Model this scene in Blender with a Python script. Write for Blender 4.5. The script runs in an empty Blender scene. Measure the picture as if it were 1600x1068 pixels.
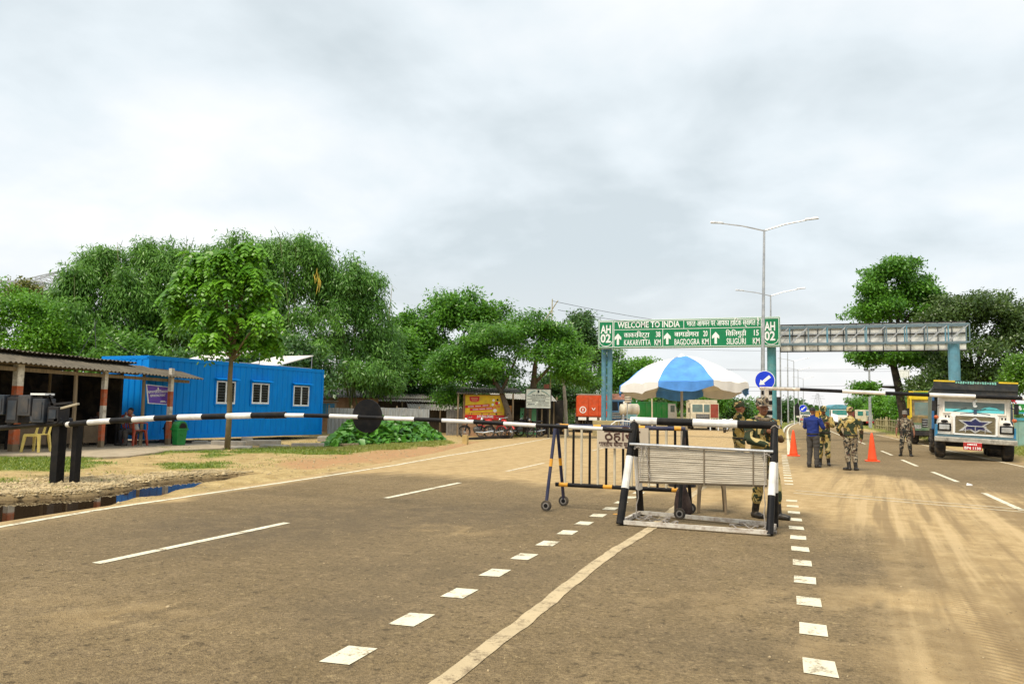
import bpy, bmesh, math, random
import numpy as np
from mathutils import Vector, Matrix, Euler, noise
R = math.radians
random.seed(7); rng = np.random.default_rng(7)
scene = bpy.context.scene
COL = scene.collection
# ------------------------------------------------------------------ camera
FPX, EYE, ROLL = 1200.0, 1.5, R(1.0)          # focal length in pixels of a 1600 wide frame, eye height
PITCH, YAW = R(5.0723), R(19.6398)            # the road runs along +Y, the lens looks left of it
cam = bpy.data.cameras.new('camera')
cam.sensor_width = 36; cam.lens = FPX/1600*36; cam.clip_start = .1; cam.clip_end = 6000
camo = bpy.data.objects.new('camera', cam); COL.objects.link(camo)
f0 = Vector((-math.sin(YAW), math.cos(YAW), 0)); r0 = Vector((math.cos(YAW), math.sin(YAW), 0)); zz = Vector((0, 0, 1))
fw = f0*math.cos(PITCH)+zz*math.sin(PITCH); up = -f0*math.sin(PITCH)+zz*math.cos(PITCH)
cr = r0*math.cos(ROLL)+up*math.sin(ROLL); cu = -r0*math.sin(ROLL)+up*math.cos(ROLL)
camo.matrix_world = Matrix(((cr.x, cu.x, -fw.x, 0), (cr.y, cu.y, -fw.y, 0), (cr.z, cu.z, -fw.z, EYE), (0, 0, 0, 1)))
scene.camera = camo
scene.render.resolution_x, scene.render.resolution_y = 1024, 683
# ------------------------------------------------------------------ overcast sky with clouds
SUN_EL, SUN_AZ = R(58), R(200)                # azimuth from +Y clockwise
world = bpy.data.worlds.new('World'); scene.world = world; world.use_nodes = True
nt = world.node_tree; N, L = nt.nodes, nt.links
N.clear()
out = N.new('ShaderNodeOutputWorld'); bg = N.new('ShaderNodeBackground'); bg.inputs[1].default_value = .1
sky = N.new('ShaderNodeTexSky'); sky.sky_type = 'NISHITA'; sky.sun_disc = False
sky.sun_elevation = SUN_EL; sky.sun_rotation = SUN_AZ; sky.dust_density = 2
tc = N.new('ShaderNodeTexCoord'); sp = N.new('ShaderNodeSeparateXYZ'); L.new(tc.outputs['Generated'], sp.inputs[0])
def wm(op, a, b=None, c=None):
    n = N.new('ShaderNodeMath'); n.operation = op
    for i, x in enumerate((a, b, c)):
        if x is None: continue
        if isinstance(x, (int, float)): n.inputs[i].default_value = x
        else: L.new(x, n.inputs[i])
    return n.outputs[0]
zc = wm('ADD', wm('MAXIMUM', sp.outputs[2], 0.0), .3)
cb = N.new('ShaderNodeCombineXYZ')
L.new(wm('DIVIDE', sp.outputs[0], zc), cb.inputs[0]); L.new(wm('DIVIDE', sp.outputs[1], zc), cb.inputs[1])
def wnoise(scale, detail, rough, dist, off):
    mp = N.new('ShaderNodeMapping'); mp.inputs[1].default_value = off; L.new(cb.outputs[0], mp.inputs[0])
    n = N.new('ShaderNodeTexNoise'); n.inputs['Scale'].default_value = scale; n.inputs['Detail'].default_value = detail
    n.inputs['Roughness'].default_value = rough; n.inputs['Distortion'].default_value = dist
    L.new(mp.outputs[0], n.inputs['Vector']); return n.outputs[0]
n1 = wnoise(.95, 6, .5, .25, (3.1, 1.7, 0)); n2 = wnoise(2.6, 7, .52, .2, (7.3, 2.2, 1.5))
mixv = wm('ADD', wm('MULTIPLY', n1, .68), wm('MULTIPLY', n2, .32))
ramp = N.new('ShaderNodeValToRGB'); L.new(mixv, ramp.inputs[0])
e = ramp.color_ramp.elements
e[0].position = .395; e[0].color = (3.95, 4.4, 4.6, 1)
e[1].position = .585; e[1].color = (6.0, 6.12, 6.18, 1)
m_ = ramp.color_ramp.elements.new(.485); m_.color = (4.95, 5.38, 5.6, 1)
# a paler, warmer band low over the land
hz = N.new('ShaderNodeMapRange'); L.new(sp.outputs[2], hz.inputs[0]); hz.inputs[1].default_value = .0; hz.inputs[2].default_value = .2
hz.inputs[3].default_value = .6; hz.inputs[4].default_value = 0
mh = N.new('ShaderNodeMix'); mh.data_type = 'RGBA'; L.new(hz.outputs[0], mh.inputs[0]); L.new(ramp.outputs[0], mh.inputs[6]); mh.inputs[7].default_value = (5.6, 5.4, 5.25, 1)
ms = N.new('ShaderNodeMix'); ms.data_type = 'RGBA'; ms.inputs[0].default_value = .93
L.new(sky.outputs[0], ms.inputs[6]); L.new(mh.outputs[2], ms.inputs[7])
L.new(ms.outputs[2], bg.inputs[0]); L.new(bg.outputs[0], out.inputs[0])
sun = bpy.data.lights.new('sun', 'SUN'); sun.energy = 2.1; sun.angle = R(20); sun.color = (1, .9, .74)
suno = bpy.data.objects.new('sun', sun); COL.objects.link(suno)
sd = Vector((math.sin(SUN_AZ)*math.cos(SUN_EL), math.cos(SUN_AZ)*math.cos(SUN_EL), math.sin(SUN_EL)))
suno.rotation_euler = (-sd).to_track_quat('-Z', 'Y').to_euler(); suno.location = (0, 0, 40)
vs = scene.view_settings; vs.view_transform = 'Standard'; vs.look = 'None'; vs.exposure = .82; vs.gamma = 1; vs.use_curve_mapping = False
scene.render.engine = 'CYCLES'; scene.cycles.max_bounces = 6; scene.cycles.transparent_max_bounces = 6
# ------------------------------------------------------------------ where a line of sight meets the place
def ray(u, v):
    x, y = u-800, v-534
    X = x*math.cos(ROLL)+y*math.sin(ROLL); Y = -x*math.sin(ROLL)+y*math.cos(ROLL)
    return r0*(X/FPX)-up*(Y/FPX)+fw
def G(u, v, z=0.):
    d = ray(u, v); return Vector((0, 0, EYE))+d*((z-EYE)/d.z)
def PY(u, v, y):
    d = ray(u, v); return Vector((0, 0, EYE))+d*(y/d.y)
def PX(u, v, x):
    d = ray(u, v); return Vector((0, 0, EYE))+d*(x/d.x)
def PD(u, v, dist):
    d = ray(u, v); return Vector((0, 0, EYE))+d*(dist/d.dot(f0))
def gp(u, dist):                               # ground point on the sight line of column u at a distance
    p = PD(u, 640, dist); return Vector((p.x, p.y, 0))
FACE = YAW                                     # rotation that turns a thing's local -Y towards the viewer
# ------------------------------------------------------------------ materials
MATS = {}
def nodes_of(name):
    m = bpy.data.materials.new(name); m.use_nodes = True
    return m, m.node_tree.nodes, m.node_tree.links, m.node_tree.nodes['Principled BSDF']
def lin(n, l, socket, val):
    if hasattr(val, 'node'): l.new(val, socket)
    else: socket.default_value = val
def mnoise(n, l, scale, detail=4, vec=None, rough=.55, dist=0.):
    t = n.new('ShaderNodeTexNoise'); t.inputs['Scale'].default_value = scale; t.inputs['Detail'].default_value = detail
    t.inputs['Roughness'].default_value = rough; t.inputs['Distortion'].default_value = dist
    if vec is not None: l.new(vec, t.inputs['Vector'])
    return t.outputs[0]
def mrange(n, l, x, a, b, c=0., d=1.):
    t = n.new('ShaderNodeMapRange'); l.new(x, t.inputs[0])
    for i, k in enumerate((a, b, c, d)): t.inputs[i+1].default_value = k
    return t.outputs[0]
def mmix(n, l, fac, a, b, mode='MIX'):
    t = n.new('ShaderNodeMix'); t.data_type = 'RGBA'; t.blend_type = mode
    lin(n, l, t.inputs[0], fac)
    for s, x in ((6, a), (7, b)):
        if hasattr(x, 'node'): l.new(x, t.inputs[s])
        else: t.inputs[s].default_value = (*x[:3], 1)
    return t.outputs[2]
def mmath(n, l, op, a, b=None):
    t = n.new('ShaderNodeMath'); t.operation = op
    lin(n, l, t.inputs[0], a)
    if b is not None: lin(n, l, t.inputs[1], b)
    return t.outputs[0]
def bump(n, l, b, h, strength, dist=.01):
    t = n.new('ShaderNodeBump'); t.inputs['Strength'].default_value = strength; t.inputs['Distance'].default_value = dist
    l.new(h, t.inputs['Height']); l.new(t.outputs[0], b.inputs['Normal'])
DUST = (.36, .27, .17)
def mat(name, col, rough=.55, metal=0., var=.18, vs=4., dirt=.25, ds=2.2, dcol=DUST, bmp=.15, bs=60., spec=.4, emit=0, stretch=None):
    if name in MATS: return MATS[name]
    m, n, l, b = nodes_of(name); MATS[name] = m
    t = n.new('ShaderNodeTexCoord'); v = t.outputs['Object']
    if stretch:
        mp = n.new('ShaderNodeMapping'); mp.inputs['Scale'].default_value = stretch; l.new(v, mp.inputs[0]); v = mp.outputs[0]
    nv = mnoise(n, l, vs, 6, v)
    lo = tuple(c*(1-var) for c in col); hi = tuple(min(1, c*(1+var)) for c in col)
    c = mmix(n, l, mrange(n, l, nv, .3, .7), lo, hi)
    if dirt:
        dn = mnoise(n, l, ds, 8, v, .65, .3)
        c = mmix(n, l, mrange(n, l, dn, .45, .75, 0, dirt), c, dcol)
    l.new(c, b.inputs['Base Color'])
    b.inputs['Roughness'].default_value = rough; b.inputs['Metallic'].default_value = metal; b.inputs['Specular IOR Level'].default_value = spec
    if rough < .9:
        l.new(mrange(n, l, nv, .3, .7, max(.05, rough-.1), min(1, rough+.12)), b.inputs['Roughness'])
    if bmp: bump(n, l, b, mnoise(n, l, bs, 3, v), bmp)
    m.diffuse_color = (*col, 1)
    return m
white = mat('white_paint', (.78, .77, .73), .45, dirt=.35, ds=5)
black = mat('black_paint', (.006, .006, .007), .5, dirt=.05, ds=6, spec=.2)
rustwhite = mat('rusty_white_paint', (.62, .58, .5), .6, dirt=1., ds=9, dcol=(.16, .07, .03))
navy = mat('navy_paint', (.012, .018, .06), .4, dirt=.15)
amber = mat('amber_paint', (.72, .33, .02), .45, dirt=.2)
palebar = mat('pale_bar_paint', (.62, .55, .4), .5)
blue = mat('blue_paint', (.0, .235, .72), .55, var=.1, dirt=.14, ds=2.5, dcol=(.01, .12, .3), bmp=.05, spec=.15, stretch=(1, 1, .35))
steel = mat('galvanised_steel', (.5, .51, .52), .42, .75, dirt=.12)
darksteel = mat('dark_steel', (.02, .02, .023), .55, .2, dirt=.12, spec=.25)
rust = mat('rust_paint', (.42, .09, .03), .6, dirt=.35, ds=5)
bluegrey = mat('blue_grey_paint', (.11, .27, .36), .5, dirt=.2)
concrete = mat('concrete', (.36, .33, .28), .9, var=.25, dirt=.4, bmp=.4, bs=30)
wood = mat('weathered_wood', (.24, .18, .11), .8, var=.35, bmp=.4, bs=25, stretch=(6, 6, .6))
asbestos = mat('weathered_asbestos', (.125, .105, .075), .9, var=.35, vs=2.5, dirt=.55, dcol=(.09, .085, .07), bmp=.3)
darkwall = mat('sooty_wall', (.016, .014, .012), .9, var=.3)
brickm = mat('brick_wall', (.32, .19, .11), .9, var=.3, dirt=.5)
tin = mat('grey_tin_sheet', (.34, .36, .36), .55, .3, var=.25, dirt=.4, stretch=(3, 3, .5))
greenplastic = mat('green_plastic', (.01, .2, .04), .35, dirt=.1)
yellowplastic = mat('yellow_plastic', (.75, .58, .16), .4, dirt=.2)
redplastic = mat('red_plastic', (.35, .05, .02), .4, dirt=.2)
brownplastic = mat('brown_plastic', (.2, .15, .09), .5)
rubber = mat('tyre_rubber', (.022, .021, .02), .85, dirt=.45, ds=4, bmp=.3)
glass = mat('dark_glass', (.006, .008, .008), .12, spec=.25, dirt=.02, bmp=0)
greyglass = mat('grey_glass', (.1, .15, .13), .1, spec=.6, dirt=.2, bmp=0)
chrome = mat('lamp_chrome', (.75, .76, .76), .2, .8, dirt=.1)
orange = mat('traffic_orange', (.85, .085, .015), .45, var=.1, dirt=.12)
orangetruck = mat('orange_truck_paint', (.62, .075, .015), .45, dirt=.25)
bluetruck = mat('blue_truck_paint', (.03, .13, .3), .45, dirt=.3)
greentruck = mat('green_truck_paint', (.015, .26, .04), .45, dirt=.25)
yellowtruck = mat('yellow_truck_paint', (.72, .52, .02), .45, dirt=.35)
tealp = mat('teal_paint', (.04, .3, .33), .45, dirt=.25)
redp = mat('red_paint', (.5, .02, .02), .45, dirt=.2)
cream = mat('cream_truck_paint', (.66, .58, .42), .5, dirt=.4)
truckwhite = mat('truck_white_paint', (.8, .76, .68), .35, var=.06, dirt=.5, ds=4)
greybody = mat('grey_green_tipper_paint', (.16, .19, .15), .55, dirt=.5)
straw = mat('cane_mat', (.5, .45, .36), .8, var=.35, vs=7, dirt=.3, bmp=.4, stretch=(.5, 3, 9))
signgreen = mat('sign_green', (0, .2, .075), .4, var=.06, dirt=.05, bmp=0)
signwhite = mat('sign_white', (.85, .86, .84), .4, var=.03, dirt=0, bmp=0)
signblue = mat('sign_blue', (.005, .04, .62), .4, var=.05, dirt=0, bmp=0)
purple = mat('purple_banner', (.13, .06, .42), .5, dirt=.05, bmp=0)
adyellow = mat('advert_yellow', (.72, .5, .01), .45, dirt=.12)
adred = mat('advert_red', (.62, .015, .015), .45, dirt=.1)
adorange = mat('advert_orange', (.7, .22, .03), .45)
def worn(name, col, lo, hi):
    m, n, l, b = nodes_of(name); v = n.new('ShaderNodeTexCoord').outputs['Object']
    w = mmath(n, l, 'ADD', mmath(n, l, 'MULTIPLY', mnoise(n, l, 5, 8, v, .7, .3), .6), mmath(n, l, 'MULTIPLY', mnoise(n, l, 38, 6, v, .8), .4))
    c = mmix(n, l, mrange(n, l, mnoise(n, l, 3, 5, v), .35, .7), col, tuple(k*.86 for k in col))
    l.new(mmix(n, l, mrange(n, l, w, lo, hi), c, (.22, .16, .09)), b.inputs['Base Color']); b.inputs['Roughness'].default_value = .85
    bump(n, l, b, mnoise(n, l, 40, 6, v, .8), .5, .01); MATS[name] = m
worn('road_paint', (.8, .74, .55), .51, .6); worn('dusty_road_paint', (.72, .62, .43), .51, .62); worn('tan_road_stripe', (.56, .44, .26), .5, .6)
paintwhite = mat('road_paint', (.78, .74, .58), .7, var=.08, dirt=.3, ds=6, bmp=.4, bs=90)
paintdust = mat('dusty_road_paint', (.6, .5, .34), .8, var=.12, dirt=.7, ds=5, bmp=.4, bs=90)
tanstripe = mat('tan_road_stripe', (.45, .33, .17), .85, var=.15, dirt=.5, ds=5, dcol=(.2, .15, .09), bmp=.5, bs=90)
bark = mat('bark', (.13, .1, .07), .9, var=.35, bmp=.6, bs=18, stretch=(3, 3, .8))
darkbark = mat('dark_bark', (.035, .028, .022), .9, var=.3, bmp=.5)
bamboowood = mat('bamboo_culm', (.42, .36, .2), .6, var=.2)
skin = mat('skin', (.26, .11, .06), .5, var=.12, dirt=0, bmp=.05, bs=80)
hairm = mat('black_hair', (.012, .01, .009), .6, dirt=0)
boot = mat('black_leather', (.012, .012, .012), .35, dirt=.2, ds=12)
bluecloth = mat('blue_shirt_cloth', (.008, .025, .17), .8, dirt=0, bmp=.2)
greycloth = mat('grey_trouser_cloth', (.06, .055, .05), .85, dirt=0, bmp=.2)
palecloth = mat('pale_shirt_cloth', (.36, .36, .34), .85, dirt=0)
redcloth = mat('checked_shirt_cloth', (.1, .08, .08), .85, var=.6, vs=30, dirt=0)
umbwhite = mat('white_umbrella_cloth', (.8, .77, .72), .8, var=.06, dirt=.12, bmp=.1, bs=20)
umbblue = mat('blue_umbrella_cloth', (.09, .29, .72), .8, var=.25, dirt=.05, bmp=.1, bs=20)
def camo_mat(name, cols, sc):
    m, n, l, b = nodes_of(name)
    t = n.new('ShaderNodeTexCoord'); v = t.outputs['Object']
    a1 = mnoise(n, l, sc, 2.5, v, .5, 1.2)
    mp = n.new('ShaderNodeMapping'); mp.inputs[1].default_value = (5, 3, 9); l.new(v, mp.inputs[0])
    a2 = mnoise(n, l, sc*1.15, 2.5, mp.outputs[0], .5, 1.2)
    c = mmix(n, l, mrange(n, l, a1, .465, .48), cols[0], cols[1])
    c = mmix(n, l, mrange(n, l, a2, .565, .58), c, cols[2])
    mp2 = n.new('ShaderNodeMapping'); mp2.inputs[1].default_value = (1, 7, 2); l.new(v, mp2.inputs[0])
    a3 = mnoise(n, l, sc*1.3, 2, mp2.outputs[0], .5, 1.)
    c = mmix(n, l, mrange(n, l, a3, .61, .625), c, cols[3])
    l.new(c, b.inputs['Base Color']); b.inputs['Roughness'].default_value = .9
    bump(n, l, b, mnoise(n, l, 14, 4, v), .5, .03); MATS[name] = m; return m
camo_a = camo_mat('camouflage_cloth', ((.4, .29, .085), (.022, .035, .014), (.5, .4, .17), (.08, .045, .02)), 3.6)
camo_b = camo_mat('brown_camouflage_cloth', ((.21, .16, .1), (.02, .022, .018), (.36, .31, .22), (.1, .05, .035)), 6.5)
# leaves
def leaf_mat(name, a, b_, trans=.3):
    m, n, l, b = nodes_of(name); MATS[name] = m
    at = n.new('ShaderNodeAttribute'); at.attribute_name = 'tint'
    c = mmix(n, l, at.outputs['Fac'], a, b_)
    l.new(c, b.inputs['Base Color']); b.inputs['Roughness'].default_value = .36; b.inputs['Specular IOR Level'].default_value = .55
    tr = n.new('ShaderNodeBsdfTranslucent'); l.new(mmix(n, l, .5, c, (.12, .2, .02)), tr.inputs[0])
    mx = n.new('ShaderNodeMixShader'); mx.inputs[0].default_value = trans
    l.new(b.outputs[0], mx.inputs[1]); l.new(tr.outputs[0], mx.inputs[2])
    l.new(mx.outputs[0], n['Material Output'].inputs[0]); return m
lf_bamboo = leaf_mat('bamboo_leaf', (.05, .17, .018), (.23, .48, .07), .45)
lf_bright = leaf_mat('bright_leaf', (.06, .21, .01), (.22, .5, .03), .42)
lf_mid = leaf_mat('green_leaf', (.035, .15, .012), (.18, .43, .035), .42)
lf_dark = leaf_mat('dark_leaf', (.022, .08, .016), (.085, .2, .035))
lf_olive = leaf_mat('olive_leaf', (.035, .08, .018), (.125, .2, .045))
lf_lime = leaf_mat('lime_leaf', (.08, .2, .012), (.15, .32, .02), .35)
grassm = leaf_mat('grass_blade', (.08, .17, .012), (.34, .4, .05))
drygrass = leaf_mat('dry_grass_blade', (.2, .25, .03), (.42, .4, .09))
# ------------------------------------------------------------------ geometry helpers
class MB:
    def __init__(s): s.v = []; s.f = []; s.m = []
    def add(s, vs, fs, m=0):
        o = len(s.v); s.v += [tuple(p) for p in vs]; s.f += [tuple(i+o for i in q) for q in fs]; s.m += [m]*len(fs); return s
    def box(s, c, d, rot=None, m=0):
        x, y, z = d[0]/2, d[1]/2, d[2]/2
        vs = [Vector((a*x, b*y, e*z)) for a in (-1, 1) for b in (-1, 1) for e in (-1, 1)]
        if rot is not None:
            q = rot if isinstance(rot, Matrix) else Euler(rot).to_matrix(); vs = [q @ p for p in vs]
        c = Vector(c)
        return s.add([p+c for p in vs], [(0, 1, 3, 2), (4, 6, 7, 5), (0, 4, 5, 1), (2, 3, 7, 6), (0, 2, 6, 4), (1, 5, 7, 3)], m)
    def bx(s, x0, x1, y0, y1, z0, z1, m=0):
        return s.box(((x0+x1)/2, (y0+y1)/2, (z0+z1)/2), (x1-x0, y1-y0, z1-z0), None, m)
    def beam(s, a, b, w, h, m=0, upv=(0, 0, 1)):
        a, b = Vector(a), Vector(b); d = (b-a).normalized(); u = Vector(upv)
        if abs(d.dot(u)) > .98: u = Vector((0, 1, 0))
        x = d.cross(u).normalized(); z = x.cross(d)
        vs = [p+x*(i*w/2)+z*(j*h/2) for p in (a, b) for i, j in ((-1, -1), (1, -1), (1, 1), (-1, 1))]
        return s.add(vs, [(3, 2, 1, 0), (4, 5, 6, 7), (0, 1, 5, 4), (1, 2, 6, 5), (2, 3, 7, 6), (3, 0, 4, 7)], m)
    def tube(s, pts, r, n=8, m=0, cap=True, squash=1.):
        pts = [Vector(p) for p in pts]; rs = r if isinstance(r, (list, tuple)) else [r]*len(pts)
        vs = []; prev = None
        for i, p in enumerate(pts):
            d = (pts[min(i+1, len(pts)-1)]-pts[max(i-1, 0)]).normalized()
            if prev is None:
                u = Vector((0, 0, 1)) if abs(d.z) < .9 else Vector((0, 1, 0))
                x = d.cross(u).normalized()
            else: x = (prev-d*prev.dot(d)).normalized()
            prev = x; y = d.cross(x)
            vs += [p+(x*math.cos(2*math.pi*k/n)+y*math.sin(2*math.pi*k/n)*squash)*rs[i] for k in range(n)]
        fs = [(i*n+k, i*n+(k+1) % n, (i+1)*n+(k+1) % n, (i+1)*n+k) for i in range(len(pts)-1) for k in range(n)]
        if cap: fs += [tuple(range(n-1, -1, -1)), tuple((len(pts)-1)*n+k for k in range(n))]
        return s.add(vs, fs, m)
    def cyl(s, a, b, r, r2=None, n=10, m=0): return s.tube([a, b], [r, r if r2 is None else r2], n, m)
    def lathe(s, prof, n=20, m=0, mx=None):      # prof: (radius, z) pairs about z
        mx = mx or Matrix(); vs = []
        for r, z in prof: vs += [mx @ Vector((r*math.cos(2*math.pi*k/n), r*math.sin(2*math.pi*k/n), z)) for k in range(n)]
        fs = [(i*n+k, i*n+(k+1) % n, (i+1)*n+(k+1) % n, (i+1)*n+k) for i in range(len(prof)-1) for k in range(n)]
        fs += [tuple(range(n-1, -1, -1)), tuple((len(prof)-1)*n+k for k in range(n))]
        return s.add(vs, fs, m)
    def ball(s, c, r, n=10, k=7, m=0, rot=None):
        r = (r, r, r) if isinstance(r, (int, float)) else r; c = Vector(c); q = Euler(rot).to_matrix() if rot else Matrix.Identity(3)
        vs = []
        for i in range(1, k):
            t = math.pi*i/k
            vs += [c+q @ Vector((r[0]*math.sin(t)*math.cos(2*math.pi*j/n), r[1]*math.sin(t)*math.sin(2*math.pi*j/n), r[2]*math.cos(t))) for j in range(n)]
        top = len(vs); vs += [c+q @ Vector((0, 0, r[2])), c+q @ Vector((0, 0, -r[2]))]
        fs = [(i*n+j, (i+1)*n+j, (i+1)*n+(j+1) % n, i*n+(j+1) % n) for i in range(k-2) for j in range(n)]
        fs += [(top, j, (j+1) % n) for j in range(n)]+[(top+1, (k-2)*n+(j+1) % n, (k-2)*n+j) for j in range(n)]
        return s.add(vs, fs, m)
    def prism(s, poly, y0, y1, m=0, mx=None):    # poly in local x,z extruded along y
        mx = mx or Matrix(); n = len(poly)
        vs = [mx @ Vector((x, y0, z)) for x, z in poly]+[mx @ Vector((x, y1, z)) for x, z in poly]
        fs = [tuple(range(n)), tuple(range(2*n-1, n-1, -1))]+[(i, i+n, (i+1) % n+n, (i+1) % n) for i in range(n)]
        return s.add(vs, fs, m)
    def build(s, name, mats, parent=None, smooth=False, bevel=0., loc=None):
        me = bpy.data.meshes.new(name); me.from_pydata(s.v, [], s.f)
        mats = mats if isinstance(mats, (list, tuple)) else [mats]
        for m in mats: me.materials.append(m)
        if len(mats) > 1: me.polygons.foreach_set('material_index', s.m)
        b = bmesh.new(); b.from_mesh(me); bmesh.ops.recalc_face_normals(b, faces=b.faces)
        if bevel:
            bmesh.ops.bevel(b, geom=[e for e in b.edges if len(e.link_faces) == 2 and e.calc_face_angle(0) > .6], offset=bevel, segments=2, affect='EDGES', profile=.6)
        b.to_mesh(me); b.free()
        if smooth: me.polygons.foreach_set('use_smooth', [True]*len(me.polygons))
        o = bpy.data.objects.new(name, me); COL.objects.link(o)
        if parent: o.parent = parent
        if loc is not None: o.location = loc
        return o
def tag(o, label, cat, group=None, kind=None):
    o['label'] = label; o['category'] = cat
    if group: o['group'] = group
    if kind: o['kind'] = kind
    return o
def thing(name, label, cat, loc=(0, 0, 0), rz=0., group=None, rot=None):
    o = bpy.data.objects.new(name, None); COL.objects.link(o); o.empty_display_size = .3
    o.location = loc; o.rotation_euler = rot or (0, 0, rz)
    return tag(o, label, cat, group)
def struct(o): o['kind'] = 'structure'; return o
def stuff(o): o['kind'] = 'stuff'; return o
def copy_tree(o, parent=None):
    c = o.copy(); COL.objects.link(c)
    if parent: c.parent = parent
    for ch in list(o.children): copy_tree(ch, c)
    return c
def fast_mesh(name, verts, quads, mats, parent=None, attrs=None, smooth=False):
    me = bpy.data.meshes.new(name); nv, nf = len(verts), len(quads); k = quads.shape[1]
    me.vertices.add(nv); me.vertices.foreach_set('co', np.ascontiguousarray(verts, dtype=np.float32).ravel())
    me.loops.add(nf*k); me.loops.foreach_set('vertex_index', np.ascontiguousarray(quads, dtype=np.int32).ravel())
    me.polygons.add(nf); me.polygons.foreach_set('loop_start', np.arange(0, nf*k, k, dtype=np.int32))
    me.polygons.foreach_set('loop_total', np.full(nf, k, dtype=np.int32))
    if smooth: me.polygons.foreach_set('use_smooth', np.ones(nf, dtype=bool))
    for nm, arr in (attrs or {}).items():
        a = me.attributes.new(nm, 'FLOAT', 'POINT'); a.data.foreach_set('value', np.ascontiguousarray(arr, dtype=np.float32))
    me.update(calc_edges=True)
    for m in (mats if isinstance(mats, (list, tuple)) else [mats]): me.materials.append(m)
    o = bpy.data.objects.new(name, me); COL.objects.link(o)
    if parent: o.parent = parent
    return o
def leaves_mesh(name, c, d, nrm, ln, wd, tint, m, parent=None):
    """one folded leaf per row: centre c, growing direction d, up normal nrm, length and width"""
    d = d/np.linalg.norm(d, axis=1, keepdims=True)
    s = np.cross(d, nrm); s /= np.linalg.norm(s, axis=1, keepdims=True)+1e-9
    ln = np.broadcast_to(ln, (len(c),))[:, None]; wd = np.broadcast_to(wd, (len(c),))[:, None]
    v = np.stack([c-d*ln*.5, c+s*wd*.5-d*ln*.05, c+d*ln*.5, c-s*wd*.5-d*ln*.05], 1).reshape(-1, 3)
    q = np.arange(len(c)*4).reshape(-1, 4)
    return fast_mesh(name, v, q, m, parent, {'tint': np.repeat(tint, 4)})
def text(body, height, m, parent, mx, name='lettering', bold=0., width=None, align='LEFT', depth=.004):
    cu_ = bpy.data.curves.new(name, 'FONT'); cu_.body = body; cu_.size = 1; cu_.offset = bold; cu_.resolution_u = 2; cu_.align_x = align; cu_.extrude = 0
    o = bpy.data.objects.new(name, cu_); COL.objects.link(o)
    dg = bpy.context.evaluated_depsgraph_get(); me = bpy.data.meshes.new_from_object(o.evaluated_get(dg))
    bpy.data.objects.remove(o); bpy.data.curves.remove(cu_)
    co = np.zeros(len(me.vertices)*3, dtype=np.float32); me.vertices.foreach_get('co', co); co = co.reshape(-1, 3)
    sy = height/.7; x0, x1 = co[:, 0].min(), co[:, 0].max()
    sx = sy if width is None else width/(x1-x0)
    if width is not None and align == 'LEFT': co[:, 0] -= x0
    if align == 'CENTER': co[:, 0] -= (x0+x1)/2
    co[:, 0] *= sx; co[:, 1] *= sy
    v = np.stack([co[:, 0], np.zeros(len(co)), co[:, 1]], 1)      # x right, z up, facing -Y
    me.vertices.foreach_set('co', v.astype(np.float32).ravel()); me.update()
    me.materials.clear(); me.materials.append(m); me.name = name
    o = bpy.data.objects.new(name, me); COL.objects.link(o); o.parent = parent; o.matrix_local = mx
    return o
T = Matrix.Translation
# ================================================================== ground, road, verge, water
def bend(y):                                    # the highway swings right far ahead
    y = np.asarray(y, dtype=float); return 2.6e-4*np.maximum(0, y-66)**2*np.where(y > 500, .75, 1)
XL_Y = [-12, 5, 8, 11, 14, 18, 25, 33, 41, 52, 62, 75, 110, 900]
XL_X = [-9.0, -9.05, -9.35, -9.55, -9.8, -10.3, -11.5, -13.4, -14.3, -14.7, -14.2, -12.2, -10.6, -10.6]
def xl(y): return np.interp(y, XL_Y, XL_X)+bend(y)
def xr(y): return np.interp(y, [-12, 20, 40, 900], [8.2, 8.0, 7.7, 7.7])+bend(y)
def inside(px, py, poly):
    r = np.zeros(px.shape, dtype=bool); n = len(poly)
    for i in range(n):
        x1, y1 = poly[i]; x2, y2 = poly[(i+1) % n]
        c = ((y1 > py) != (y2 > py)) & (px < (x2-x1)*(py-y1)/((y2-y1) or 1e-9)+x1); r ^= c
    return r
def sdist(px, py, poly):                        # signed distance, positive inside
    d = np.full(px.shape, 1e9); n = len(poly)
    for i in range(n):
        a = np.array(poly[i], float); b = np.array(poly[(i+1) % n], float); ab = b-a
        t = np.clip(((px-a[0])*ab[0]+(py-a[1])*ab[1])/(ab@ab+1e-9), 0, 1)
        d = np.minimum(d, np.hypot(px-a[0]-t*ab[0], py-a[1]-t*ab[1]))
    return np.where(inside(px, py, poly), d, -d)
def sm(x, a, b): t = np.clip((x-a)/(b-a), 0, 1); return t*t*(3-2*t)
def gpoly(*uv): return [tuple(G(u, v)[:2]) for u, v in uv]
def vnoise(x, y, s, seed=0):                    # cheap smooth value noise
    x = x/s+seed*17.3; y = y/s+seed*9.1
    xi, yi = np.floor(x).astype(int), np.floor(y).astype(int); fx, fy = x-xi, y-yi
    h = lambda a, b: np.modf(np.abs(np.sin(a*127.1+b*311.7+seed)*43758.5453))[0]
    fx = fx*fx*(3-2*fx); fy = fy*fy*(3-2*fy)
    return (h(xi, yi)*(1-fx)+h(xi+1, yi)*fx)*(1-fy)+(h(xi, yi+1)*(1-fx)+h(xi+1, yi+1)*fx)*fy
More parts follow.
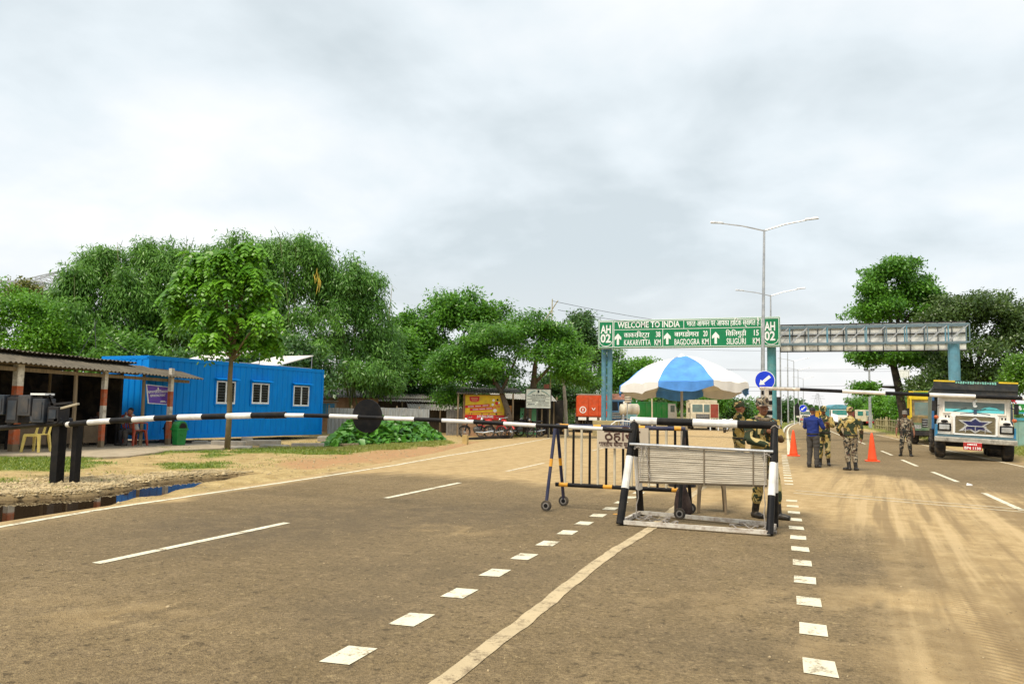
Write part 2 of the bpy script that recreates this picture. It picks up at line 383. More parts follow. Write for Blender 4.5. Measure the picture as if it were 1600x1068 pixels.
# ---- far ground
m, n, l, b = nodes_of('earth'); earth = m
tcn = n.new('ShaderNodeTexCoord'); v = tcn.outputs['Object']
c = mmix(n, l, mrange(n, l, mnoise(n, l, .09, 6, v), .4, .6), (.09, .13, .03), (.3, .21, .11))
c = mmix(n, l, mrange(n, l, mnoise(n, l, 1.2, 6, v), .35, .7, 0, .6), c, (.17, .16, .05))
l.new(c, b.inputs['Base Color']); b.inputs['Roughness'].default_value = 1; b.inputs['Specular IOR Level'].default_value = .1
bump(n, l, b, mnoise(n, l, 9, 6, v), .6, .05)
mb = MB(); mb.add([(-3500, -600, -.16), (3500, -600, -.16), (3500, 4500, -.16), (-3500, 4500, -.16)], [(0, 1, 2, 3)])
struct(mb.build('ground', earth))
# ---- road surface
ys = np.concatenate([np.arange(-8, 42, .2), np.arange(42, 110, 1.), np.arange(110, 700, 8.)])
NC = 210; tt = np.linspace(0, 1, NC)
YY = np.repeat(ys[:, None], NC, 1); XX = xl(ys)[:, None]*(1-tt)+xr(ys)[:, None]*tt
Pz = np.zeros_like(XX)
S1 = gpoly((470, 736), (700, 742), (850, 757), (990, 772), (1120, 785), (1245, 803), (1400, 850), (1465, 905), (1488, 960), (1480, 1068), (1480, 1400))
S1 += [(4.0, 2.0), (12, 2)]+gpoly((1690, 840), (1600, 775), (1400, 748), (1320, 738), (1250, 722))+[(0, 70), (-20, 70), (-20, 14)]
w0 = XX-.074*YY
d1 = sdist(XX, YY, S1)+(vnoise(w0, YY*.05, .22, 1)-.5)*.7+(vnoise(w0, YY*.1, .6, 14)-.5)*.6+(vnoise(XX, YY, .9, 2)-.5)*.6+(vnoise(XX, YY, .3, 12)-.5)*.4
sand = sm(d1, -.9, 1.3)*(.72+.28*vnoise(w0, YY*.06, .4, 3))
w = XX-(1.14+.074*(YY-4.3))-.0012*(YY-4.3)**2
sand = sand*np.where(XX > 0, .88+.12*sm(np.sin(w*7.5+vnoise(XX, YY, 3, 4)*1.5)+.6*np.sin(w*17), -1.2, 1.), 1)
def blob(u, v, rx, ry, a):
    p = G(u, v); return a*np.exp(-((XX-p.x)/rx)**2-((YY-p.y)/ry)**2)
extra = blob(700, 828, .5, .35, .5)+blob(1360, 945, .7, .45, .5)+blob(1400, 925, .5, .4, .4)+blob(140, 960, 1., .5, .2)+blob(260, 960, .8, .4, .18)+blob(1290, 1000, .6, .5, .2)+blob(1020, 935, .5, .3, .2)+blob(1180, 950, .5, .5, .15)
sand = sand+extra*(vnoise(XX, YY, .16, 6) > .42)*(.5+.5*vnoise(XX, YY, .4, 7))
edge = XX-xl(ys)[:, None]
sand = np.maximum(sand, .9*sm(-edge+(vnoise(XX, YY, .8, 8)-.5)*.6, -.7, -.1))
sand = np.maximum(sand, .45*sm(xr(ys)[:, None]-XX, 1.2, .1))
sand = np.maximum(sand, .25*sm(YY, 70, 110))
dark = .9*blob(330, 835, 1.6, 1.5, 1)+.8*blob(720, 890, 1.3, 1., 1)+.8*blob(520, 805, 1.8, 2, 1)+.6*blob(760, 800, 2, 2, 1)+.6*blob(560, 960, .8, .7, 1)+.7*blob(1330, 900, .8, 1.2, 1)+.5*blob(1130, 1010, .6, .5, 1)
dark = np.clip(dark*(.6+.8*vnoise(XX, YY, .9, 61)), 0, 1)
idx = np.arange(len(ys)*NC).reshape(len(ys), NC)
quads = np.stack([idx[:-1, :-1], idx[:-1, 1:], idx[1:, 1:], idx[1:, :-1]], -1).reshape(-1, 4)
m, n, l, b = nodes_of('asphalt')
tcn = n.new('ShaderNodeTexCoord'); v = tcn.outputs['Object']
def att(nm):
    a = n.new('ShaderNodeAttribute'); a.attribute_name = nm; return a.outputs['Fac']
big = mnoise(n, l, .45, 6, v, .6, .4); mid = mnoise(n, l, 3.2, 8, v, .65, .2); fine = mnoise(n, l, 30, 7, v, .8); grit = mnoise(n, l, 11, 4, v, .7); spot = n.new('ShaderNodeTexVoronoi'); spot.inputs['Scale'].default_value = 16; l.new(v, spot.inputs['Vector']); agg = n.new('ShaderNodeTexVoronoi'); agg.inputs['Scale'].default_value = 95; l.new(v, agg.inputs['Vector'])
mp = n.new('ShaderNodeMapping'); mp.inputs['Scale'].default_value = (1.4, .12, 1); mp.inputs['Rotation'].default_value = (0, 0, .06); l.new(v, mp.inputs[0])
strk = mnoise(n, l, 2.2, 7, mp.outputs[0], .6)
c = mmix(n, l, mrange(n, l, big, .3, .7), (.24, .172, .086), (.375, .272, .142))
c = mmix(n, l, mrange(n, l, mid, .42, .72, 0, .55), c, (.29, .215, .13))
c = mmix(n, l, mrange(n, l, strk, .5, .75, 0, .4), c, (.09, .072, .055))
c = mmix(n, l, mrange(n, l, fine, .4, .58, .42, 1.0), (.07, .05, .025), c)
c = mmix(n, l, mrange(n, l, grit, .57, .64, 0, .7), c, (.075, .055, .03))
c = mmix(n, l, mrange(n, l, grit, .42, .34, 0, .4), c, (.56, .42, .22))
c = mmix(n, l, mrange(n, l, spot.outputs['Distance'], .0, .14, .6, 0), c, (.06, .05, .035))
c = mmix(n, l, mmath(n, l, 'MULTIPLY', att('dark'), mrange(n, l, mid, .3, .65, .7, .3)), c, (.12, .095, .065))
sp_ = mrange(n, l, agg.outputs['Distance'], 0, .35, .16, 0)
c = mmix(n, l, sp_, c, (.5, .42, .31))
sn = mmath(n, l, 'ADD', att('sand'), mmath(n, l, 'MULTIPLY', mmath(n, l, 'ADD', mmath(n, l, 'ADD', mmath(n, l, 'MULTIPLY', mid, .5), mmath(n, l, 'MULTIPLY', strk, .5)), -.5), .9))
sn = mmath(n, l, 'ADD', sn, mmath(n, l, 'MULTIPLY', mmath(n, l, 'ADD', fine, -.5), .5))
sandc = mmix(n, l, mrange(n, l, mid, .35, .7), (.5, .345, .165), (.73, .54, .29))
sandc = mmix(n, l, mrange(n, l, fine, .38, .62, 0, .5), sandc, (.36, .24, .1))
c = mmix(n, l, mrange(n, l, sn, .0, .72, 0, .97), c, sandc)
sxy = n.new('ShaderNodeSeparateXYZ'); l.new(v, sxy.inputs[0])
yy_ = mmath(n, l, 'ADD', sxy.outputs[1], -4.3)
ww = mmath(n, l, 'SUBTRACT', mmath(n, l, 'SUBTRACT', sxy.outputs[0], mmath(n, l, 'MULTIPLY', yy_, .074)), mmath(n, l, 'MULTIPLY', mmath(n, l, 'MULTIPLY', yy_, yy_), .0012))
cw = n.new('ShaderNodeCombineXYZ'); l.new(ww, cw.inputs[0]); l.new(mmath(n, l, 'MULTIPLY', sxy.outputs[1], .035), cw.inputs[1])
rut = mnoise(n, l, 3.4, 3, cw.outputs[0], .6)                 # long ruts the tyres drew through the dust
c = mmix(n, l, mmath(n, l, 'MULTIPLY', att('streak'), mrange(n, l, rut, .5, .6, 0, .72)), c, (.29, .2, .1))
c = mmix(n, l, mmath(n, l, 'MULTIPLY', att('streak'), mrange(n, l, rut, .46, .38, 0, .6)), c, (.68, .5, .27))
# lug prints of tyres pressed into the dust
mp2 = n.new('ShaderNodeMapping'); mp2.inputs['Rotation'].default_value = (0, 0, .5); l.new(v, mp2.inputs[0])
wv = n.new('ShaderNodeTexWave'); wv.wave_type = 'BANDS'; wv.bands_direction = 'Y'; wv.inputs['Scale'].default_value = 4.2; wv.inputs['Distortion'].default_value = 3.2; wv.inputs['Detail'].default_value = 2; l.new(mp2.outputs[0], wv.inputs[0])
lug = mmath(n, l, 'MULTIPLY', wv.outputs['Fac'], att('track'))
c = mmix(n, l, mmath(n, l, 'MULTIPLY', mrange(n, l, lug, .4, .8, 0, .6), mrange(n, l, strk, .35, .6, .25, 1)), c, (.22, .155, .08))
l.new(c, b.inputs['Base Color']); b.inputs['Roughness'].default_value = .92; b.inputs['Specular IOR Level'].default_value = .2
hh = mmath(n, l, 'ADD', mmath(n, l, 'ADD', fine, mmath(n, l, 'MULTIPLY', agg.outputs['Distance'], .8)), mmath(n, l, 'MULTIPLY', lug, -.7))
bump(n, l, b, mmath(n, l, 'ADD', hh, mmath(n, l, 'MULTIPLY', grit, .6)), .8, .02)
tw = np.abs(np.modf(np.abs(w/1.05+.2))[0]-.5)
streak = np.ones_like(XX)
streak = np.clip(streak, 0, 1)*sm(XX, .2, 1.3)*sm(d1, -1.2, .4)*sm(YY, 30, 15)
streak = np.maximum(streak, .5*sm(np.sin((XX+4)*9+3*vnoise(XX, YY, 6, 42)), .4, 1.)*sm(YY, 12, 17)*sm(XX, -.6, -1.6))
tw = np.minimum(np.abs(w+.02), np.abs(w-1.38)); track = sm(tw, .26, .1)*sm(XX, .4, 1.2)*sm(w, -.5, .1)*sm(w, 2.6, 1.8)*sm(YY, 14, 7)*sm(vnoise(w*2, YY, .9, 12), .25, .45)
road = fast_mesh('road', np.stack([XX, YY, Pz], -1).reshape(-1, 3), quads, m, None, {'sand': sand.ravel(), 'dark': dark.ravel(), 'track': track.ravel(), 'streak': streak.ravel()}, True)
struct(road)
# ---- left verge, with the hollow the rain water stands in
WATER = -.045
PUD = [(-9.1, 2), (-9.3, 6.0), (-9.48, 8.3), (-9.95, 10.0), (-10.72, 12.4), (-11.12, 14.1), (-11.62, 13.2), (-11.5, 11.5), (-10.9, 10.05), (-11.3, 9.1), (-11.9, 8.6), (-13.5, 7.2), (-14.5, 2)]
GRASS = [gpoly((-60, 706), (20, 704), (85, 712), (130, 715), (160, 722), (150, 735), (95, 742), (-60, 743)), gpoly((245, 705), (310, 703), (300, 711), (255, 714), (232, 716)), gpoly((310, 703), (352, 703), (352, 716), (312, 722)),
         gpoly((365, 704), (520, 702), (700, 690), (700, 696), (540, 711), (420, 711), (365, 712)), gpoly((-40, 752), (60, 752), (80, 757), (-40, 763)), gpoly((250, 730), (340, 725), (350, 733), (270, 737)), gpoly((790, 680), (900, 677), (960, 676), (960, 680), (870, 683), (800, 686))]
GRAVEL = gpoly((-60, 758), (80, 752), (330, 738), (400, 738), (230, 756), (160, 771), (-60, 778))
RED = gpoly((430, 722), (600, 703), (730, 692), (870, 683), (870, 687), (760, 703), (640, 718), (480, 735))
ys2 = np.concatenate([np.arange(1, 34, .11), np.arange(34, 110, 1.2)]); ss = np.concatenate([np.arange(-.3, 3.2, .085), np.arange(3.2, 9, .15), np.arange(9, 22, .5)])
Y2 = np.repeat(ys2[:, None], len(ss), 1); X2 = xl(ys2)[:, None]-ss[None, :]; S2 = np.repeat(ss[None, :], len(ys2), 0)
z2 = -.05+.075*sm(S2+(vnoise(X2, Y2, .5, 1)-.5)*.35, -.2, .3)+.05*sm(S2, 1, 7)+(vnoise(X2, Y2, .5, 3)-.5)*.035+(vnoise(X2, Y2, .16, 4)-.5)*.02+(vnoise(X2, Y2, 2.5, 5)-.5)*.05
dp = sdist(X2, Y2, PUD)+(vnoise(X2, Y2, .6, 8)-.5)*.25
z2 = z2-.2*sm(dp, -.22, .3)
gr = np.zeros_like(X2)
for p in GRASS: gr = np.maximum(gr, sm(sdist(X2, Y2, p)+(vnoise(X2, Y2, .7, 9)-.5)*.9, -.3, .35))
red = sm(sdist(X2, Y2, RED)+(vnoise(X2, Y2, 1, 10)-.5)*1., -.4, .5)
grav = sm(sdist(X2, Y2, GRAVEL)+(vnoise(X2, Y2, .5, 11)-.5)*.5, -.3, .3)
wet = sm(dp, -.3, .0)
i2 = np.arange(X2.size).reshape(X2.shape)
q2 = np.stack([i2[:-1, :-1], i2[1:, :-1], i2[1:, 1:], i2[:-1, 1:]], -1).reshape(-1, 4)
m, n, l, b = nodes_of('dry_verge_soil'); vergem = m
tcn = n.new('ShaderNodeTexCoord'); v = tcn.outputs['Object']
mid = mnoise(n, l, 2.4, 8, v, .65, .3); fine = mnoise(n, l, 26, 6, v, .75); vo = n.new('ShaderNodeTexVoronoi'); vo.inputs['Scale'].default_value = 26; l.new(v, vo.inputs['Vector'])
c = mmix(n, l, mrange(n, l, mid, .35, .7), (.4, .275, .11), (.66, .5, .24))
c = mmix(n, l, mrange(n, l, fine, .42, .68, 0, .7), c, (.2, .155, .08))
c = mmix(n, l, mmath(n, l, 'MULTIPLY', att('red'), mrange(n, l, mid, .3, .6, .5, 1)), c, (.44, .25, .125))
c = mmix(n, l, mmath(n, l, 'MULTIPLY', att('gravel'), mrange(n, l, vo.outputs['Distance'], .2, .5, .8, .1)), c, (.58, .47, .28))
c = mmix(n, l, mmath(n, l, 'MULTIPLY', att('grass'), mrange(n, l, fine, .3, .6, .95, .5)), c, (.15, .22, .025))
c = mmix(n, l, mmath(n, l, 'MULTIPLY', att('wet'), .75), c, (.1, .065, .035))
l.new(c, b.inputs['Base Color']); b.inputs['Roughness'].default_value = .95; b.inputs['Specular IOR Level'].default_value = .15
bump(n, l, b, mmath(n, l, 'ADD', fine, mmath(n, l, 'MULTIPLY', vo.outputs['Distance'], .6)), .7, .03)
verge = fast_mesh('verge', np.stack([X2, Y2, z2], -1).reshape(-1, 3), q2, m, None, {'grass': gr.ravel(), 'red': red.ravel(), 'gravel': grav.ravel(), 'wet': wet.ravel()}, True)
struct(verge)
m, n, l, b = nodes_of('muddy_water')
b.inputs['Base Color'].default_value = (.035, .022, .012, 1); b.inputs['Roughness'].default_value = .03; b.inputs['IOR'].default_value = 1.33; b.inputs['Specular IOR Level'].default_value = .6
t_ = n.new('ShaderNodeTexCoord'); bump(n, l, b, mnoise(n, l, 5, 3, t_.outputs['Object']), .02, .01)
mb = MB(); mb.add([(-15.5, 1.5, WATER), (-9.0, 1.5, WATER), (-9.35, 9, WATER), (-10.2, 15, WATER), (-12.5, 15, WATER), (-13, 10, WATER), (-15.5, 8, WATER)], [tuple(range(7))])
struct(mb.build('puddle_water', m))
# ---- right verge, grassed
ys3 = np.concatenate([np.arange(2, 60, .5), np.arange(60, 420, 4)]); ss3 = np.concatenate([np.arange(-.3, 5, .3), np.arange(5, 30, 2)])
Y3 = np.repeat(ys3[:, None], len(ss3), 1); X3 = xr(ys3)[:, None]+ss3[None, :]; S3 = np.repeat(ss3[None, :], len(ys3), 0)
z3 = -.05+.09*sm(S3+(vnoise(X3, Y3, .9, 1)-.5)*.5, -.2, .5)+(vnoise(X3, Y3, .8, 3)-.5)*.05
gr3 = sm(S3+(vnoise(X3, Y3, 1.5, 4)-.5)*1.2, .5, 1.3)*sm(Y3+(vnoise(X3, Y3, 2, 5)-.5)*6, 18, 26)
i3 = np.arange(X3.size).reshape(X3.shape)
q3 = np.stack([i3[:-1, :-1], i3[:-1, 1:], i3[1:, 1:], i3[1:, :-1]], -1).reshape(-1, 4)
zero = np.zeros(X3.size)
struct(fast_mesh('roadside', np.stack([X3, Y3, z3], -1).reshape(-1, 3), q3, vergem, None, {'grass': gr3.ravel(), 'red': zero, 'gravel': zero, 'wet': zero}, True))
# ---- grass blades and gravel
def blades(name, px, py, pz, h, m):
    k = len(px); c0 = np.stack([px, py, pz], 1); a = rng.uniform(0, 6.28, k); lean = rng.uniform(.3, 1.5, k)
    d = np.stack([np.cos(a)*lean, np.sin(a)*lean, np.ones(k)], 1); d /= np.linalg.norm(d, axis=1, keepdims=True)
    hh_ = h*rng.uniform(.5, 1.2, k); nr = np.stack([-np.sin(a+.7), np.cos(a+.7), np.zeros(k)], 1)
    o = leaves_mesh(name, c0+d*hh_[:, None]*.45, d, np.cross(d, nr), hh_, .012+.03*h, rng.uniform(0, 1, k), m); return stuff(o)
pg = (gr.ravel()**2+.03*(S2.ravel() > 1.5)*(vnoise(X2, Y2, .5, 31).ravel() > .62)*(Y2.ravel() < 34))*(dp.ravel() < -.5); pick = rng.choice(len(pg), 52000, p=pg/pg.sum())
px, py, pz = X2.ravel()[pick]+rng.uniform(-.08, .08, len(pick)), Y2.ravel()[pick]+rng.uniform(-.08, .08, len(pick)), z2.ravel()[pick]
far_ = py > 22
blades('grass', px[~far_], py[~far_], pz[~far_], .075, grassm); blades('yellowing_grass', px[far_], py[far_], pz[far_], .12, drygrass)
pick = np.where((gr3.ravel() > .5) & (Y3.ravel() < 140) & (S3.ravel() < 9))[0]; pick = rng.choice(pick, 26000)
blades('roadside_grass', X3.ravel()[pick]+rng.uniform(-.4, .4, len(pick)), Y3.ravel()[pick]+rng.uniform(-.4, .4, len(pick)), z3.ravel()[pick], .22, drygrass)
def pebbles(name, px, py, pz, r, m):
    base = np.array([(1, 0, 0), (0, 1, 0), (-1, 0, 0), (0, -1, 0), (0, 0, .8), (0, 0, -.8)]); fcs = np.array([(0, 1, 4), (1, 2, 4), (2, 3, 4), (3, 0, 4), (1, 0, 5), (2, 1, 5), (3, 2, 5), (0, 3, 5)])
    k = len(px); a = rng.uniform(0, 6.28, k); ca, sa = np.cos(a), np.sin(a); sc = r[:, None, None]*rng.uniform(.55, 1.25, (k, 6, 1))
    p = base[None]*sc*np.array([1, .75, .6]); q = np.stack([p[..., 0]*ca[:, None]-p[..., 1]*sa[:, None], p[..., 0]*sa[:, None]+p[..., 1]*ca[:, None], p[..., 2]], -1)
    q += np.stack([px, py, pz], 1)[:, None, :]
    return stuff(fast_mesh(name, q.reshape(-1, 3), (fcs[None]+6*np.arange(k)[:, None, None]).reshape(-1, 3), m))
pebm = mat('pale_stone', (.46, .36, .2), .9, var=.5, vs=2, dirt=.5)
pick = rng.choice(np.where((grav.ravel() > .3) & (wet.ravel() < .9))[0], 7000)
pebbles('gravel', X2.ravel()[pick]+rng.uniform(-.06, .06, 7000), Y2.ravel()[pick]+rng.uniform(-.06, .06, 7000), z2.ravel()[pick]+.004, rng.gamma(2, .009, 7000)+.006, pebm)
pick = rng.choice(np.where((S2.ravel() > 0) & (S2.ravel() < 5) & (wet.ravel() < .5) & (Y2.ravel() < 34))[0], 2600)
pebbles('loose_stones', X2.ravel()[pick], Y2.ravel()[pick], z2.ravel()[pick]+.004, rng.gamma(1.6, .009, 2600)+.006, pebm)
gx, gy = rng.uniform(-8, 6, 7000), 3.4+rng.gamma(1.4, 3.2, 7000)
pebbles('road_grit', gx, gy, np.full(7000, .002), rng.gamma(1.5, .0022, 7000)+.0025, mat('road_grit_stone', (.34, .26, .15), .9, var=.7, vs=1.5))
# ---- painted markings, each a sheet on the road
def strip(name, pts, wd, m, z=.005, parent=road, wob=0.):
    vs, fs = [], []
    for i, p in enumerate(pts):
        p = Vector((p[0], p[1], 0)); d = Vector((*pts[min(i+1, len(pts)-1)][:2], 0))-Vector((*pts[max(i-1, 0)][:2], 0)); d.normalize(); s_ = Vector((-d.y, d.x, 0))*wd/2
        k = 1+wob*random.uniform(-1, 1)
        vs += [(p.x+s_.x*k, p.y+s_.y*k, z), (p.x-s_.x/k, p.y-s_.y/k, z)]
    for i in range(len(pts)-1): fs.append((2*i, 2*i+1, 2*i+3, 2*i+2))
    q = MB(); q.add(vs, fs); o = q.build(name, m, parent); o['kind'] = 'structure'; return o
def resample(pts, step):
    o = [Vector(pts[0][:2])]
    for a, b_ in zip(pts[:-1], pts[1:]):
        a, b_ = Vector(a[:2]), Vector(b_[:2]); k = max(1, int((b_-a).length/step)); o += [a.lerp(b_, (i+1)/k) for i in range(k)]
    return o
def quadmark(name, x, y, w_, h_, m, sk=0.):
    j = lambda: random.uniform(-.006, .006)
    q = MB(); q.add([(x-w_/2+j(), y-h_/2+sk+j(), .005), (x+w_/2+j(), y-h_/2+j(), .005), (x+w_/2+j(), y+h_/2+j(), .005), (x-w_/2+j(), y+h_/2+sk+j(), .005)], [(0, 1, 2, 3)])
    o = q.build(name, m, road); o['kind'] = 'structure'; return o
for i in range(28):
    y = 4.2+.86*i+.03
    quadmark('block_marking', -2.52-.01*i+.0002*i*i, y, .19, .33, paintwhite if i < 13 else paintdust, -.02)
for i in range(32):
    y = 4.23+.86*i
    if 13 <= i <= 15: continue
    quadmark('block_marking', .18-.0085*i, y, .185, .31, paintwhite if i < 11 or i > 16 else paintdust, .015)
quadmark('road_stud', -2.37, 11.35, .1, .1, amber)
for a, b_, wd, mm_ in (((150, 880), (448, 816.5), .11, paintwhite), ((603, 778), (718, 754), .11, paintwhite), ((792, 736), (850, 723), .11, paintdust), ((925, 704), (962, 695), .11, paintdust),
                      ((1597, 797), (1537, 770), .11, paintwhite), ((1496, 752.5), (1457, 737), .11, paintwhite), ((1433, 728), (1409, 718), .11, paintwhite), ((1394, 711), (1377, 704), .11, paintwhite), ((1352, 693.5), (1340, 689), .11, paintwhite), ((1316, 681), (1292, 671), .11, paintwhite)):
    strip('lane_dash', resample([G(*a), G(*b_)], 1.), wd, mm_, wob=.05)
edge_px = [(-70, 838), (0, 823), (156, 796), (330, 770), (500, 745), (620, 726), (700, 711.5), (760, 702), (860, 684)]
strip('edge_line', resample([G(*p) for p in edge_px], .35), .11, paintwhite, wob=.15)
strip('tan_stripe', resample([G(*p) for p in ((650, 1105), (690, 1068), (745, 1025), (800, 985), (850, 946), (900, 905), (935, 878), (960, 860), (990, 842), (1020, 823), (1050, 797), (1075, 778), (1100, 760))], .12), .125, tanstripe, wob=.12)
for a, b_ in (((1243, 766), (1597, 795.5)), ((1240, 770), (1590, 799))):
    p, q_ = G(*a), G(*b_); q_ = p+(q_-p)*1.9
    strip('stop_line', resample([p, q_], .4), .075, paintdust, wob=.2)
strip('edge_line', [(7.05+float(bend(y)), y) for y in np.arange(8, 220, 4)], .12, paintdust, wob=.05)
strip('edge_line', [(.1+float(bend(y)), y) for y in np.arange(31, 220, 3)], .14, paintwhite, wob=.05)
strip('edge_line', [(-9.4+float(bend(y)), y) for y in np.arange(60, 220, 4)], .13, paintdust)
# ---- median: kerb stones, soil, grass
kerbm = mat('whitewashed_kerb', (.68, .64, .56), .85, var=.2, dirt=.7, ds=3)
MED = [(-2.35, -.22)]
mb = MB(); yk = np.concatenate([np.arange(45.6, 80, 2), np.arange(80, 330, 6)])
def medpt(side, y): return (-2.35 if side < 0 else -.22)+float(bend(y))
v_, f_ = [], []
for y in yk: v_ += [(medpt(-1, y)+.07, y, .11), (medpt(1, y)-.07, y, .11)]
for i in range(len(yk)-1): f_.append((2*i, 2*i+1, 2*i+3, 2*i+2))
mb.add(v_, f_); med = mb.build('median_soil', mat('median_soil', (.14, .17, .04), .95, var=.3, dirt=.5, bmp=.6, bs=12)); struct(med)
ks = []
for side in (-1, 1):
    y = 45.7
    while y < 78:
        q = MB(); a = (medpt(side, y+.02), y+.02, .075); e_ = (medpt(side, y+1.46), y+1.46, .075); q.beam(a, e_, .16, .17); o = q.build('kerb_stone', kerbm, med); o['kind'] = 'structure'; y += 1.5
    q = MB(); yy = np.arange(y, 330, 6)
    for i in range(len(yy)-1): q.beam((medpt(side, yy[i]), yy[i], .075), (medpt(side, yy[i+1]), yy[i+1], .075), .16, .17)
    o = q.build('kerb', kerbm, med); o['kind'] = 'structure'
q = MB(); q.beam((-2.43, 45.6, .075), (-.14, 45.6, .075), .16, .17); o = q.build('kerb_stone', kerbm, med); o['kind'] = 'structure'
k = 15000; yy = 45.8+rng.gamma(1.1, 24, k); xx = rng.uniform(-2.2, -.35, k)+bend(yy)
blades('median_grass', xx, yy, np.full(k, .1), .24, drygrass)
# ---- concrete platform under the shed
PLAT = [(G(u, v, .14).x, G(u, v, .14).y) for u, v in ((100, 711), (158, 713.5), (200, 712), (252, 705), (262, 703), (345, 700))]+[(-19.4, 25), (-25.2, 22.5), (-25.4, 12.5), (-20.9, 13)]
mb = MB(); nP = len(PLAT)
mb.add([(x, y, .14) for x, y in PLAT]+[(x, y, -.15) for x, y in PLAT], [tuple(range(nP))]+[(i, i+nP, (i+1) % nP+nP, (i+1) % nP) for i in range(nP)])
struct(mb.build('concrete_platform', mat('worn_concrete', (.4, .33, .23), .9, var=.25, dirt=.5, bmp=.4, bs=25)))
# ================================================================== roadside office: shed, container, boom, furniture
def facing(name, label, cat, u, d, group=None, turn=0., z=0.):
    p = gp(u, d); p.z = z
    return thing(name, label, cat, p, FACE+turn, group)
def corrugated(a, b, c_, d_, wave=.146, amp=.024, th=.008, n_per=6):
    """a sheet with its waves running from edge a-b to edge d_-c_"""
    a, b, c_, d_ = map(Vector, (a, b, c_, d_)); k = max(4, int((b-a).length/wave*n_per)); q = MB(); nm = (b-a).cross(d_-a).normalized(); nm = nm if nm.z > 0 or abs(nm.z) < .05 else -nm
    vs = []
    for i in range(k+1):
        t = i/k; h = amp*math.sin(2*math.pi*t*(b-a).length/wave)
        p, r_ = a.lerp(b, t)+nm*h, d_.lerp(c_, t)+nm*h
        vs += [p, r_, r_-nm*th, p-nm*th]
    fs = []
    for i in range(k):
        o, e_ = 4*i, 4*i+4
        fs += [(o, e_, e_+1, o+1), (o+3, o+2, e_+2, e_+3), (o, o+3, e_+3, e_), (o+1, e_+1, e_+2, o+2)]
    fs += [(0, 1, 2, 3), (4*k, 4*k+3, 4*k+2, 4*k+1)]
    return q.add(vs, fs)
shed = thing('open_shed', 'open roadside shed with a grey corrugated roof on red and white banded posts', 'shed', (-20, 17, 0))
def W(o, p): return Vector(p)-o.location
sx = -19.95
bandm = [brownplastic, rust, white, rust, white]
def band_post(u, x, top, wd=.15):
    y = PX(u, 640, x).y; o = None
    lv = [.1, .34, .92, 1.42, 1.93, top]
    q = MB(); q.bx(-wd/2, wd/2, -wd/2, wd/2, lv[0], lv[1]); o = q.build('post', bandm[0], shed, loc=W(shed, (x, y, 0)))
    for i in range(1, 5):
        q = MB(); q.bx(-wd/2, wd/2, -wd/2, wd/2, lv[i], lv[i+1]); q.build('painted_band', [None, mat('flaking_red_paint', (.46, .1, .03), .65, dirt=.75, ds=7, dcol=(.3, .26, .2)), mat('flaking_white_paint', (.68, .63, .54), .65, dirt=.9, ds=7, dcol=(.2, .15, .1))][1 if i % 2 else 2], o)
    return o
band_post(25, sx, 2.52, .19); band_post(161, sx, 2.5, .13); band_post(265, -19.75, 2.72, .13)
for u, x, wd in ((115, -20.0, .13), (222, -20.05, .12)):
    y = PX(u, 640, x).y; q = MB(); q.tube([(0, 0, .1), (.02, .01, 1.3), (0, 0, 2.5)], [wd/2, wd/2*.9, wd/2*.85], 8); q.build('pole', wood, shed, loc=W(shed, (x, y, 0)))
for u, x in ((190, -22.8), (75, -22.9)):
    y = PX(u, 640, x).y; q = MB(); q.cyl((0, 0, .1), (0, 0, 2.6), .05); q.build('pole', wood, shed, loc=W(shed, (x, y, 0)))
def eave(y): return 2.56-.021*(y-14)
y = 9.6; k = 0
while y < 21.6:
    w_ = min(1.07, 22.05-y); j = random.uniform(-.03, .03); e0, e1 = eave(y), eave(y+w_)
    lift = .012*(k % 2)
    a, b_, c_, d_ = (-19.45+j, y-.05, e0+lift), (-19.45+j, y+w_, e1+lift), (-20.95, y+w_, e1+.37+lift), (-20.95, y-.05, e0+.37+lift)
    o = corrugated(*[W(shed, p) for p in (a, b_, c_, d_)]).build('roof_sheet', asbestos, shed)
    if y+w_ < 20.6:
        e0 += .42; e1 += .42
        a, b_, c_, d_ = (-20.5+j, y-.05, e0+lift), (-20.5+j, y+w_, e1+lift), (-24.2, y+w_, e1-.25+lift), (-24.2, y-.05, e0-.25+lift)
        corrugated(*[W(shed, p) for p in (a, b_, c_, d_)]).build('roof_sheet', asbestos, shed)
    y += 1.04; k += 1
q = MB(); q.beam(W(shed, (-19.98, 9.8, 2.46)), W(shed, (-19.9, 21.8, 2.3)), .07, .1); q.build('eave_beam', wood, shed)
q = MB(); q.beam(W(shed, (-20.8, 9.8, 2.7)), W(shed, (-20.8, 20.4, 2.52)), .07, .1); q.build('ridge_beam', wood, shed)
q = MB(); q.bx(-3.95, -3.85, -7.3, 3.2, .05, 2.55); q.bx(-3.85, -.6, -7.4, -7.3, .05, 2.7); q.bx(-3.85, -1.2, 3.1, 3.2, .05, 2.5); q.build('back_wall', darkwall, shed)
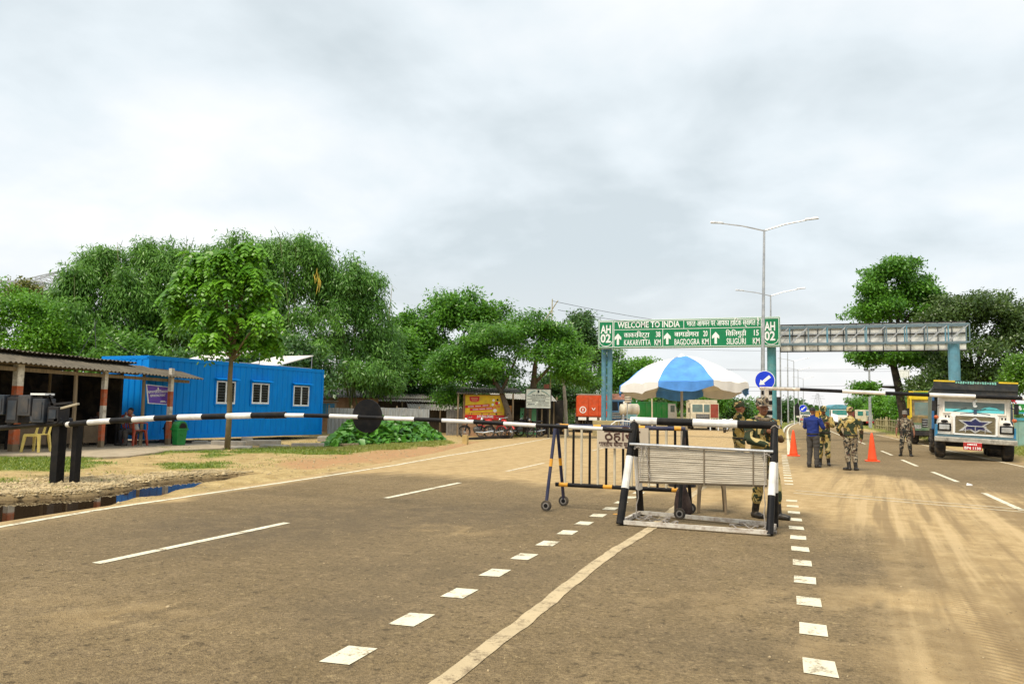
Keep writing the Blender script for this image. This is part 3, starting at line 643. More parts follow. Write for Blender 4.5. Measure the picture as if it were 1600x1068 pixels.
# long counter
ct = thing('counter', 'long brown counter under the corrugated shed roof', 'counter', (-20.75, 17.7, .14))
q = MB(); q.bx(-.3, .3, -1.75, 1.75, .76, .8); q.build('counter_top', wood, ct, bevel=.006)
for y0, y1 in ((-1.7, -.85), (-.55, .15), (.42, 1.15)):
    q = MB(); q.bx(.235, .26, y0, y1, .12, .755); q.build('front_panel', mat('brown_plywood', (.12, .08, .045), .7, var=.3, dirt=.3), ct)
for x, y in ((-.25, -1.7), (.2, -1.7), (-.25, 1.7), (.2, 1.7), (.2, .3)):
    q = MB(); q.bx(x-.025, x+.025, y-.025, y+.025, 0, .755); q.build('leg', darksteel, ct)
pr = thing('document_tray', 'grey slanted document case standing on the shed counter', 'case', (-20.7, 16.6, .945))
q = MB(); q.prism([(-.22, 0), (.22, 0), (.2, .1), (-.16, .28)], -.3, .3); q.build('case_body', mat('grey_plastic', (.22, .23, .25), .5), pr, bevel=.01); q = MB(); q.bx(.1, .115, .3, .32, 0, .42); q.build('lid_stay', steel, pr)
# plastic chairs
def chair(name, label, p, rz, m, back=True, legs=True, h=.43):
    t = thing(name, label, 'chair', p, rz)
    q = MB(); q.bx(-.22, .22, -.21, .21, h-.025, h); q.bx(-.22, .22, -.225, -.2, h-.07, h); q.build('seat', m, t, bevel=.01)
    for i, (x, y) in enumerate(((-1, -1), (1, -1), (1, 1), (-1, 1))):
        q = MB(); q.add([(x*(.2+.05*a)+dx*wd, y*(.19+.05*a)+dy*wd, z) for z, a, wd in ((h-.02, 0, .034), (0, 1, .024)) for dx, dy in ((-1, -1), (1, -1), (1, 1), (-1, 1))], [(0, 1, 5, 4), (1, 2, 6, 5), (2, 3, 7, 6), (3, 0, 4, 7), (3, 2, 1, 0), (4, 5, 6, 7)]); q.build('leg', m, t, bevel=.005)
    if back:
        for x in (-.15, -.05, .05, .15):
            q = MB(); q.tube([(x, .2, h-.01), (x*1.05, .25, h+.22), (x*1.1, .29, h+.4)], .02, 6, squash=.6); q.build('back_slat', m, t)
        q = MB(); q.tube([(-.22, .2, h-.02), (-.23, .26, h+.25), (-.2, .3, h+.42), (0, .31, h+.45), (.2, .3, h+.42), (.23, .26, h+.25), (.22, .2, h-.02)], .028, 8, squash=.7); q.build('back_frame', m, t)
        for x in (-1, 1):
            q = MB(); q.tube([(x*.24, .24, h+.2), (x*.26, 0, h+.22), (x*.25, -.2, h+.2), (x*.235, -.22, h)], .024, 7, squash=.8); q.build('armrest', m, t)
    return t
yl = PX(57, 690, -19.35)
t = chair('broken_chair', 'broken yellow plastic chair with only stubs left of its back', (yl.x, yl.y, .13), R(15), yellowplastic, False, h=.5)
for x in (-.19, .03, .19):
    q = MB(); q.add([(x-.03, .19, .48), (x+.03, .19, .48), (x+.025, .26, .7), (x-.025, .26, .68), (x-.03, .225, .48), (x+.03, .225, .48), (x+.025, .285, .7), (x-.025, .285, .68)], [(0, 1, 2, 3), (4, 7, 6, 5), (0, 4, 5, 1), (2, 6, 7, 3), (1, 5, 6, 2), (0, 3, 7, 4)]); q.build('back_stub', yellowplastic, t)
rc = PX(210, 690, -20.1)
chair('plastic_armchair', 'dark red plastic armchair standing beside the shed counter', (rc.x, rc.y, .14), R(172), redplastic, True, h=.47).scale = (1.15, 1.1, 1.08)
# banner on the shed post
bn = thing('banner', 'purple banner with white lettering hanging beside the last banded post', 'banner', PX(247, 616, -19.93))
p0, p1, p2, p3 = [PX(*k, -19.93)-bn.location for k in ((228.5, 600), (264, 604), (264, 632), (231.5, 630))]
def sheetbox(a, b_, c_, d_, th, off=(1, 0, 0)):
    o = Vector(off)*th; q = MB(); return q.add([a, b_, c_, d_, a-o, b_-o, c_-o, d_-o], [(0, 1, 2, 3), (7, 6, 5, 4), (0, 4, 5, 1), (1, 5, 6, 2), (2, 6, 7, 3), (3, 7, 4, 0)])
sheetbox(p0, p1, p2, p3, .02).build('border', signwhite, bn)
cen = (p0+p1+p2+p3)/4
sheetbox(*[cen+(p-cen)*k_+Vector((.004, 0, 0)) for p, k_ in ((p0, .93), (p1, .93), (p2, .93), (p3, .93))], .012).build('print', purple, bn)
bq = Matrix.Rotation(R(90), 4, 'Z') @ Matrix.Rotation(R(-3), 4, 'Y')
wv_ = (p1-p0).length
def bt(s, h, du, dz, width, nm='lettering'): text(s, h, signwhite, bn, T((.01, -wv_/2+du*wv_, dz)) @ bq, nm, .02, width)
bt('REPORTERS & CARRIERS', .075, .06, .035, wv_*.86); bt('REPORTING POINT', .075, .16, -.085, wv_*.66)
for du, dz, w_ in ((.38, .13, .24), (.62, -.22, .2), (.6, -.255, .26)):
    q = MB(); q.bx(0, .006, 0, w_*wv_, 0, .02); q.build('small_print', signwhite, bn, loc=(.006, -wv_/2+du*wv_, dz))
q = MB(); q.lathe([(.02, 0), (.03, .03), (.022, .06), (.01, .085)], 8); q.build('emblem', signwhite, bn, loc=(.004, -wv_/2+.48*wv_, .16))
# waste bins
def bin_(name, label, p, rz, m, hood=True):
    t = thing(name, label, 'bin', p, rz); q = MB()
    q.add([(x*w_, y*w_*.8, z) for z, w_ in ((0, .155), (.52, .2)) for x, y in ((-1, -1), (1, -1), (1, 1), (-1, 1))], [(3, 2, 1, 0), (4, 5, 6, 7), (0, 1, 5, 4), (1, 2, 6, 5), (2, 3, 7, 6), (3, 0, 4, 7)]); q.build('body', m, t, bevel=.02)
    q = MB(); q.bx(-.225, .225, -.19, .19, .5, .56); q.build('rim', m, t, bevel=.012)
    arc = [(.2*math.cos(a), .555+.26*math.sin(a)) for a in np.linspace(0, math.pi, 13)]
    q = MB(); q.prism(arc, -.165, .17); q.build('hood', m, t, bevel=.015)
    arc = [(.135*math.cos(a), .575+.17*math.sin(a)) for a in np.linspace(0, math.pi, 11)]
    q = MB(); q.prism(arc, -.19, -.16); q.build('opening', darkwall, t); return t
pb = PX(279, 697, -19.2); bin_('waste_bin', 'green plastic waste bin with a domed hood by the last banded post', (pb.x, pb.y, .14), R(80), greenplastic)
pb = PX(262, 697, -19.95); bin_('waste_bin', 'dark waste bin half hidden behind the last banded post', (pb.x, pb.y+.1, .14), R(60), darksteel)
# ---- container office
CO = thing('container_office', 'long bright blue corrugated container office with three barred windows', 'container', (-20.72, 20.75, .27), R(-6.2))
CL, CH, CW = 9.25, 2.9, 2.44
q = MB(); prof = []; y = .06
while y < CL-.2:
    prof += [(y, 0), (y+.21, 0), (y+.235, -.02), (y+.275, -.02)]; y += .3
prof += [(CL-.06, 0)]
vs = []
for y, x in prof: vs += [(x, y, .16), (x, y, CH-.11)]
q.add(vs, [(2*i, 2*i+2, 2*i+3, 2*i+1) for i in range(len(prof)-1)])
pe = []; x = -.06
while x > -CW+.2:
    pe += [(x, 0), (x-.21, 0), (x-.235, .03), (x-.275, .03)]; x -= .3
pe += [(-CW+.06, 0)]
vs = []
for x, y in pe: vs += [(x, y, .16), (x, y, CH-.11)]
q.add(vs, [(2*i+2, 2*i, 2*i+1, 2*i+3) for i in range(len(pe)-1)])
q.bx(-CW, -.06, CL-.05, CL, .1, CH-.1); q.bx(-CW, -CW+.04, .05, CL-.05, .1, CH-.1)
q.build('corrugated_wall', blue, CO)
q = MB(); q.bx(-CW, .02, 0, CL, CH-.05, CH)
q.bx(-.1, .02, 0, CL, CH-.14, CH-.05); q.bx(-.1, .02, 0, CL, 0, .17); q.bx(-CW, -.1, 0, .1, 0, .17); q.bx(-CW, -.1, 0, .1, CH-.14, CH-.05)
q.build('roof_and_rails', blue, CO)
for y in (0, CL-.12):
    q = MB(); q.bx(-.12, .025, y, y+.12, .0, CH-.03); q.build('corner_post', blue, CO, bevel=.01)
iv = CO.matrix_basis.copy(); CO_M = Matrix.LocRotScale(CO.location, CO.rotation_euler, None); CO_I = CO_M.inverted()
def on_container(u, v):                          # local point of the long face seen at u, v
    d = CO_I.to_3x3() @ ray(u, v); o = CO_I @ Vector((0, 0, EYE)); return o+d*((.0-o.x)/d.x)
for (ua, va, ub, vb) in ((338, 594.5, 365.5, 631), (393.5, 598, 418.5, 631), (458, 602, 481, 634.5)):
    a = on_container(ua, va); b_ = on_container(ub, vb); y0, y1, z0, z1 = a.y, b_.y, b_.z, a.z
    q = MB()
    for q0 in ((y0, y0+.05, z0, z1), (y1-.05, y1, z0, z1), (y0+.05, y1-.05, z1-.05, z1), (y0+.05, y1-.05, z0, z0+.07), ((y0+y1)/2-.03, (y0+y1)/2+.03, z0+.07, z1-.05)): q.bx(.0, .05, *q0)
    w_ = q.build('window', mat('window_frame_white', (.78, .8, .82), .5, dirt=.05), CO)
    for k_ in range(2):
        yy = (y0+.05, (y0+y1)/2+.03)[k_]; q = MB(); q.bx(.005, .02, yy, ((y0+y1)/2-.03, y1-.05)[k_], z0+.07, z1-.05); q.build('pane', glass, w_)
    q = MB()
    for j in range(1, 7): q.beam((.03, y0+.05, z0+.07+j*(z1-z0-.12)/7), (.03, y1-.05, z0+.07+j*(z1-z0-.12)/7), .008, .012)
    q.build('grille', mat('grille_grey', (.12, .14, .16), .5), w_)
    q = MB(); q.add([(.02, y0-.08, z1+.1), (.02, y1+.1, z1+.1), (.2, y1+.14, z1+.05), (.2, y0-.08, z1+.05), (.02, y0-.08, z1+.12), (.02, y1+.1, z1+.12), (.2, y1+.14, z1+.07), (.2, y0-.08, z1+.07)], [(3, 2, 1, 0), (4, 5, 6, 7), (0, 1, 5, 4), (1, 2, 6, 5), (2, 3, 7, 6), (3, 0, 4, 7)]); q.build('drip_hood', blue, w_)
    q = MB()
    for q0 in ((y0-.06, y0, z0-.06, z1+.06), (y1, y1+.06, z0-.06, z1+.06), (y0, y1, z1, z1+.06), (y0, y1, z0-.06, z0)): q.bx(-.005, .035, *q0)
    q.build('surround', blue, w_)
# tilted white panels on the container roof, rising towards the far end
for y0_, zt, lab in ((3.3, .68, 'white tilted roof panel on the blue container, partly behind the young tree'), (6.5, .62, 'white tilted roof panel on thin legs at the right end of the blue container')):
    t = thing('roof_panel', lab, 'panel', CO_M @ Vector((0, y0_, CH)), R(-6.2), 'tilted panels on the container roof')
    A = [Vector(p) for p in ((-2.25, 0, .06), (-.12, 0, .06), (-.12, 2.15, zt), (-2.25, 2.15, zt))]; nrm_ = Vector((0, -.28, 1)).normalized()
    for i in range(3):
        q = MB(); a, b_, c_, e_ = A[0].lerp(A[1], i/3), A[0].lerp(A[1], (i+1)/3-.006), A[3].lerp(A[2], (i+1)/3-.006), A[3].lerp(A[2], i/3)
        q.add([a, b_, c_, e_]+[p-nrm_*.04 for p in (a, b_, c_, e_)], [(0, 1, 2, 3), (7, 6, 5, 4), (0, 4, 5, 1), (1, 5, 6, 2), (2, 6, 7, 3), (3, 7, 4, 0)]); q.build('sheet', mat('white_sheet', (.8, .76, .72), .4, var=.05, dirt=.1), t)
    for p in (A[2]-Vector((.05, .05, 0)), A[3]+Vector((.05, -.05, 0))):
        q = MB(); q.cyl((p.x, p.y, 0), (p.x, p.y, p.z-.03), .022, n=6); q.build('leg', steel, t)
    q = MB(); q.beam((A[2].x-.05, .1, .02), (A[2].x-.05, 2.1, .02), .04, .04); q.build('base_rail', steel, t)
# blocks the container stands on and rubble in front of it
blk = [(250, 300, 687, 697, 27.2, 'dark concrete block under the left end of the blue container', .5), (300, 322, 689, 698, 27.4, 'mossy block under the blue container left of the young tree', .4), (330, 378, 689, 699, 26.4, 'long grey slab of concrete lying just left of the young tree trunk', .5), (345, 390, 698, 703.5, 25.6, 'low flat slab lying at the foot of the young tree', .6),
       (377, 393, 683, 691, 28.6, 'small concrete block right of the young tree trunk under the container', .4), (384, 432, 688, 698, 27.6, 'pale concrete slab under the second container window', .5), (405, 446, 695, 701, 26.6, 'low broken slab in the grass under the second container window', .5), (456, 505, 692, 699.5, 27.4, 'long low kerb-like block under the third container window', .35), (496, 513, 682, 693, 31.5, 'squarish block under the right corner of the blue container', .5), (512, 560, 693, 698, 28, 'thin dark plank lying in the grass right of the container', .2)]
for u0_, u1_, v0_, v1_, d_, lab, dep in blk:
    d_ = max(d_, 1800/(v1_-(626.6+.0175*u1_))*.97)
    a = PD((u0_+u1_)/2, v1_, d_); w_ = (u1_-u0_)*d_/FPX; h_ = (v1_-v0_)*d_/FPX
    dark_ = 'dark' in lab; t = MB().box((0, dep/2, h_/2), (w_, dep, h_)).build('plank' if 'plank' in lab else 'concrete_block', wood if 'plank' in lab else (concrete if not dark_ else darksteel), None, bevel=.02)
    t.location = (a.x, a.y, max(-.02, a.z)); t.rotation_euler = (random.uniform(-.03, .03), random.uniform(-.03, .03), FACE+random.uniform(-.15, .3))
    tag(t, lab, 'plank' if 'plank' in lab else 'block', 'blocks under and before the container')
# ---- boom barrier on the left
BM = thing('boom_barrier', 'long lowered black and white boom barrier with a round black disc', 'barrier', (-12.5, 10.6, 0))
def BW(x, z, y=10.5): return Vector((x+12.5, y-10.6, z))
for x, y, wd, name in ((-12.57, 10.6, .17, 'post'), (-12.27, 10.72, .125, 'post')):
    q = MB(); q.bx(-wd/2, wd/2, -wd/2, wd/2, -.1, 1.1); q.build(name, black, BM, bevel=.008, loc=(x+12.5, y-10.6, 0))
q = MB(); q.bx(-.3, .35, -.13, .13, 1.1, 1.14); q.cyl((-.0, -.16, 1.17), (0, .16, 1.17), .05); q.build('pivot_bracket', darksteel, BM)
seg = [(-12.28, 1.1), (-12.2, 1.11), (-11.77, 1.15), (-11.25, 1.19), (-10.75, 1.22), (-10.26, 1.255), (-9.76, 1.28), (-9.25, 1.3), (-8.75, 1.32), (-8.25, 1.34), (-7.75, 1.355), (-7.24, 1.36), (-6.77, 1.36), (-6.26, 1.355), (-5.8, 1.345), (-5.29, 1.34), (-4.83, 1.33), (-4.32, 1.32), (-3.85, 1.305), (-3.36, 1.29), (-2.88, 1.28), (-2.39, 1.265), (-1.98, 1.25)]
for i in range(len(seg)-1):
    r_ = .05 if i < 10 else .034-.0006*(i-10)
    q = MB(); q.cyl(BW(*seg[i]), BW(*seg[i+1]), r_, n=14); q.build('arm_segment', (white if i % 2 == 0 else black), BM, smooth=False)
q = MB(); q.cyl(BW(-8.0, 1.345), BW(-7.6, 1.36), .053, n=12); q.build('joint_sleeve', black, BM)
q = MB(); q.tube([BW(-6.17, 1.37, 10.56), BW(-6.17, 1.37, 10.575)], .262, 40); dsc = q.build('stop_disc', black, BM); dsc.location = (0, .05, 0)
q = MB(); q.cyl(BW(-12.35, 1.13), BW(-13.95, 1.0), .05); q.build('rear_arm', black, BM)
q = MB()
for a, b_ in (((-13.75, 1.02), (-13.75, 1.6)), ((-12.55, 1.15), (-12.75, 1.62)), ((-13.75, 1.6), (-12.75, 1.62)), ((-12.8, 1.45), (-12.2, 1.5)), ((-12.75, 1.6), (-12.45, 1.18)), ((-13.75, 1.05), (-12.7, 1.6))): q.beam(BW(*a), BW(*b_), .04, .04)
q.build('counterweight_frame', darksteel, BM)
q = MB(); q.beam(BW(-12.6, 1.36), BW(-12.05, 1.48), .05, .035); q.build('lever', mat('bare_wood', (.4, .35, .25), .7), BM)
plate = mat('dull_blue_plate', (.03, .04, .055), .5, .3, dirt=.25)
for x0, x1, z0, z1, dy, mm_ in ((-13.98, -13.76, 1.25, 1.62, .0, plate), (-13.74, -13.42, 1.1, 1.58, .04, darksteel), (-13.4, -13.08, 1.24, 1.62, .0, plate), (-13.06, -12.76, 1.12, 1.56, .02, plate), (-12.72, -12.45, 1.14, 1.42, .06, darksteel)):
    q = MB(); q.bx(x0+12.5, x1+12.5, -.22+dy, .02+dy, z0, z1); o = q.build('counterweight', mm_, BM, bevel=.015)
    q = MB(); q.bx(x0+12.55, x1+12.45, -.23+dy, -.222+dy, z0+.06, z1-.06); q.build('raised_face', plate, o)
q = MB(); q.bx(-.62, -.26, -.2, 0, 1.625, 1.66); q.build('pale_cover', signwhite, BM)
# ================================================================== barricades, umbrella, signs in the road
BR = thing('barricade', 'black and white tube barricade with a cane mat panel in the middle of the road', 'barricade', (-1.1, 10.75, 0))
def bl(p): return Vector(p)-Vector((-1.1, 10.75, 0))
def banded(parent, a, b_, cuts, cols, r_, name='leg', n=12):
    a, b_ = Vector(a), Vector(b_); cuts = [0]+list(cuts)+[1]; root = None
    for i in range(len(cuts)-1):
        q = MB(); q.cyl(a.lerp(b_, cuts[i]), a.lerp(b_, cuts[i+1]), r_, n=n)
        o = q.build(name if root is None else 'painted_band', cols[i % len(cols)], root or parent); root = root or o
    return root
TL, TR = bl((-2.0, 10.8, 1.385)), bl((-.14, 10.8, 1.36))
banded(BR, TL-Vector((.06, 0, 0)), TR+Vector((.03, 0, 0)), (.19, .44, .74), (white, black), .052, 'top_bar')
banded(BR, TL, bl((-2.1, 10.28, .02)), (.36, .67), (black, white), .053); banded(BR, TL, bl((-2.03, 11.45, .02)), (.36, .72), (black, white), .05)
banded(BR, TR, bl((-.21, 10.22, .02)), (.36, .66), (black, white), .046); banded(BR, TR, bl((-.155, 10.98, .02)), (.36, .66), (black, white), .042)
q = MB()
q.beam(bl((-2.12, 10.3, .045)), bl((-.2, 10.22, .045)), .05, .05); q.build('base_rail', rustwhite, BR)
q = MB(); q.beam(bl((-2.05, 11.4, .045)), bl((-.16, 11.0, .045)), .05, .05); q.build('base_rail', rustwhite, BR)
for a, b_ in (((-2.09, 10.34, .04), (-2.04, 11.36, .04)), ((-.2, 10.26, .04), (-.16, 10.96, .04))):
    q = MB(); q.beam(bl(a), bl(b_), .05, .05); q.build('base_rail', rustwhite, BR)
yp = 10.62
p = [PY(u, v, yp)-Vector((-1.1, 10.75, 0)) for u, v in ((998, 697), (1198, 708.5), (1198, 758), (998, 751.5))]
# the mat: canes tied side by side
kc = 17
for i in range(kc):
    a, b_ = p[0].lerp(p[3], (i+.5)/kc), p[1].lerp(p[2], (i+.5)/kc); j = [Vector((0, random.uniform(-.004, .004), random.uniform(-.003, .003))) for _ in range(4)]
    q = MB(); q.tube([a+j[0], a.lerp(b_, .33)+j[1], a.lerp(b_, .66)+j[2], b_+j[3]], .0165, 7); q.build('cane', straw, BR)
for t_ in (.085, .525, .9):
    q = MB(); q.cyl(p[0].lerp(p[1], t_)+Vector((0, -.022, .02)), p[3].lerp(p[2], t_)+Vector((0, -.022, -.02)), .009, n=6); q.build('mat_stick', mat('stick', (.2, .16, .11), .8), BR)
q = MB(); q.beam(p[0]+Vector((0, .02, .02)), p[3]+Vector((0, .02, -.01)), .02, .02); q.beam(p[1]+Vector((0, .02, .02)), p[2]+Vector((0, .02, -.01)), .02, .02); q.beam(p[3]+Vector((0, .02, -.012)), p[2]+Vector((0, .02, -.012)), .02, .02); q.build('mat_frame', mat('stick', (.2, .16, .11)), BR)
q = MB(); q.cyl(p[0]+Vector((-.12, -.03, .03)), p[1]+Vector((.08, -.03, .03)), .021); q.build('mat_rail', steel, BR)
cordm = mat('grey_cord', (.3, .27, .24), .8)
def cord(pts, r_): q = MB(); q.tube(pts, r_, 5); q.build('tie_wire', cordm, BR)
def rope(a, b_, sag, r_=.007, k=10):
    a, b_ = Vector(a), Vector(b_); cord([a.lerp(b_, i/k)+Vector((.01*math.sin(i*2.1), .01*math.cos(i*1.7), -sag*4*(i/k)*(1-i/k))) for i in range(k+1)], r_)
rope(p[1]+Vector((-.03, -.06, .02)), (.83, -.42, .06), -.02); rope(p[0]+Vector((.05, -.05, 0)), (-.82, -.3, .08), .02); rope(p[0]+Vector((.1, -.05, 0)), p[0]+Vector((.17, -.06, -.45)), .0)
for c_, r_ in (((-.78, -.05, .1), .12), ((-.6, .1, .06), .16), ((.7, .2, .05), .2), ((.55, .1, .03), .17), ((.86, -.3, .04), .1), ((-.35, -.38, .09), .09)):
    cord([(c_[0]+r_*math.cos(a)*(1+.2*math.sin(3*a)), c_[1]+r_*.7*math.sin(a), c_[2]-.03+.03*math.sin(2.3*a)) for a in np.linspace(0, 9, 22)], .008)
for pt in (TL, TR, p[0], p[1]): cord([pt+Vector((.06*math.cos(a), .06*math.sin(a), .02*math.sin(a*3)-.02)) for a in np.linspace(0, 12, 26)], .009)
# ---- wheeled barrier behind it
WB = thing('wheeled_barrier', 'wheeled steel barrier of navy and amber tubes carrying a pale Hindi stop sign', 'barrier', (-2.4, 11.6, 0))
def wl(x, z, y=11.6): return Vector((x+2.4, y-11.6, z))
def wheel(parent, c_, r_, wd, ax='Y', spokes=False):
    a = Vector((0, wd/2, 0)) if ax == 'Y' else Vector((wd/2, 0, 0)); c_ = Vector(c_)
    q = MB(); q.cyl(c_-a, c_+a, r_, n=18); o = q.build('wheel', rubber, parent, bevel=.008)
    q = MB(); q.cyl(c_-a*1.15, c_+a*1.15, r_*.62, n=14); o2 = q.build('hub', mat('castor_grey', (.25, .24, .23), .5, .5, dirt=.4), o); q = MB(); q.cyl(c_-a*1.25, c_+a*1.25, r_*.4, n=12); q.build('hub_centre', black, o); return o
xl_, xr_ = -3.38, -1.4
for x in (xl_, xr_):
    m_ = navy if x == xl_ else black
    for dy, dx in ((-.36, -.04), (.36, .03)):
        banded(WB, wl(x+dx*.2, 1.25, 11.6+dy*.1), wl(x+dx, .1, 11.6+dy), (.42, .52), (m_, amber), .026, 'leg')
        wheel(WB, wl(x+dx, .08, 11.6+dy), .08, .045, 'Y')
cut = (.06, .11, .29, .35, .63, .69, .88, .93)
banded(WB, wl(xl_, 1.27), wl(xr_, 1.27), (.03, .1, .3, .36, .64, .7, .92, .97), (navy, amber), .032, 'top_rail')
banded(WB, wl(xl_, .37), wl(xr_, .37), (.03, .1, .38, .45, .9, .97), (black, amber), .032, 'bottom_rail')
xs = np.linspace(xl_+.15, xr_-.15, 14)
for i, x in enumerate(xs):
    q = MB(); q.cyl(wl(x, .39), wl(x, 1.25), .019, n=8); q.build('upright', palebar if i % 2 == 0 else black, WB)
sg = (PY(937, 667, 11.53), PY(1011, 698, 11.53))
q = MB(); q.bx(-2.7+2.4, -1.93+2.4, -.085, -.06, .955, 1.27); pl_ = q.build('stop_sign', mat('faded_sign', (.55, .47, .36), .6, var=.1, dirt=.4), WB)
brown = mat('brown_lettering', (.07, .03, .02), .6, dirt=0, bmp=0)
text('ठहिरये', .16, brown, pl_, T((-.2, -.09, 1.075)), 'lettering', .02, .55); text('भारतीय सीमा सुरक्षा बल', .065, brown, pl_, T((-.28, -.09, .985)), 'lettering', .03, .7)
# black bag hanging on the barrier post, stool behind
bg_ = thing('bag', 'limp dark brown cloth bag hung on the right post of the wheeled barrier', 'bag', (-1.43, 11.5, 0))
q = MB(); pts = [(0, .0, .47), (-.01, 0, .36), (-.0, .02, .2), (.01, .02, .08), (0, .02, .03)]
q.tube([Vector(p_) for p_ in pts], [.035, .085, .125, .135, .1], 12, squash=.55); o = q.build('bag_body', mat('dark_bag_cloth', (.04, .025, .025), .9, var=.5, vs=12), bg_, smooth=True)
q = MB(); q.tube([(-.02, 0, .45), (.0, -.03, .6), (.03, -.02, .75), (.04, 0, 1.15)], .012, 5); q.build('strap', mat('dark_bag_cloth', (.04, .025, .025)), bg_)
sp0 = G(1112, 800)
st = thing('stool', 'brown plastic stool behind the cane mat barricade', 'stool', (sp0.x, sp0.y, 0), R(8))
q = MB(); q.bx(-.2, .2, -.18, .18, .47, .5); q.build('seat', brownplastic, st, bevel=.012)
for x, y in ((-1, -1), (1, -1), (1, 1), (-1, 1)):
    q = MB(); q.tube([(x*.16, y*.14, .47), (x*.18, y*.16, .35), (x*.2, y*.18, 0)], [.035, .024, .02], 6); q.build('leg', brownplastic, st)
# ---- umbrella
UB = thing('umbrella', 'large sun umbrella with alternating white and blue panels', 'umbrella', (-2.04, 16.3, 0), R(-80))
q = MB(); q.cyl((0, 0, 0), (0, 0, 2.6), .028, n=10); q.build('pole', mat('umbrella_pole', (.55, .5, .44), .5, .3), UB)
q = MB(); q.lathe([(.28, 0), (.28, .06), (.24, .1), (.05, .12), (.05, .3)], 18); q.build('base', darksteel, UB)
RU, ZT, ZR = 1.36, 2.67, 2.05
tilt = Matrix.Rotation(R(-3), 4, 'Y') @ Matrix.Rotation(R(2), 4, 'X')
def upt(a, s):                                     # sag between the ribs, droop along them
    k = abs(((a/(math.pi/4)+.5) % 1)-.5)*2
    rr = RU*s*(1-.07*(1-k)*s); z = ZT-(ZT-ZR)*(s**1.75)+.02*math.sin(3*s+a)-.03*(1-k)*s*(1-s)*2.
    z += .05*s*(noise.noise(Vector((rr*math.cos(a)*2.2, rr*math.sin(a)*2.2, 3)))+.6*noise.noise(Vector((rr*math.cos(a)*5+a*3, rr*math.sin(a)*5, 7)))); p_ = tilt @ (Vector((rr*math.cos(a), rr*math.sin(a), z-2.4))); return p_+Vector((0, 0, 2.4))
for i in range(8):
    a0 = (i-.5)*math.pi/4; q = MB(); na, ns = 10, 14; vs = []
    for s_ in range(ns+1):
        for a in range(na+1): vs.append(upt(a0+a/na*math.pi/4, s_/ns*.995+.005))
    fs = [(s_*(na+1)+a, s_*(na+1)+a+1, (s_+1)*(na+1)+a+1, (s_+1)*(na+1)+a) for s_ in range(ns) for a in range(na)]
    q.add(vs, fs); m_ = umbblue if i % 2 == 0 else umbwhite; o = q.build('canopy_panel', m_, UB, smooth=True)
    q = MB(); vs = []
    for a in range(na+1):
        p_ = upt(a0+a/na*math.pi/4, 1); kk = math.sin(math.pi*a/na); rad = Vector((p_.x, p_.y, 0)).normalized()
        vs += [p_, p_-Vector((0, 0, .11+.09*kk))+rad*.02*math.sin(a*1.9+i)]
    q.add(vs, [(2*a, 2*a+2, 2*a+3, 2*a+1) for a in range(na)]); q.build('valance', m_, o, smooth=True)
    q = MB(); q.tube([upt(a0+.001, s_/6)-Vector((0, 0, .02)) for s_ in range(1, 7)], .008, 5); q.build('rib', steel, UB)
q = MB(); q.lathe([(.06, 2.62), (.1, 2.66), (.05, 2.71), (.015, 2.74)], 10); q.build('cap', umbwhite, UB)
# ---- keep-left sign
def keepleft(label, p, rz, dia, zc, post=True):
    t = thing('keep_left_sign', label, 'road sign', p, rz, 'round blue arrow signs'); r_ = dia/2
    q = MB(); q.tube([(0, .0, zc), (0, .015, zc)], r_, 36); q.build('rim', signwhite, t)
    q = MB(); q.tube([(0, -.006, zc), (0, .0, zc)], r_*.94, 36); q.build('face', signblue, t)
    A = Matrix.Rotation(R(-40), 4, 'Y'); s_ = r_
    pts = [(-.72, 0), (-.25, .34), (-.25, .13), (.66, .15), (.66, -.15), (-.25, -.13), (-.25, -.34)]
    q = MB(); q.prism([(x*s_, z*s_) for x, z in pts], -.011, -.007, 0, T((0, 0, zc)) @ A); q.build('arrow', signwhite, t)
    if post:
        q = MB(); q.cyl((0, .05, 0), (0, .05, zc+r_*.6), .045); q.build('post', steel, t)
    return t
ks_ = PD(1195, 594, 30); keepleft('round blue keep left sign with a white arrow above the soldiers', (ks_.x, ks_.y, 0), FACE-.3, .76, ks_.z)
hp = gp(1198, 31)
t = thing('marker_post', 'square white post with peeling black marks under the blue arrow sign', 'post', (hp.x, hp.y, 0), FACE-.2)
q = MB(); q.bx(-.2, .2, -.1, .1, 0, 2.55); q.build('post_body', mat('peeling_white', (.6, .58, .53), .6, dirt=.9, ds=7, dcol=(.05, .05, .05)), t, bevel=.02)
q = MB()
for z in (1.5, 1.9, 2.3): q.bx(-.21, .21, -.115, -.102, z, z+.16)
q.build('black_band', black, t)
# ---- traffic cones
cone0 = thing('traffic_cone', 'orange traffic cone on the white edge line beside the median', 'cone', (0, 0, 0), 0, 'traffic cones on the right carriageway')
q = MB(); q.bx(-.2, .2, -.2, .2, 0, .035); q.build('base', orange, cone0, bevel=.012)
q = MB(); q.lathe([(.145, .03), (.13, .08), (.085, .42), (.05, .66), (.028, .75), (.02, .76)], 20); q.build('cone_body', orange, cone0, smooth=True)
p_ = G(1240, 712); s_ = (34.*p_.dot(f0)/FPX)/.76; cone0.location = p_; cone0.scale = (1.1, 1.1, 1.25)
c2 = copy_tree(cone0); c2['label'] = 'orange traffic cone standing alone in the right lane before the soldiers'; c2.location = G(1363, 720.5)
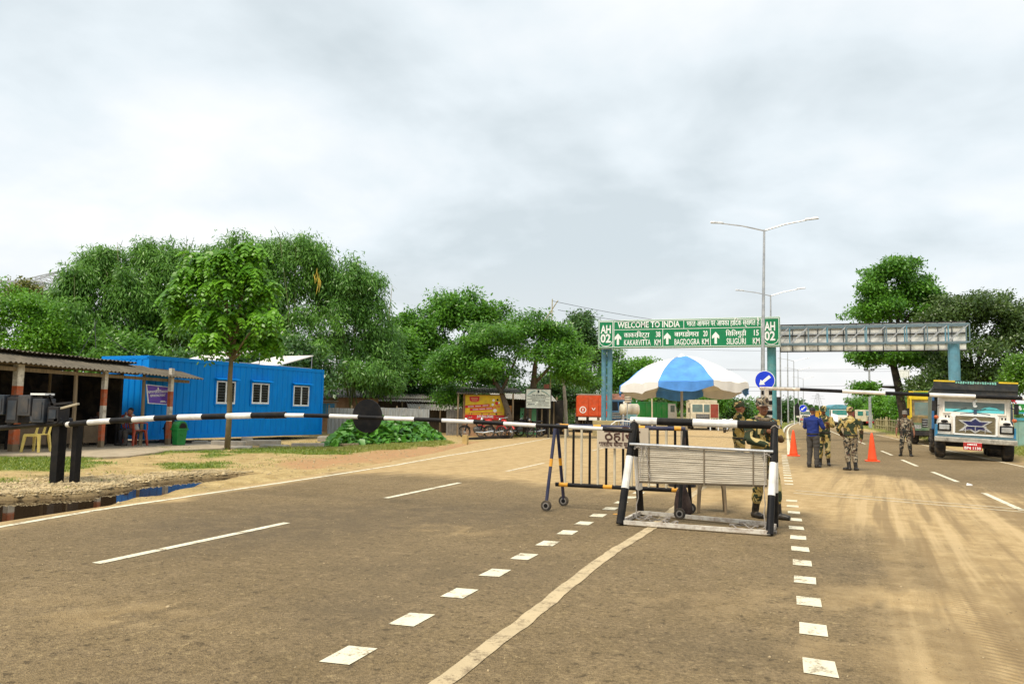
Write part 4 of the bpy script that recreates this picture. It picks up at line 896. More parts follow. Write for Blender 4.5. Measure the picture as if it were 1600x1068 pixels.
# ---- raised boom on the right
RB = thing('boom_barrier', 'half raised black and white boom crossing in front of the white truck', 'barrier', (9.2, 21, 0))
def rb(x, z): return Vector((x-9.2, 0, z))
xs = [PY(u, v, 21) for u, v in ((1187, 606), (1250, 608), (1316, 611), (1383, 614), (1452, 616.5), (1524, 619), (1597, 622))]
xs.append(xs[-1]+(xs[-1]-xs[-2])); xs.append(xs[-1]+(xs[-2]-xs[-3])); xs.append(xs[-1]+(xs[-2]-xs[-3])*1.3)
for i in range(len(xs)-1):
    q = MB(); q.cyl(rb(xs[i].x, xs[i].z), rb(xs[i+1].x, xs[i+1].z), .042+.0012*i, n=12); q.build('arm_segment', (rustwhite if i == 0 else white) if i % 2 == 0 else black, RB)
q = MB(); q.bx(xs[-1].x-9.2-.3, xs[-1].x-9.2-.1, -.1, .1, -.1, xs[-1].z+.05); q.build('post', black, RB)
q = MB(); q.bx(xs[-1].x-9.4, xs[-1].x-8.8, -.2, .2, xs[-1].z-.2, xs[-1].z+.2); q.build('counterweight', darksteel, RB)
q = MB(); x_ = xs[0].x-9.2+.12; q.bx(x_, x_+.1, -.05, .05, xs[0].z-.3, xs[0].z+.02); q.build('tip_fitting', rustwhite, RB)
# ================================================================== gantry sign
GY = 48.0
GA = thing('sign_gantry', 'blue grey road gantry carrying the green distance sign across both carriageways', 'gantry', (0, GY, 0))
def gl(x, y, z): return Vector((x, y-GY, z))
cl = PY(946, 600, GY).x; cm = PY(1206, 600, GY).x; cr_ = PY(1493, 560, GY).x
q = MB()
for dx in (-.19, .19):
    q = MB(); q.cyl((cl+dx, .4, .4), (cl+dx, .4, 5.75), .165, n=14); q.build('column', bluegrey, GA)
q = MB()
for z in np.arange(1, 5.6, .55): q.bx(cl-.1, cl+.1, .35, .45, z, z+.12)
q.build('batten', bluegrey, GA)
q = MB(); q.bx(cl-.75, cl+.75, -.3, 1.1, -.1, .95); q.build('pedestal', mat('stained_concrete', (.42, .35, .18), .9, dirt=.6), GA, bevel=.03)
q = MB(); q.cyl((cm, .4, .1), (cm, .4, 5.75), .26, n=16); q.build('column', mat('teal_grey_paint', (.09, .3, .32), .5, dirt=.2), GA)
q = MB(); q.cyl((cr_, .4, -.1), (cr_, .4, 5.6), .3, n=16); q.build('column', bluegrey, GA)
q = MB(); q.bx(cr_-.5, cr_+.5, -.1, .9, -.1, .5); q.build('pedestal', concrete, GA)
x0g, x1g = PY(934, 520, GY).x, PY(1515, 520, GY).x; zb, zt = 5.68, 6.68
for y in (0., .85):
    for z in (zb, zt):
        q = MB(); q.beam((x0g+.2, y, z), (x1g, y, z), .085, .085); q.build('chord', mat('pale_blue_steel', (.16, .23, .27), .5, .3, dirt=.1), GA)
nx = 20; xs_ = np.linspace(x0g+.2, x1g, nx+1)
for i, x in enumerate(xs_):
    q = MB()
    for y in (0., .85): q.beam((x, y, zb), (x, y, zt), .06, .06)
    q.beam((x, 0, zb), (x, .85, zb), .05, .05); q.beam((x, 0, zt), (x, .85, zt), .05, .05); q.build('web_post', bluegrey if i % 2 else MATS['pale_blue_steel'], GA)
    if i < nx:
        for y in (0., .85):
            q = MB(); q.beam((x, y, zb), (xs_[i+1], y, zt), .05, .05); q.build('diagonal', steel, GA)
# backs of the panels facing the other way
pa = PY(1219, 540, GY+1.1).x; pb_ = PY(1510, 540, GY+1.1).x
backm = mat('sign_back_sheet', (.86, .86, .83), .45, 0., var=.1, dirt=.22)
npan = 14
for i in range(npan):
    a, b_ = pa+(pb_-pa)*i/npan, pa+(pb_-pa)*(i+1)/npan
    for (z0, z1) in ((5.3, 5.78), (5.795, 6.25), (6.265, 6.7), (6.715, 6.9)):
        q = MB(); q.bx(a+.008, b_-.008, 1.1, 1.12, z0, z1); q.build('back_panel', backm, GA)
    q = MB(); q.bx(a-.025, a+.025, 1.02, 1.095, 5.3, 6.9); q.build('panel_rib', mat('rib_grey', (.12, .14, .15), .5, .3), GA)
for z in (5.29, 5.787, 6.257, 6.707, 6.91):
    q = MB(); q.bx(pa, pb_, 1.0, 1.06, z-.03, z+.03); q.build('panel_rail', darksteel, GA)
# the green sign
yS = -.28
def su(cx): return PY(920+cx/5., 520, GY+yS).x
def sz(cy, cx=780):                              # crop row to height, taking the lens roll into account
    return PY(920+cx/5., 490+cy/5., GY+yS).z
xa, xb = su(75), su(1492); zTop, zBot = 7.25, 5.52
SG = GA
q = MB(); q.bx(xa, xb, yS, yS+.06, zBot, zTop); brd = q.build('sign_board', signgreen, GA, bevel=.0)
q = MB(); q.bx(xa-.03, xb+.03, yS+.061, yS+.1, zBot-.04, zTop+.05); q.build('board_edge', signwhite, brd)
H_ = zTop-zBot
def fr(x0, x1, z0, z1, t=.035):
    q = MB(); f = yS-.006; g = yS-.001
    q.bx(x0, x1, f, g, z1-t, z1); q.bx(x0, x1, f, g, z0, z0+t); q.bx(x0, x0+t, f, g, z0+t, z1-t); q.bx(x1-t, x1, f, g, z0+t, z1-t); q.build('border', signwhite, brd)
def sx_(c): return xa+(xb-xa)*((c-75)/(1492-75.)*(1+.0) )
bA, bB, bC = su(192), su(192)+.001, su(1345)
fr(xa+.03, bA-.02, zBot+.04, zTop-.04); fr(bA+.02, su(1350), zBot+.04, zTop-.04); fr(su(1362), xb-.03, zBot+.04, zTop-.04)
zm = zBot+H_*.665
q = MB(); q.bx(bA+.055, su(1350)-.036, yS-.006, yS-.001, zm-.015, zm+.015)
q.bx(su(742)-.015, su(742)+.015, yS-.006, yS-.001, zm+.015, zTop-.076)
for c_ in (578, 950): q.bx(su(c_)-.015, su(c_)+.015, yS-.006, yS-.001, zBot+.076, zm-.015)
q.build('border', signwhite, brd)
yt = yS-.008
def st_(body, c0, c1, z, h, bold=.02, nm='lettering'): text(body, h, signwhite, brd, T((su(c0), yt, z)), nm, bold, su(c1)-su(c0))
st_('WELCOME TO INDIA', 225, 712, zm+.12, .36, .022)
st_('भारत आगमन पर आपका हािदॅक स्वागत है', 765, 1334, zm+.14, .34, .008)
for (c0, c1, hin, hc0, hc1, eng, e0, e1, num, n0, n1, k0, k1, a_) in ((205, 578, 'काकरिवट्टा', 274, 474, 'KAKARVITTA', 276, 484, '38', 524, 560, 513, 562, 228), (585, 950, 'बागडोगरा', 668, 860, 'BAGDOGRA', 669, 866, '20', 894, 928, 884, 936, 613), (955, 1345, 'िसिलगुड़ी', 1070, 1230, 'SILIGURI', 1076, 1226, '15', 1290, 1328, 1281, 1334, 991)):
    st_(hin, hc0, hc1, zBot+.66, .3, .008); st_(eng, e0, e1, zBot+.16, .36, .012); st_(num, n0, n1, zBot+.67, .33, .02); st_('KM', k0, k1, zBot+.16, .36, .015)
    x = su(a_); q = MB(); q.prism([(x-.07, zBot+.2), (x+.07, zBot+.2), (x+.07, zBot+.6), (x+.21, zBot+.5), (x+.21, zBot+.68), (x, zBot+.92), (x-.21, zBot+.68), (x-.21, zBot+.5), (x-.07, zBot+.6)], yS-.008, yS-.002); q.build('arrow', signwhite, brd)
for c0, c1, xx0, xx1 in ((92, 172, xa+.03, bA-.02), (1372, 1456, su(1362), xb-.03)):
    st_('AH', c0, c1, zBot+.95, .5, .03); st_('02', c0, c1, zBot+.37, .52, .03)
    xc_ = (xx0+xx1)/2; r_ = (xx1-xx0)/2-.07; q = MB()
    q.tube([(xc_+r_*math.cos(a), yS-.008, zBot+.42+.3*math.sin(a)) for a in np.linspace(math.pi, 2*math.pi, 17)], .018, 6, squash=.4); q.build('shield_line', signwhite, brd)
# ================================================================== lamp posts along the median
def lamp(label, p, h=12.2, arm=2.35):
    t = thing('street_lamp', label, 'street lamp', p, R(2), 'double armed street lamps along the median')
    q = MB(); q.tube([(0, 0, 0), (0, 0, h*.5), (.04, 0, h)], [.13, .1, .06], 10); q.build('post', steel, t)
    for s in (-1, 1):
        q = MB(); q.tube([(.04, 0, h-.05), (s*arm*.5, 0, h+.28), (s*arm, 0, h+.48)], [.045, .04, .035], 7); q.build('arm', steel, t)
        q = MB(); q.add([(s*(arm-.1)+s*x, y, h+.46+z+.06*x) for x, y, z in ((0, -.06, 0), (.75, -.12, .02), (.75, .12, .02), (0, .06, 0), (0, -.05, .1), (.7, -.09, .13), (.7, .09, .13), (0, .05, .1))], [(3, 2, 1, 0), (4, 5, 6, 7), (0, 1, 5, 4), (1, 2, 6, 5), (2, 3, 7, 6), (3, 0, 4, 7)]); q.build('lamp_head', steel, t, bevel=.02)
    q = MB(); q.bx(-.2, .2, -.2, .2, 0, .12); q.build('base_plate', concrete, t); return t
l1 = lamp('tallest and nearest double armed street lamp, rising in front of the green sign', PD(1191, 660, 44)*1)
l1.location.z = 0; l1.rotation_euler = (0, R(.9), R(2))
for i, (u, d) in enumerate(((1205.5, 68.5), (1220, 97), (1231.5, 122), (1241, 152), (1247.5, 182), (1255.5, 226))):
    c = copy_tree(l1); q_ = gp(u, d); q_.z = 0; c.location = q_; c.rotation_euler = (0, 0, R(2))
    c['label'] = ('second street lamp, its arms standing clear above the green sign', 'third street lamp, its top hidden behind the green sign', 'fourth street lamp down the median, under the truss', 'fifth street lamp down the median', 'sixth street lamp down the median, far off', 'farthest and smallest street lamp down the median')[i]
# ================================================================== wayside boards, poles, wires
def board(u0_, u1_, v0_, v1_, d, name, label, cat, m, turn=0., th=.04, legs=None, legm=darksteel):
    t = facing(name, label, cat, (u0_+u1_)/2, d, None, turn); zc = PD((u0_+u1_)/2, v1_, d).z; w_ = (u1_-u0_)*d/FPX; h_ = (v1_-v0_)*d/FPX
    q = MB(); q.bx(-w_/2, w_/2, -th/2, th/2, zc, zc+h_); b_ = q.build('board', m, t)
    for x in (legs or ()):
        q = MB(); q.bx(x*w_-.035, x*w_+.035, th/2+.003, th/2+.073, -.05, zc+h_*.9); q.build('leg', legm, t)
    return t, b_, w_, h_, zc
t, b_, w_, h_, zc = board(822, 860, 608, 637, 43, 'notice_board', 'white government notice board with turquoise arcs on two legs', 'notice board', mat('notice_white', (.72, .78, .72), .5, dirt=.15), 0, .05, (-.42, .42, -.05))
q = MB(); q.bx(-w_/2-.05, -w_/2, -.04, .04, zc-.05, zc+h_+.05); q.bx(w_/2, w_/2+.05, -.04, .04, zc-.05, zc+h_+.05); q.bx(-w_/2, w_/2, -.04, .04, zc+h_, zc+h_+.05); q.bx(-w_/2, w_/2, -.04, .04, zc-.05, zc); q.build('frame', darksteel, t)
for s in (-1, 1):
    q = MB(); q.tube([(s*(.06+.42*k_)*w_, -.032, zc+h_*(.93-.3*k_**1.7)) for k_ in np.linspace(.1, 1, 9)], [.02, .04, .05, .05, .05, .045, .04, .03, .015], 6, squash=.3); q.build('arc', tealp, b_)
ink = mat('ink', (.03, .05, .05), .6, dirt=0, bmp=0)
text('Govt. of West Bengal', .075, ink, b_, T((0, -.034, zc+h_*.66)), 'lettering', .03, w_*.52, 'CENTER')
def lines(parent, rows, m, y):
    for x0, x1, z, hh in rows:
        q = MB(); x = x0
        while x < x1:
            k_ = random.uniform(.03, .09); q.bx(x, min(x1, x+k_), y-.003, y, z, z+hh); x += k_+.015
        q.build('small_print', m, parent)
lines(b_, [(-w_*.44, w_*.44, zc+h_*.6, .03), (-w_*.32, w_*.3, zc+h_*.53, .03), (-w_*.45, w_*.45, zc+h_*.45, .025), (-w_*.26, w_*.28, zc+h_*.37, .045), (-w_*.45, -.15, zc+h_*.28, .025), (0, w_*.42, zc+h_*.28, .04), (-w_*.42, -.2, zc+h_*.18, .045), (-.1, w_*.44, zc+h_*.19, .025), (-w_*.46, w_*.46, zc+h_*.11, .025)], ink, -.03)
q = MB(); q.bx(-.05, .05, -.034, -.028, zc+h_*.8, zc+h_*.95); q.build('emblem', ink, b_)
# crossed bamboo mast and poles
def pole(name, label, a, b_, r0_, r1_, m, cat='pole'):
    q = MB(); A, B = Vector(a), Vector(b_); q.tube([Vector((0, 0, 0)), (B-A)*.5+Vector((.02, 0, 0)), B-A], [r0_, (r0_+r1_)/2, r1_], 8); o = q.build(name, m); o.location = A; return tag(o, label, cat)
b0 = gp(858, 45); pole('bamboo_mast', 'tall pale bamboo mast rising beside the white notice board', b0, PD(863, 467, 45), .055, .03, bamboowood)
pole('bamboo_pole', 'slanting bamboo pole crossing the top of the tall bamboo mast', PD(847, 506, 45.2), PD(872, 469, 45.2), .04, .025, bamboowood)
b0 = gp(886, 47); pole('concrete_post', 'plain grey concrete post between the notice board and the orange truck', b0, PD(880, 585, 47), .13, .09, concrete)
b0 = gp(1019, 60); pole('metal_pole', 'thin pale pole in front of the green tipper body', b0, PD(1018, 600, 60), .06, .05, palebar)
b0 = gp(871, 52); pole('wooden_post', 'short dark wooden post right of the notice board', b0, PD(870, 620, 52), .07, .06, wood)
def wire(pts, sag, label):
    a, b_ = Vector(pts[0]), Vector(pts[1]); q = MB(); k = 16
    q.tube([(b_-a)*(i/k)+Vector((0, 0, -4*sag*(i/k)*(1-i/k))) for i in range(k+1)], .012, 4); o = q.build('overhead_wire', darksteel); o.location = a; return tag(o, label, 'wire', 'overhead wires')
wire((PD(863, 470, 45), PD(1420, 512, 60)), 1., 'wire running from the bamboo mast to above the green sign'); wire((PD(872, 484, 45.2), PD(1300, 515, 52)), .6, 'wire from the slanting pole down behind the green sign')
wire((PD(505, 574, 50), PD(944, 578, 62)), .25, 'upper wire in front of the trees right of the blue container'); wire((PD(508, 581, 50), PD(944, 583, 62)), .3, 'lower wire in front of the trees right of the blue container')
for i, (va, vb) in enumerate(((515, 521), (540, 543), (571, 569), (601, 592), (607, 599), (570, 575))):
    wire((PD(905, va, 75), PD(1600, vb, 90)), .5, ('topmost wire behind the green sign', 'second wire behind the green sign', 'wire crossing the sky just above the umbrella', 'wire low in the sky above the right boom', 'lowest wire in the sky beside the arrow sign', 'wire passing behind the umbrella top')[i])
wire((PD(150, 545, 29), PD(148, 498, 31)), 0, 'stay wire rising behind the shed roof'); wire((PD(122, 556, 28), PD(152, 500, 31)), .1, 'slack cable rising from the shed roof'); wire((PD(165, 520, 31), PD(212, 553, 28)), .1, 'cable falling to the left end of the blue container')
# dark boards on the median seen from behind
t, b_, w_, h_, zc = board(1209.5, 1220, 620, 655, 58, 'hoarding', 'tall black hoarding on the median beside the gantry column', 'hoarding', mat('black_board', (.018, .018, .02), .5, dirt=.1), 0, .12, (-.4, .4))
for k_ in (.33, .66):
    q = MB(); q.bx(-w_/2, w_/2, -.075, -.062, zc+h_*k_-.015, zc+h_*k_+.015); q.build('rail', darksteel, t)
t, b_, w_, h_, zc = board(1242, 1249, 633, 649, 120, 'hoarding', 'small dark pointed board with white posts far along the median', 'hoarding', darksteel, 0, .12, (-.62, .62), signwhite)
q = MB(); q.prism([(-w_/2, zc+h_), (w_/2, zc+h_), (w_*.1, zc+h_+.45)], -.06, .06); q.build('peak', darksteel, t)
kp = gp(1255, 118); s2 = keepleft('tiny second blue arrow sign far along the median', kp, FACE-.4, 1.15, 2.55)
# floodlight mast, billboard frame, pylons
mp_ = gp(1359.5, 96); t = thing('floodlight_mast', 'slim mast with floodlights right of the road', 'mast', mp_); hM = PD(1359, 577, 96).z
q = MB(); q.tube([(0, 0, 0), (0, 0, hM)], [.2, .11], 10); q.build('post', steel, t)
q = MB(); q.beam((-.5, 0, hM-.2), (.5, 0, hM-.2), .08, .08); q.build('crossarm', steel, t)
for x in (-.5, -.25, .25, .5):
    q = MB(); q.box((x, -.1, hM), (.22, .16, .2), (.5, 0, 0)); q.build('floodlight', darksteel, t)
t = facing('billboard_frame', 'bare lattice billboard frame behind the large right hand tree', 'billboard', 1413, 130)
za = PD(1413, 590, 130).z; zb_ = PD(1413, 580, 130).z
q = MB()
for x in (-.9, .9):
    q.beam((x, 0, 0), (x, 0, zb_), .1, .1); q.beam((x-.6, 1, 0), (x, 0, za), .08, .08)
q.build('legs', steel, t)
for i in range(4):
    q = MB(); q.bx(-1.05+i*.53, -.55+i*.53, -.05, .05, za, zb_+.3); q.build('panel', backm, t)
def pylon(label, u, d, top, wd, arms):
    t = facing('transmission_tower', label, 'pylon', u, d); hh = PD(u, top, d).z; q = MB(); w0, w1 = wd, wd*.12
    for sxx in (-1, 1):
        for sy in (-1, 1): q.beam((sxx*w0, sy*w0, 0), (sxx*w1, sy*w1, hh), .13, .13)
    for i in range(9):
        z0, z1 = hh*i/9, hh*(i+1)/9; a, b_ = w0+(w1-w0)*i/9, w0+(w1-w0)*(i+1)/9
        for sy in (-1, 1): q.beam((-a, sy*a, z0), (b_, sy*b_, z1), .08, .08); q.beam((a, sy*a, z0), (-b_, sy*b_, z1), .08, .08)
    q.build('lattice_tower', steel, t)
    for z, l_ in arms:
        q = MB(); z *= hh
        for s in (-1, 1):
            for zz_ in (0, hh*.035): q.beam((0, 0, z+zz_), (s*l_, 0, z), .09, .09)
        q.build('crossarm', steel, t)
pylon('faint distant pylon above the far trucks', 1335, 330, 594, 4, ((.78, 5), (.88, 4), (.68, 5.5)))
pylon('fainter pylon farther down the road', 1278, 520, 614, 4, ((.78, 5), (.88, 4)))
t = facing('transmission_tower', 'big steel lattice cross arm showing above the bushes at the far left', 'pylon', 20, 75)
zA, zB, zC = PD(20, 458, 75).z, PD(20, 441, 75).z, PD(80, 422, 75).z
q = MB(); n_ = 12
X_ = np.linspace(-6, 2.6, n_)
for i in range(n_-1):
    for y in (-.6, .6):
        q.beam((X_[i], y, zA), (X_[i+1], y, zA), .15, .15); q.beam((X_[i], y, zB), (X_[i+1], y, zB), .15, .15); q.beam((X_[i], y, zA), (X_[i+1], y, zB), .06, .06); q.beam((X_[i], y, zB), (X_[i+1], y, zA), .06, .06)
for i in range(8):
    a, b_ = i/8, (i+1)/8
    for y in (-.6, .6): q.beam((-.2+4.1*a, y*(1-a), zB+(zC-zB)*a), (-.2+4.1*b_, y*(1-b_), zB+(zC-zB)*b_), .1, .1); q.beam((2.6+1.3*a, y*(1-a), zA+(zC-zA)*a), (2.6+1.3*b_, y*(1-b_), zA+(zC-zA)*b_), .1, .1); q.beam((-.2+4.1*a, y*(1-a), zB+(zC-zB)*a), (2.6+1.3*b_, y*(1-b_), zA+(zC-zA)*b_), .06, .06); q.beam((-.2+4.1*b_, y*(1-b_), zB+(zC-zB)*b_), (2.6+1.3*a, y*(1-a), zA+(zC-zA)*a), .06, .06)
q.build('lattice_arm', steel, t)
q = MB()
for x in (-5, -2):
    for y in (-.6, .6): q.beam((x, y, 0), (x, y, zB), .16, .16)
q.build('tower_legs', steel, t)
# ================================================================== houses, shops and fences left of the road
H1 = facing('brick_house', 'small brick house with a bright blue shuttered window behind the grey fence', 'house', 538, 44, None, .25)
q = MB(); q.bx(-1.9, 1.9, 0, 4, -.2, 2.05); hb = q.build('wall', brickm, H1)
rows_ = 11
q = MB(); q.bx(-1.55, -.45, -.06, .0, .95, 1.75); w0 = q.build('window', mat('window_surround', (.4, .33, .24), .8), H1); 
for x0, x1 in ((-1.45, -1.02), (-.99, -.55)):
    q = MB(); q.bx(x0, x1, -.085, -.06, 1.0, 1.7); q.build('shutter', mat('shutter_blue', (.02, .22, .45), .5), w0)
q = MB(); q.bx(-1.7, -.35, -.3, 0, 1.8, 1.86); q.build('hood', concrete, H1)
a_ = [(-2.2, -.5, 2.0), (2.3, -.5, 2.1), (2.3, 4.4, 2.75), (-2.2, 4.4, 2.65)]
for i in range(4):
    q0 = [Vector(a_[0]).lerp(Vector(a_[1]), i/4), Vector(a_[0]).lerp(Vector(a_[1]), (i+1.03)/4), Vector(a_[3]).lerp(Vector(a_[2]), (i+1.03)/4), Vector(a_[3]).lerp(Vector(a_[2]), i/4)]
    corrugated(*[p_+Vector((0, 0, .012*(i % 2))) for p_ in q0], n_per=4).build('roof_sheet', mat('old_tin', (.18, .16, .14), .7, .2, dirt=.6), H1)
for i, (u, v0_, d, lab, w2, pit) in enumerate(((628, 614, 47, 'low tin roofed hut behind the grey fence under the trees', 2.2, .5), (688, 630, 46, 'dark hut with a pale tin roof left of the yellow advertisement', 1.9, .4))):
    hut = facing('tin_hut', lab, 'hut', u, d, 'tin roofed huts under the trees', .2); zt_ = PD(u, v0_, d).z
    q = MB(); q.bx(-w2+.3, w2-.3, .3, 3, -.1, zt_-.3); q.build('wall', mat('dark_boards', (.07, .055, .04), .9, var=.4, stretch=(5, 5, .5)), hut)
    for k_ in range(4):
        x0, x1 = -w2+k_*w2/2, -w2+(k_+1.04)*w2/2; corrugated((x0, -.1, zt_-pit), (x1, -.1, zt_-pit), (x1, 1.6, zt_), (x0, 1.6, zt_), n_per=4).build('roof_sheet', mat('pale_tin', (.42, .4, .36), .5, .3, var=.2, dirt=.5), hut)
    for x in (-w2+.2, 0, w2-.2):
        q = MB(); q.cyl((x, -.05, 0), (x, -.05, zt_-pit), .05, n=6); q.build('post', wood, hut)
f1 = facing('tin_fence', 'grey tin sheet fence in front of the brick house and huts', 'fence', 585, 41.5, None, .12); zf = PD(585, 637, 41.5).z
for i in range(9):
    x = -2.45+i*.6; z1 = zf+random.uniform(-.05, .05); q = MB(); corrugated((x, 0, -.05), (x+.59, 0, -.05), (x+.59, .02, z1), (x, .02, z1), wave=.2, amp=.012, n_per=4).build('fence_sheet', tin, f1)
for x in (-2.4, -1.2, 0, 1.2, 2.4):
    q = MB(); q.bx(x-.04, x+.04, .06, .14, -.05, zf+.12); q.build('post', wood, f1)
f2 = facing('board_fence', 'grey upright board fence beside the yellow advertisement hut', 'fence', 713, 43.5, None, .1)
for i in range(8):
    x = -.55+i*.15; q = MB(); q.bx(x, x+.135, 0, .02, -.05, 1.55+random.uniform(-.08, .1)); q.build('board', mat('grey_boards', (.22, .21, .19), .8, var=.3), f2)
# the shop with the painted advertisement
sd_ = 43.; S = facing('roadside_shop', 'roadside shop hut with a yellow and red painted advertisement on its wall', 'shop', 757, sd_, None, .08)
k_ = sd_/FPX; xz = lambda u, v: ((u-757)*k_, EYE+(639.5-v)*k_)
L0, L1 = xz(727, 0)[0], xz(788, 0)[0]; zt_ = xz(0, 617)[1]
q = MB(); q.bx(L0-.12, L1+.05, .05, 3.2, -.1, zt_+.05); q.build('wall', brickm, S)
q = MB(); q.bx(L1+.05, L1+.4, .0, .1, -.1, zt_-.55); q.build('side_panel', mat('orange_board', (.5, .22, .06), .7, dirt=.4), S)
q = MB(); q.bx(L0, L1, -.01, .045, .95, zt_); ad = q.build('advertisement', adyellow, S)
hA = zt_-.95; wA = L1-L0
q = MB(); q.bx(L0, L1, -.018, -.011, .95, .95+hA*.2); q.build('red_band', adred, ad)
q = MB(); q.prism([(L0, .95+hA*.22), (L0+wA*.95, .95+hA*.28), (L0+wA*.95, .95+hA*.31), (L0+wA*.75, .95+hA*.33), (L0, .95+hA*.26)], -.016, -.011); q.build('orange_swoosh', adorange, ad)
for (x0, x1, z0) in ((.0, .62, .46), (.12, .7, .34)):
    q = MB(); q.prism([(L0+wA*x0, .95+hA*z0), (L0+wA*x1, .95+hA*(z0+.08)), (L0+wA*x1, .95+hA*(z0+.19)), (L0+wA*x0, .95+hA*(z0+.11))], -.019, -.013); o = q.build('red_ribbon', adred, ad)
    for j in range(3):
        q = MB(); xx = L0+wA*(x0+.05+(x1-x0)*.3*j); q.box((xx+.2, -.021, .95+hA*(z0+.07+.025*j)), (.32, .004, .06), (0, R(-4), 0)); q.build('small_print', mat('pale_pink', (.75, .5, .45), .5, dirt=0, bmp=0), o)
q = MB(); q.prism([(L0+wA*.1, .95+hA*.93), (L0+wA*.36, .95+hA*.95), (L0+wA*.35, .95+hA*.76), (L0+wA*.29, .95+hA*.72), (L0+wA*.16, .95+hA*.72), (L0+wA*.11, .95+hA*.77)], -.019, -.012); q.build('red_badge', adred, ad)
q = MB(); q.box((L0+wA*.23, -.021, .95+hA*.86), (.38, .004, .06)); q.box((L0+wA*.23, -.021, .95+hA*.78), (.3, .004, .04)); q.build('badge_print', mat('badge_pink', (.7, .3, .15), .5, dirt=0, bmp=0), ad)
for j, (x, z, r_, m_) in enumerate(((.75, .5, .12, adorange), (.8, .68, .1, adred), (.72, .8, .07, signwhite), (.85, .55, .09, adorange), (.82, .82, .06, darkwall), (.7, .62, .07, signwhite), (.86, .7, .05, signwhite), (.76, .38, .1, signwhite))):
    q = MB(); q.tube([(L0+wA*x, -.012, .95+hA*z), (L0+wA*x, -.018-.001*j, .95+hA*z)], r_, 14); q.build('painted_food', m_, ad)
text('JUTURUL STORE', .13, signwhite, ad, T((L0+wA*.3, -.021, .98+hA*.06)), 'lettering', .03, wA*.42)
for j in range(4):
    x0 = L0-.5+j*(wA+1.4)/4; x1 = x0+(wA+1.5)/4; corrugated((x0, -.5, zt_+.05+.03*j), (x1, -.5, zt_+.08+.03*j), (x1, 3, zt_+.5), (x0, 3, zt_+.5), n_per=4).build('roof_sheet', mat('old_tin', (.18, .16, .14)), S)
for x in (L0-.4, L1+.45):
    q = MB(); q.cyl((x, -.35, -.1), (x, -.35, zt_+.1), .05, n=7); q.build('post', wood, S)
S2 = facing('tin_stall', 'dark open stall with green tin doors behind the notice board', 'stall', 828, 48, None, .1)
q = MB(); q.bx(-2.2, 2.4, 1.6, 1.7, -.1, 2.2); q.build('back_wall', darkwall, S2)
for j in range(3):
    q = MB(); corrugated((-.2+j*.36-.4, 0, -.05), (.15+j*.36-.4, 0, -.05), (.15+j*.36-.4, .02, 1.65), (-.2+j*.36-.4, .02, 1.65), wave=.12, amp=.01, n_per=4).build('door_sheet', mat('green_tin', (.08, .28, .14), .55, .2, dirt=.3), S2)
for x in (-2.1, .75, 1.5, 2.3):
    q = MB(); q.bx(x-.04, x+.04, -.04, .04, -.1, 2.2); q.build('post', wood, S2)
for j in range(4):
    x0 = -2.4+j*1.; corrugated((x0, -.4, 2.25-.04*j), (x0+1.02, -.4, 2.22-.04*j), (x0+1.02, 1.9, 2.55), (x0, 1.9, 2.58), n_per=4).build('roof_sheet', mat('pale_tin', (.42, .4, .36)), S2)
# washing on a line above the shop
cloths = ((775, 591, .3, .42, redp, 'red garment hanging above the shop roof'), (783, 594, .26, .5, mat('pale_blue_cloth', (.3, .55, .6), .8), 'pale blue garment hanging above the shop roof'), (790, 597, .3, .42, signwhite, 'white garment hanging above the shop roof'), (854, 600, .32, .4, mat('pink_cloth', (.55, .2, .18), .8), 'pink cloth hanging among the leaves behind the notice board'))
for u, v, w_, h_, m_, lab in cloths:
    p_ = PD(u, v, 46); q = MB(); vs = []
    for i in range(5):
        for j in range(5): vs.append((-w_/2+w_*i/4, .03*math.sin(i*1.7+j), -h_*j/4*(1+.08*math.sin(i*2.))))
    q.add(vs, [(i*5+j, (i+1)*5+j, (i+1)*5+j+1, i*5+j+1) for i in range(4) for j in range(4)]); o = q.build('garment', m_, smooth=True); o.location = p_; o.rotation_euler = (0, 0, FACE); tag(o, lab, 'garment', 'washing above the shop')
# little things by the ditch
pb = G(727, 694); o = MB().bx(-.11, .11, -.1, .1, -.1, .4).build('marker_stone', mat('yellow_stone', (.5, .36, .14), .9, dirt=.4), None, bevel=.02); o.location = pb; tag(o, 'short yellowish marker stone at the edge of the leafy patch', 'stone')
a, b_ = G(727, 689), G(795, 684); q = MB(); q.beam((0, 0, .07), b_-a+Vector((0, 0, .07)), .3, .18); o = q.build('ditch_slab', darksteel); o.location = a; tag(o, 'long dark slab edging the ditch below the parked motorcycles', 'slab')
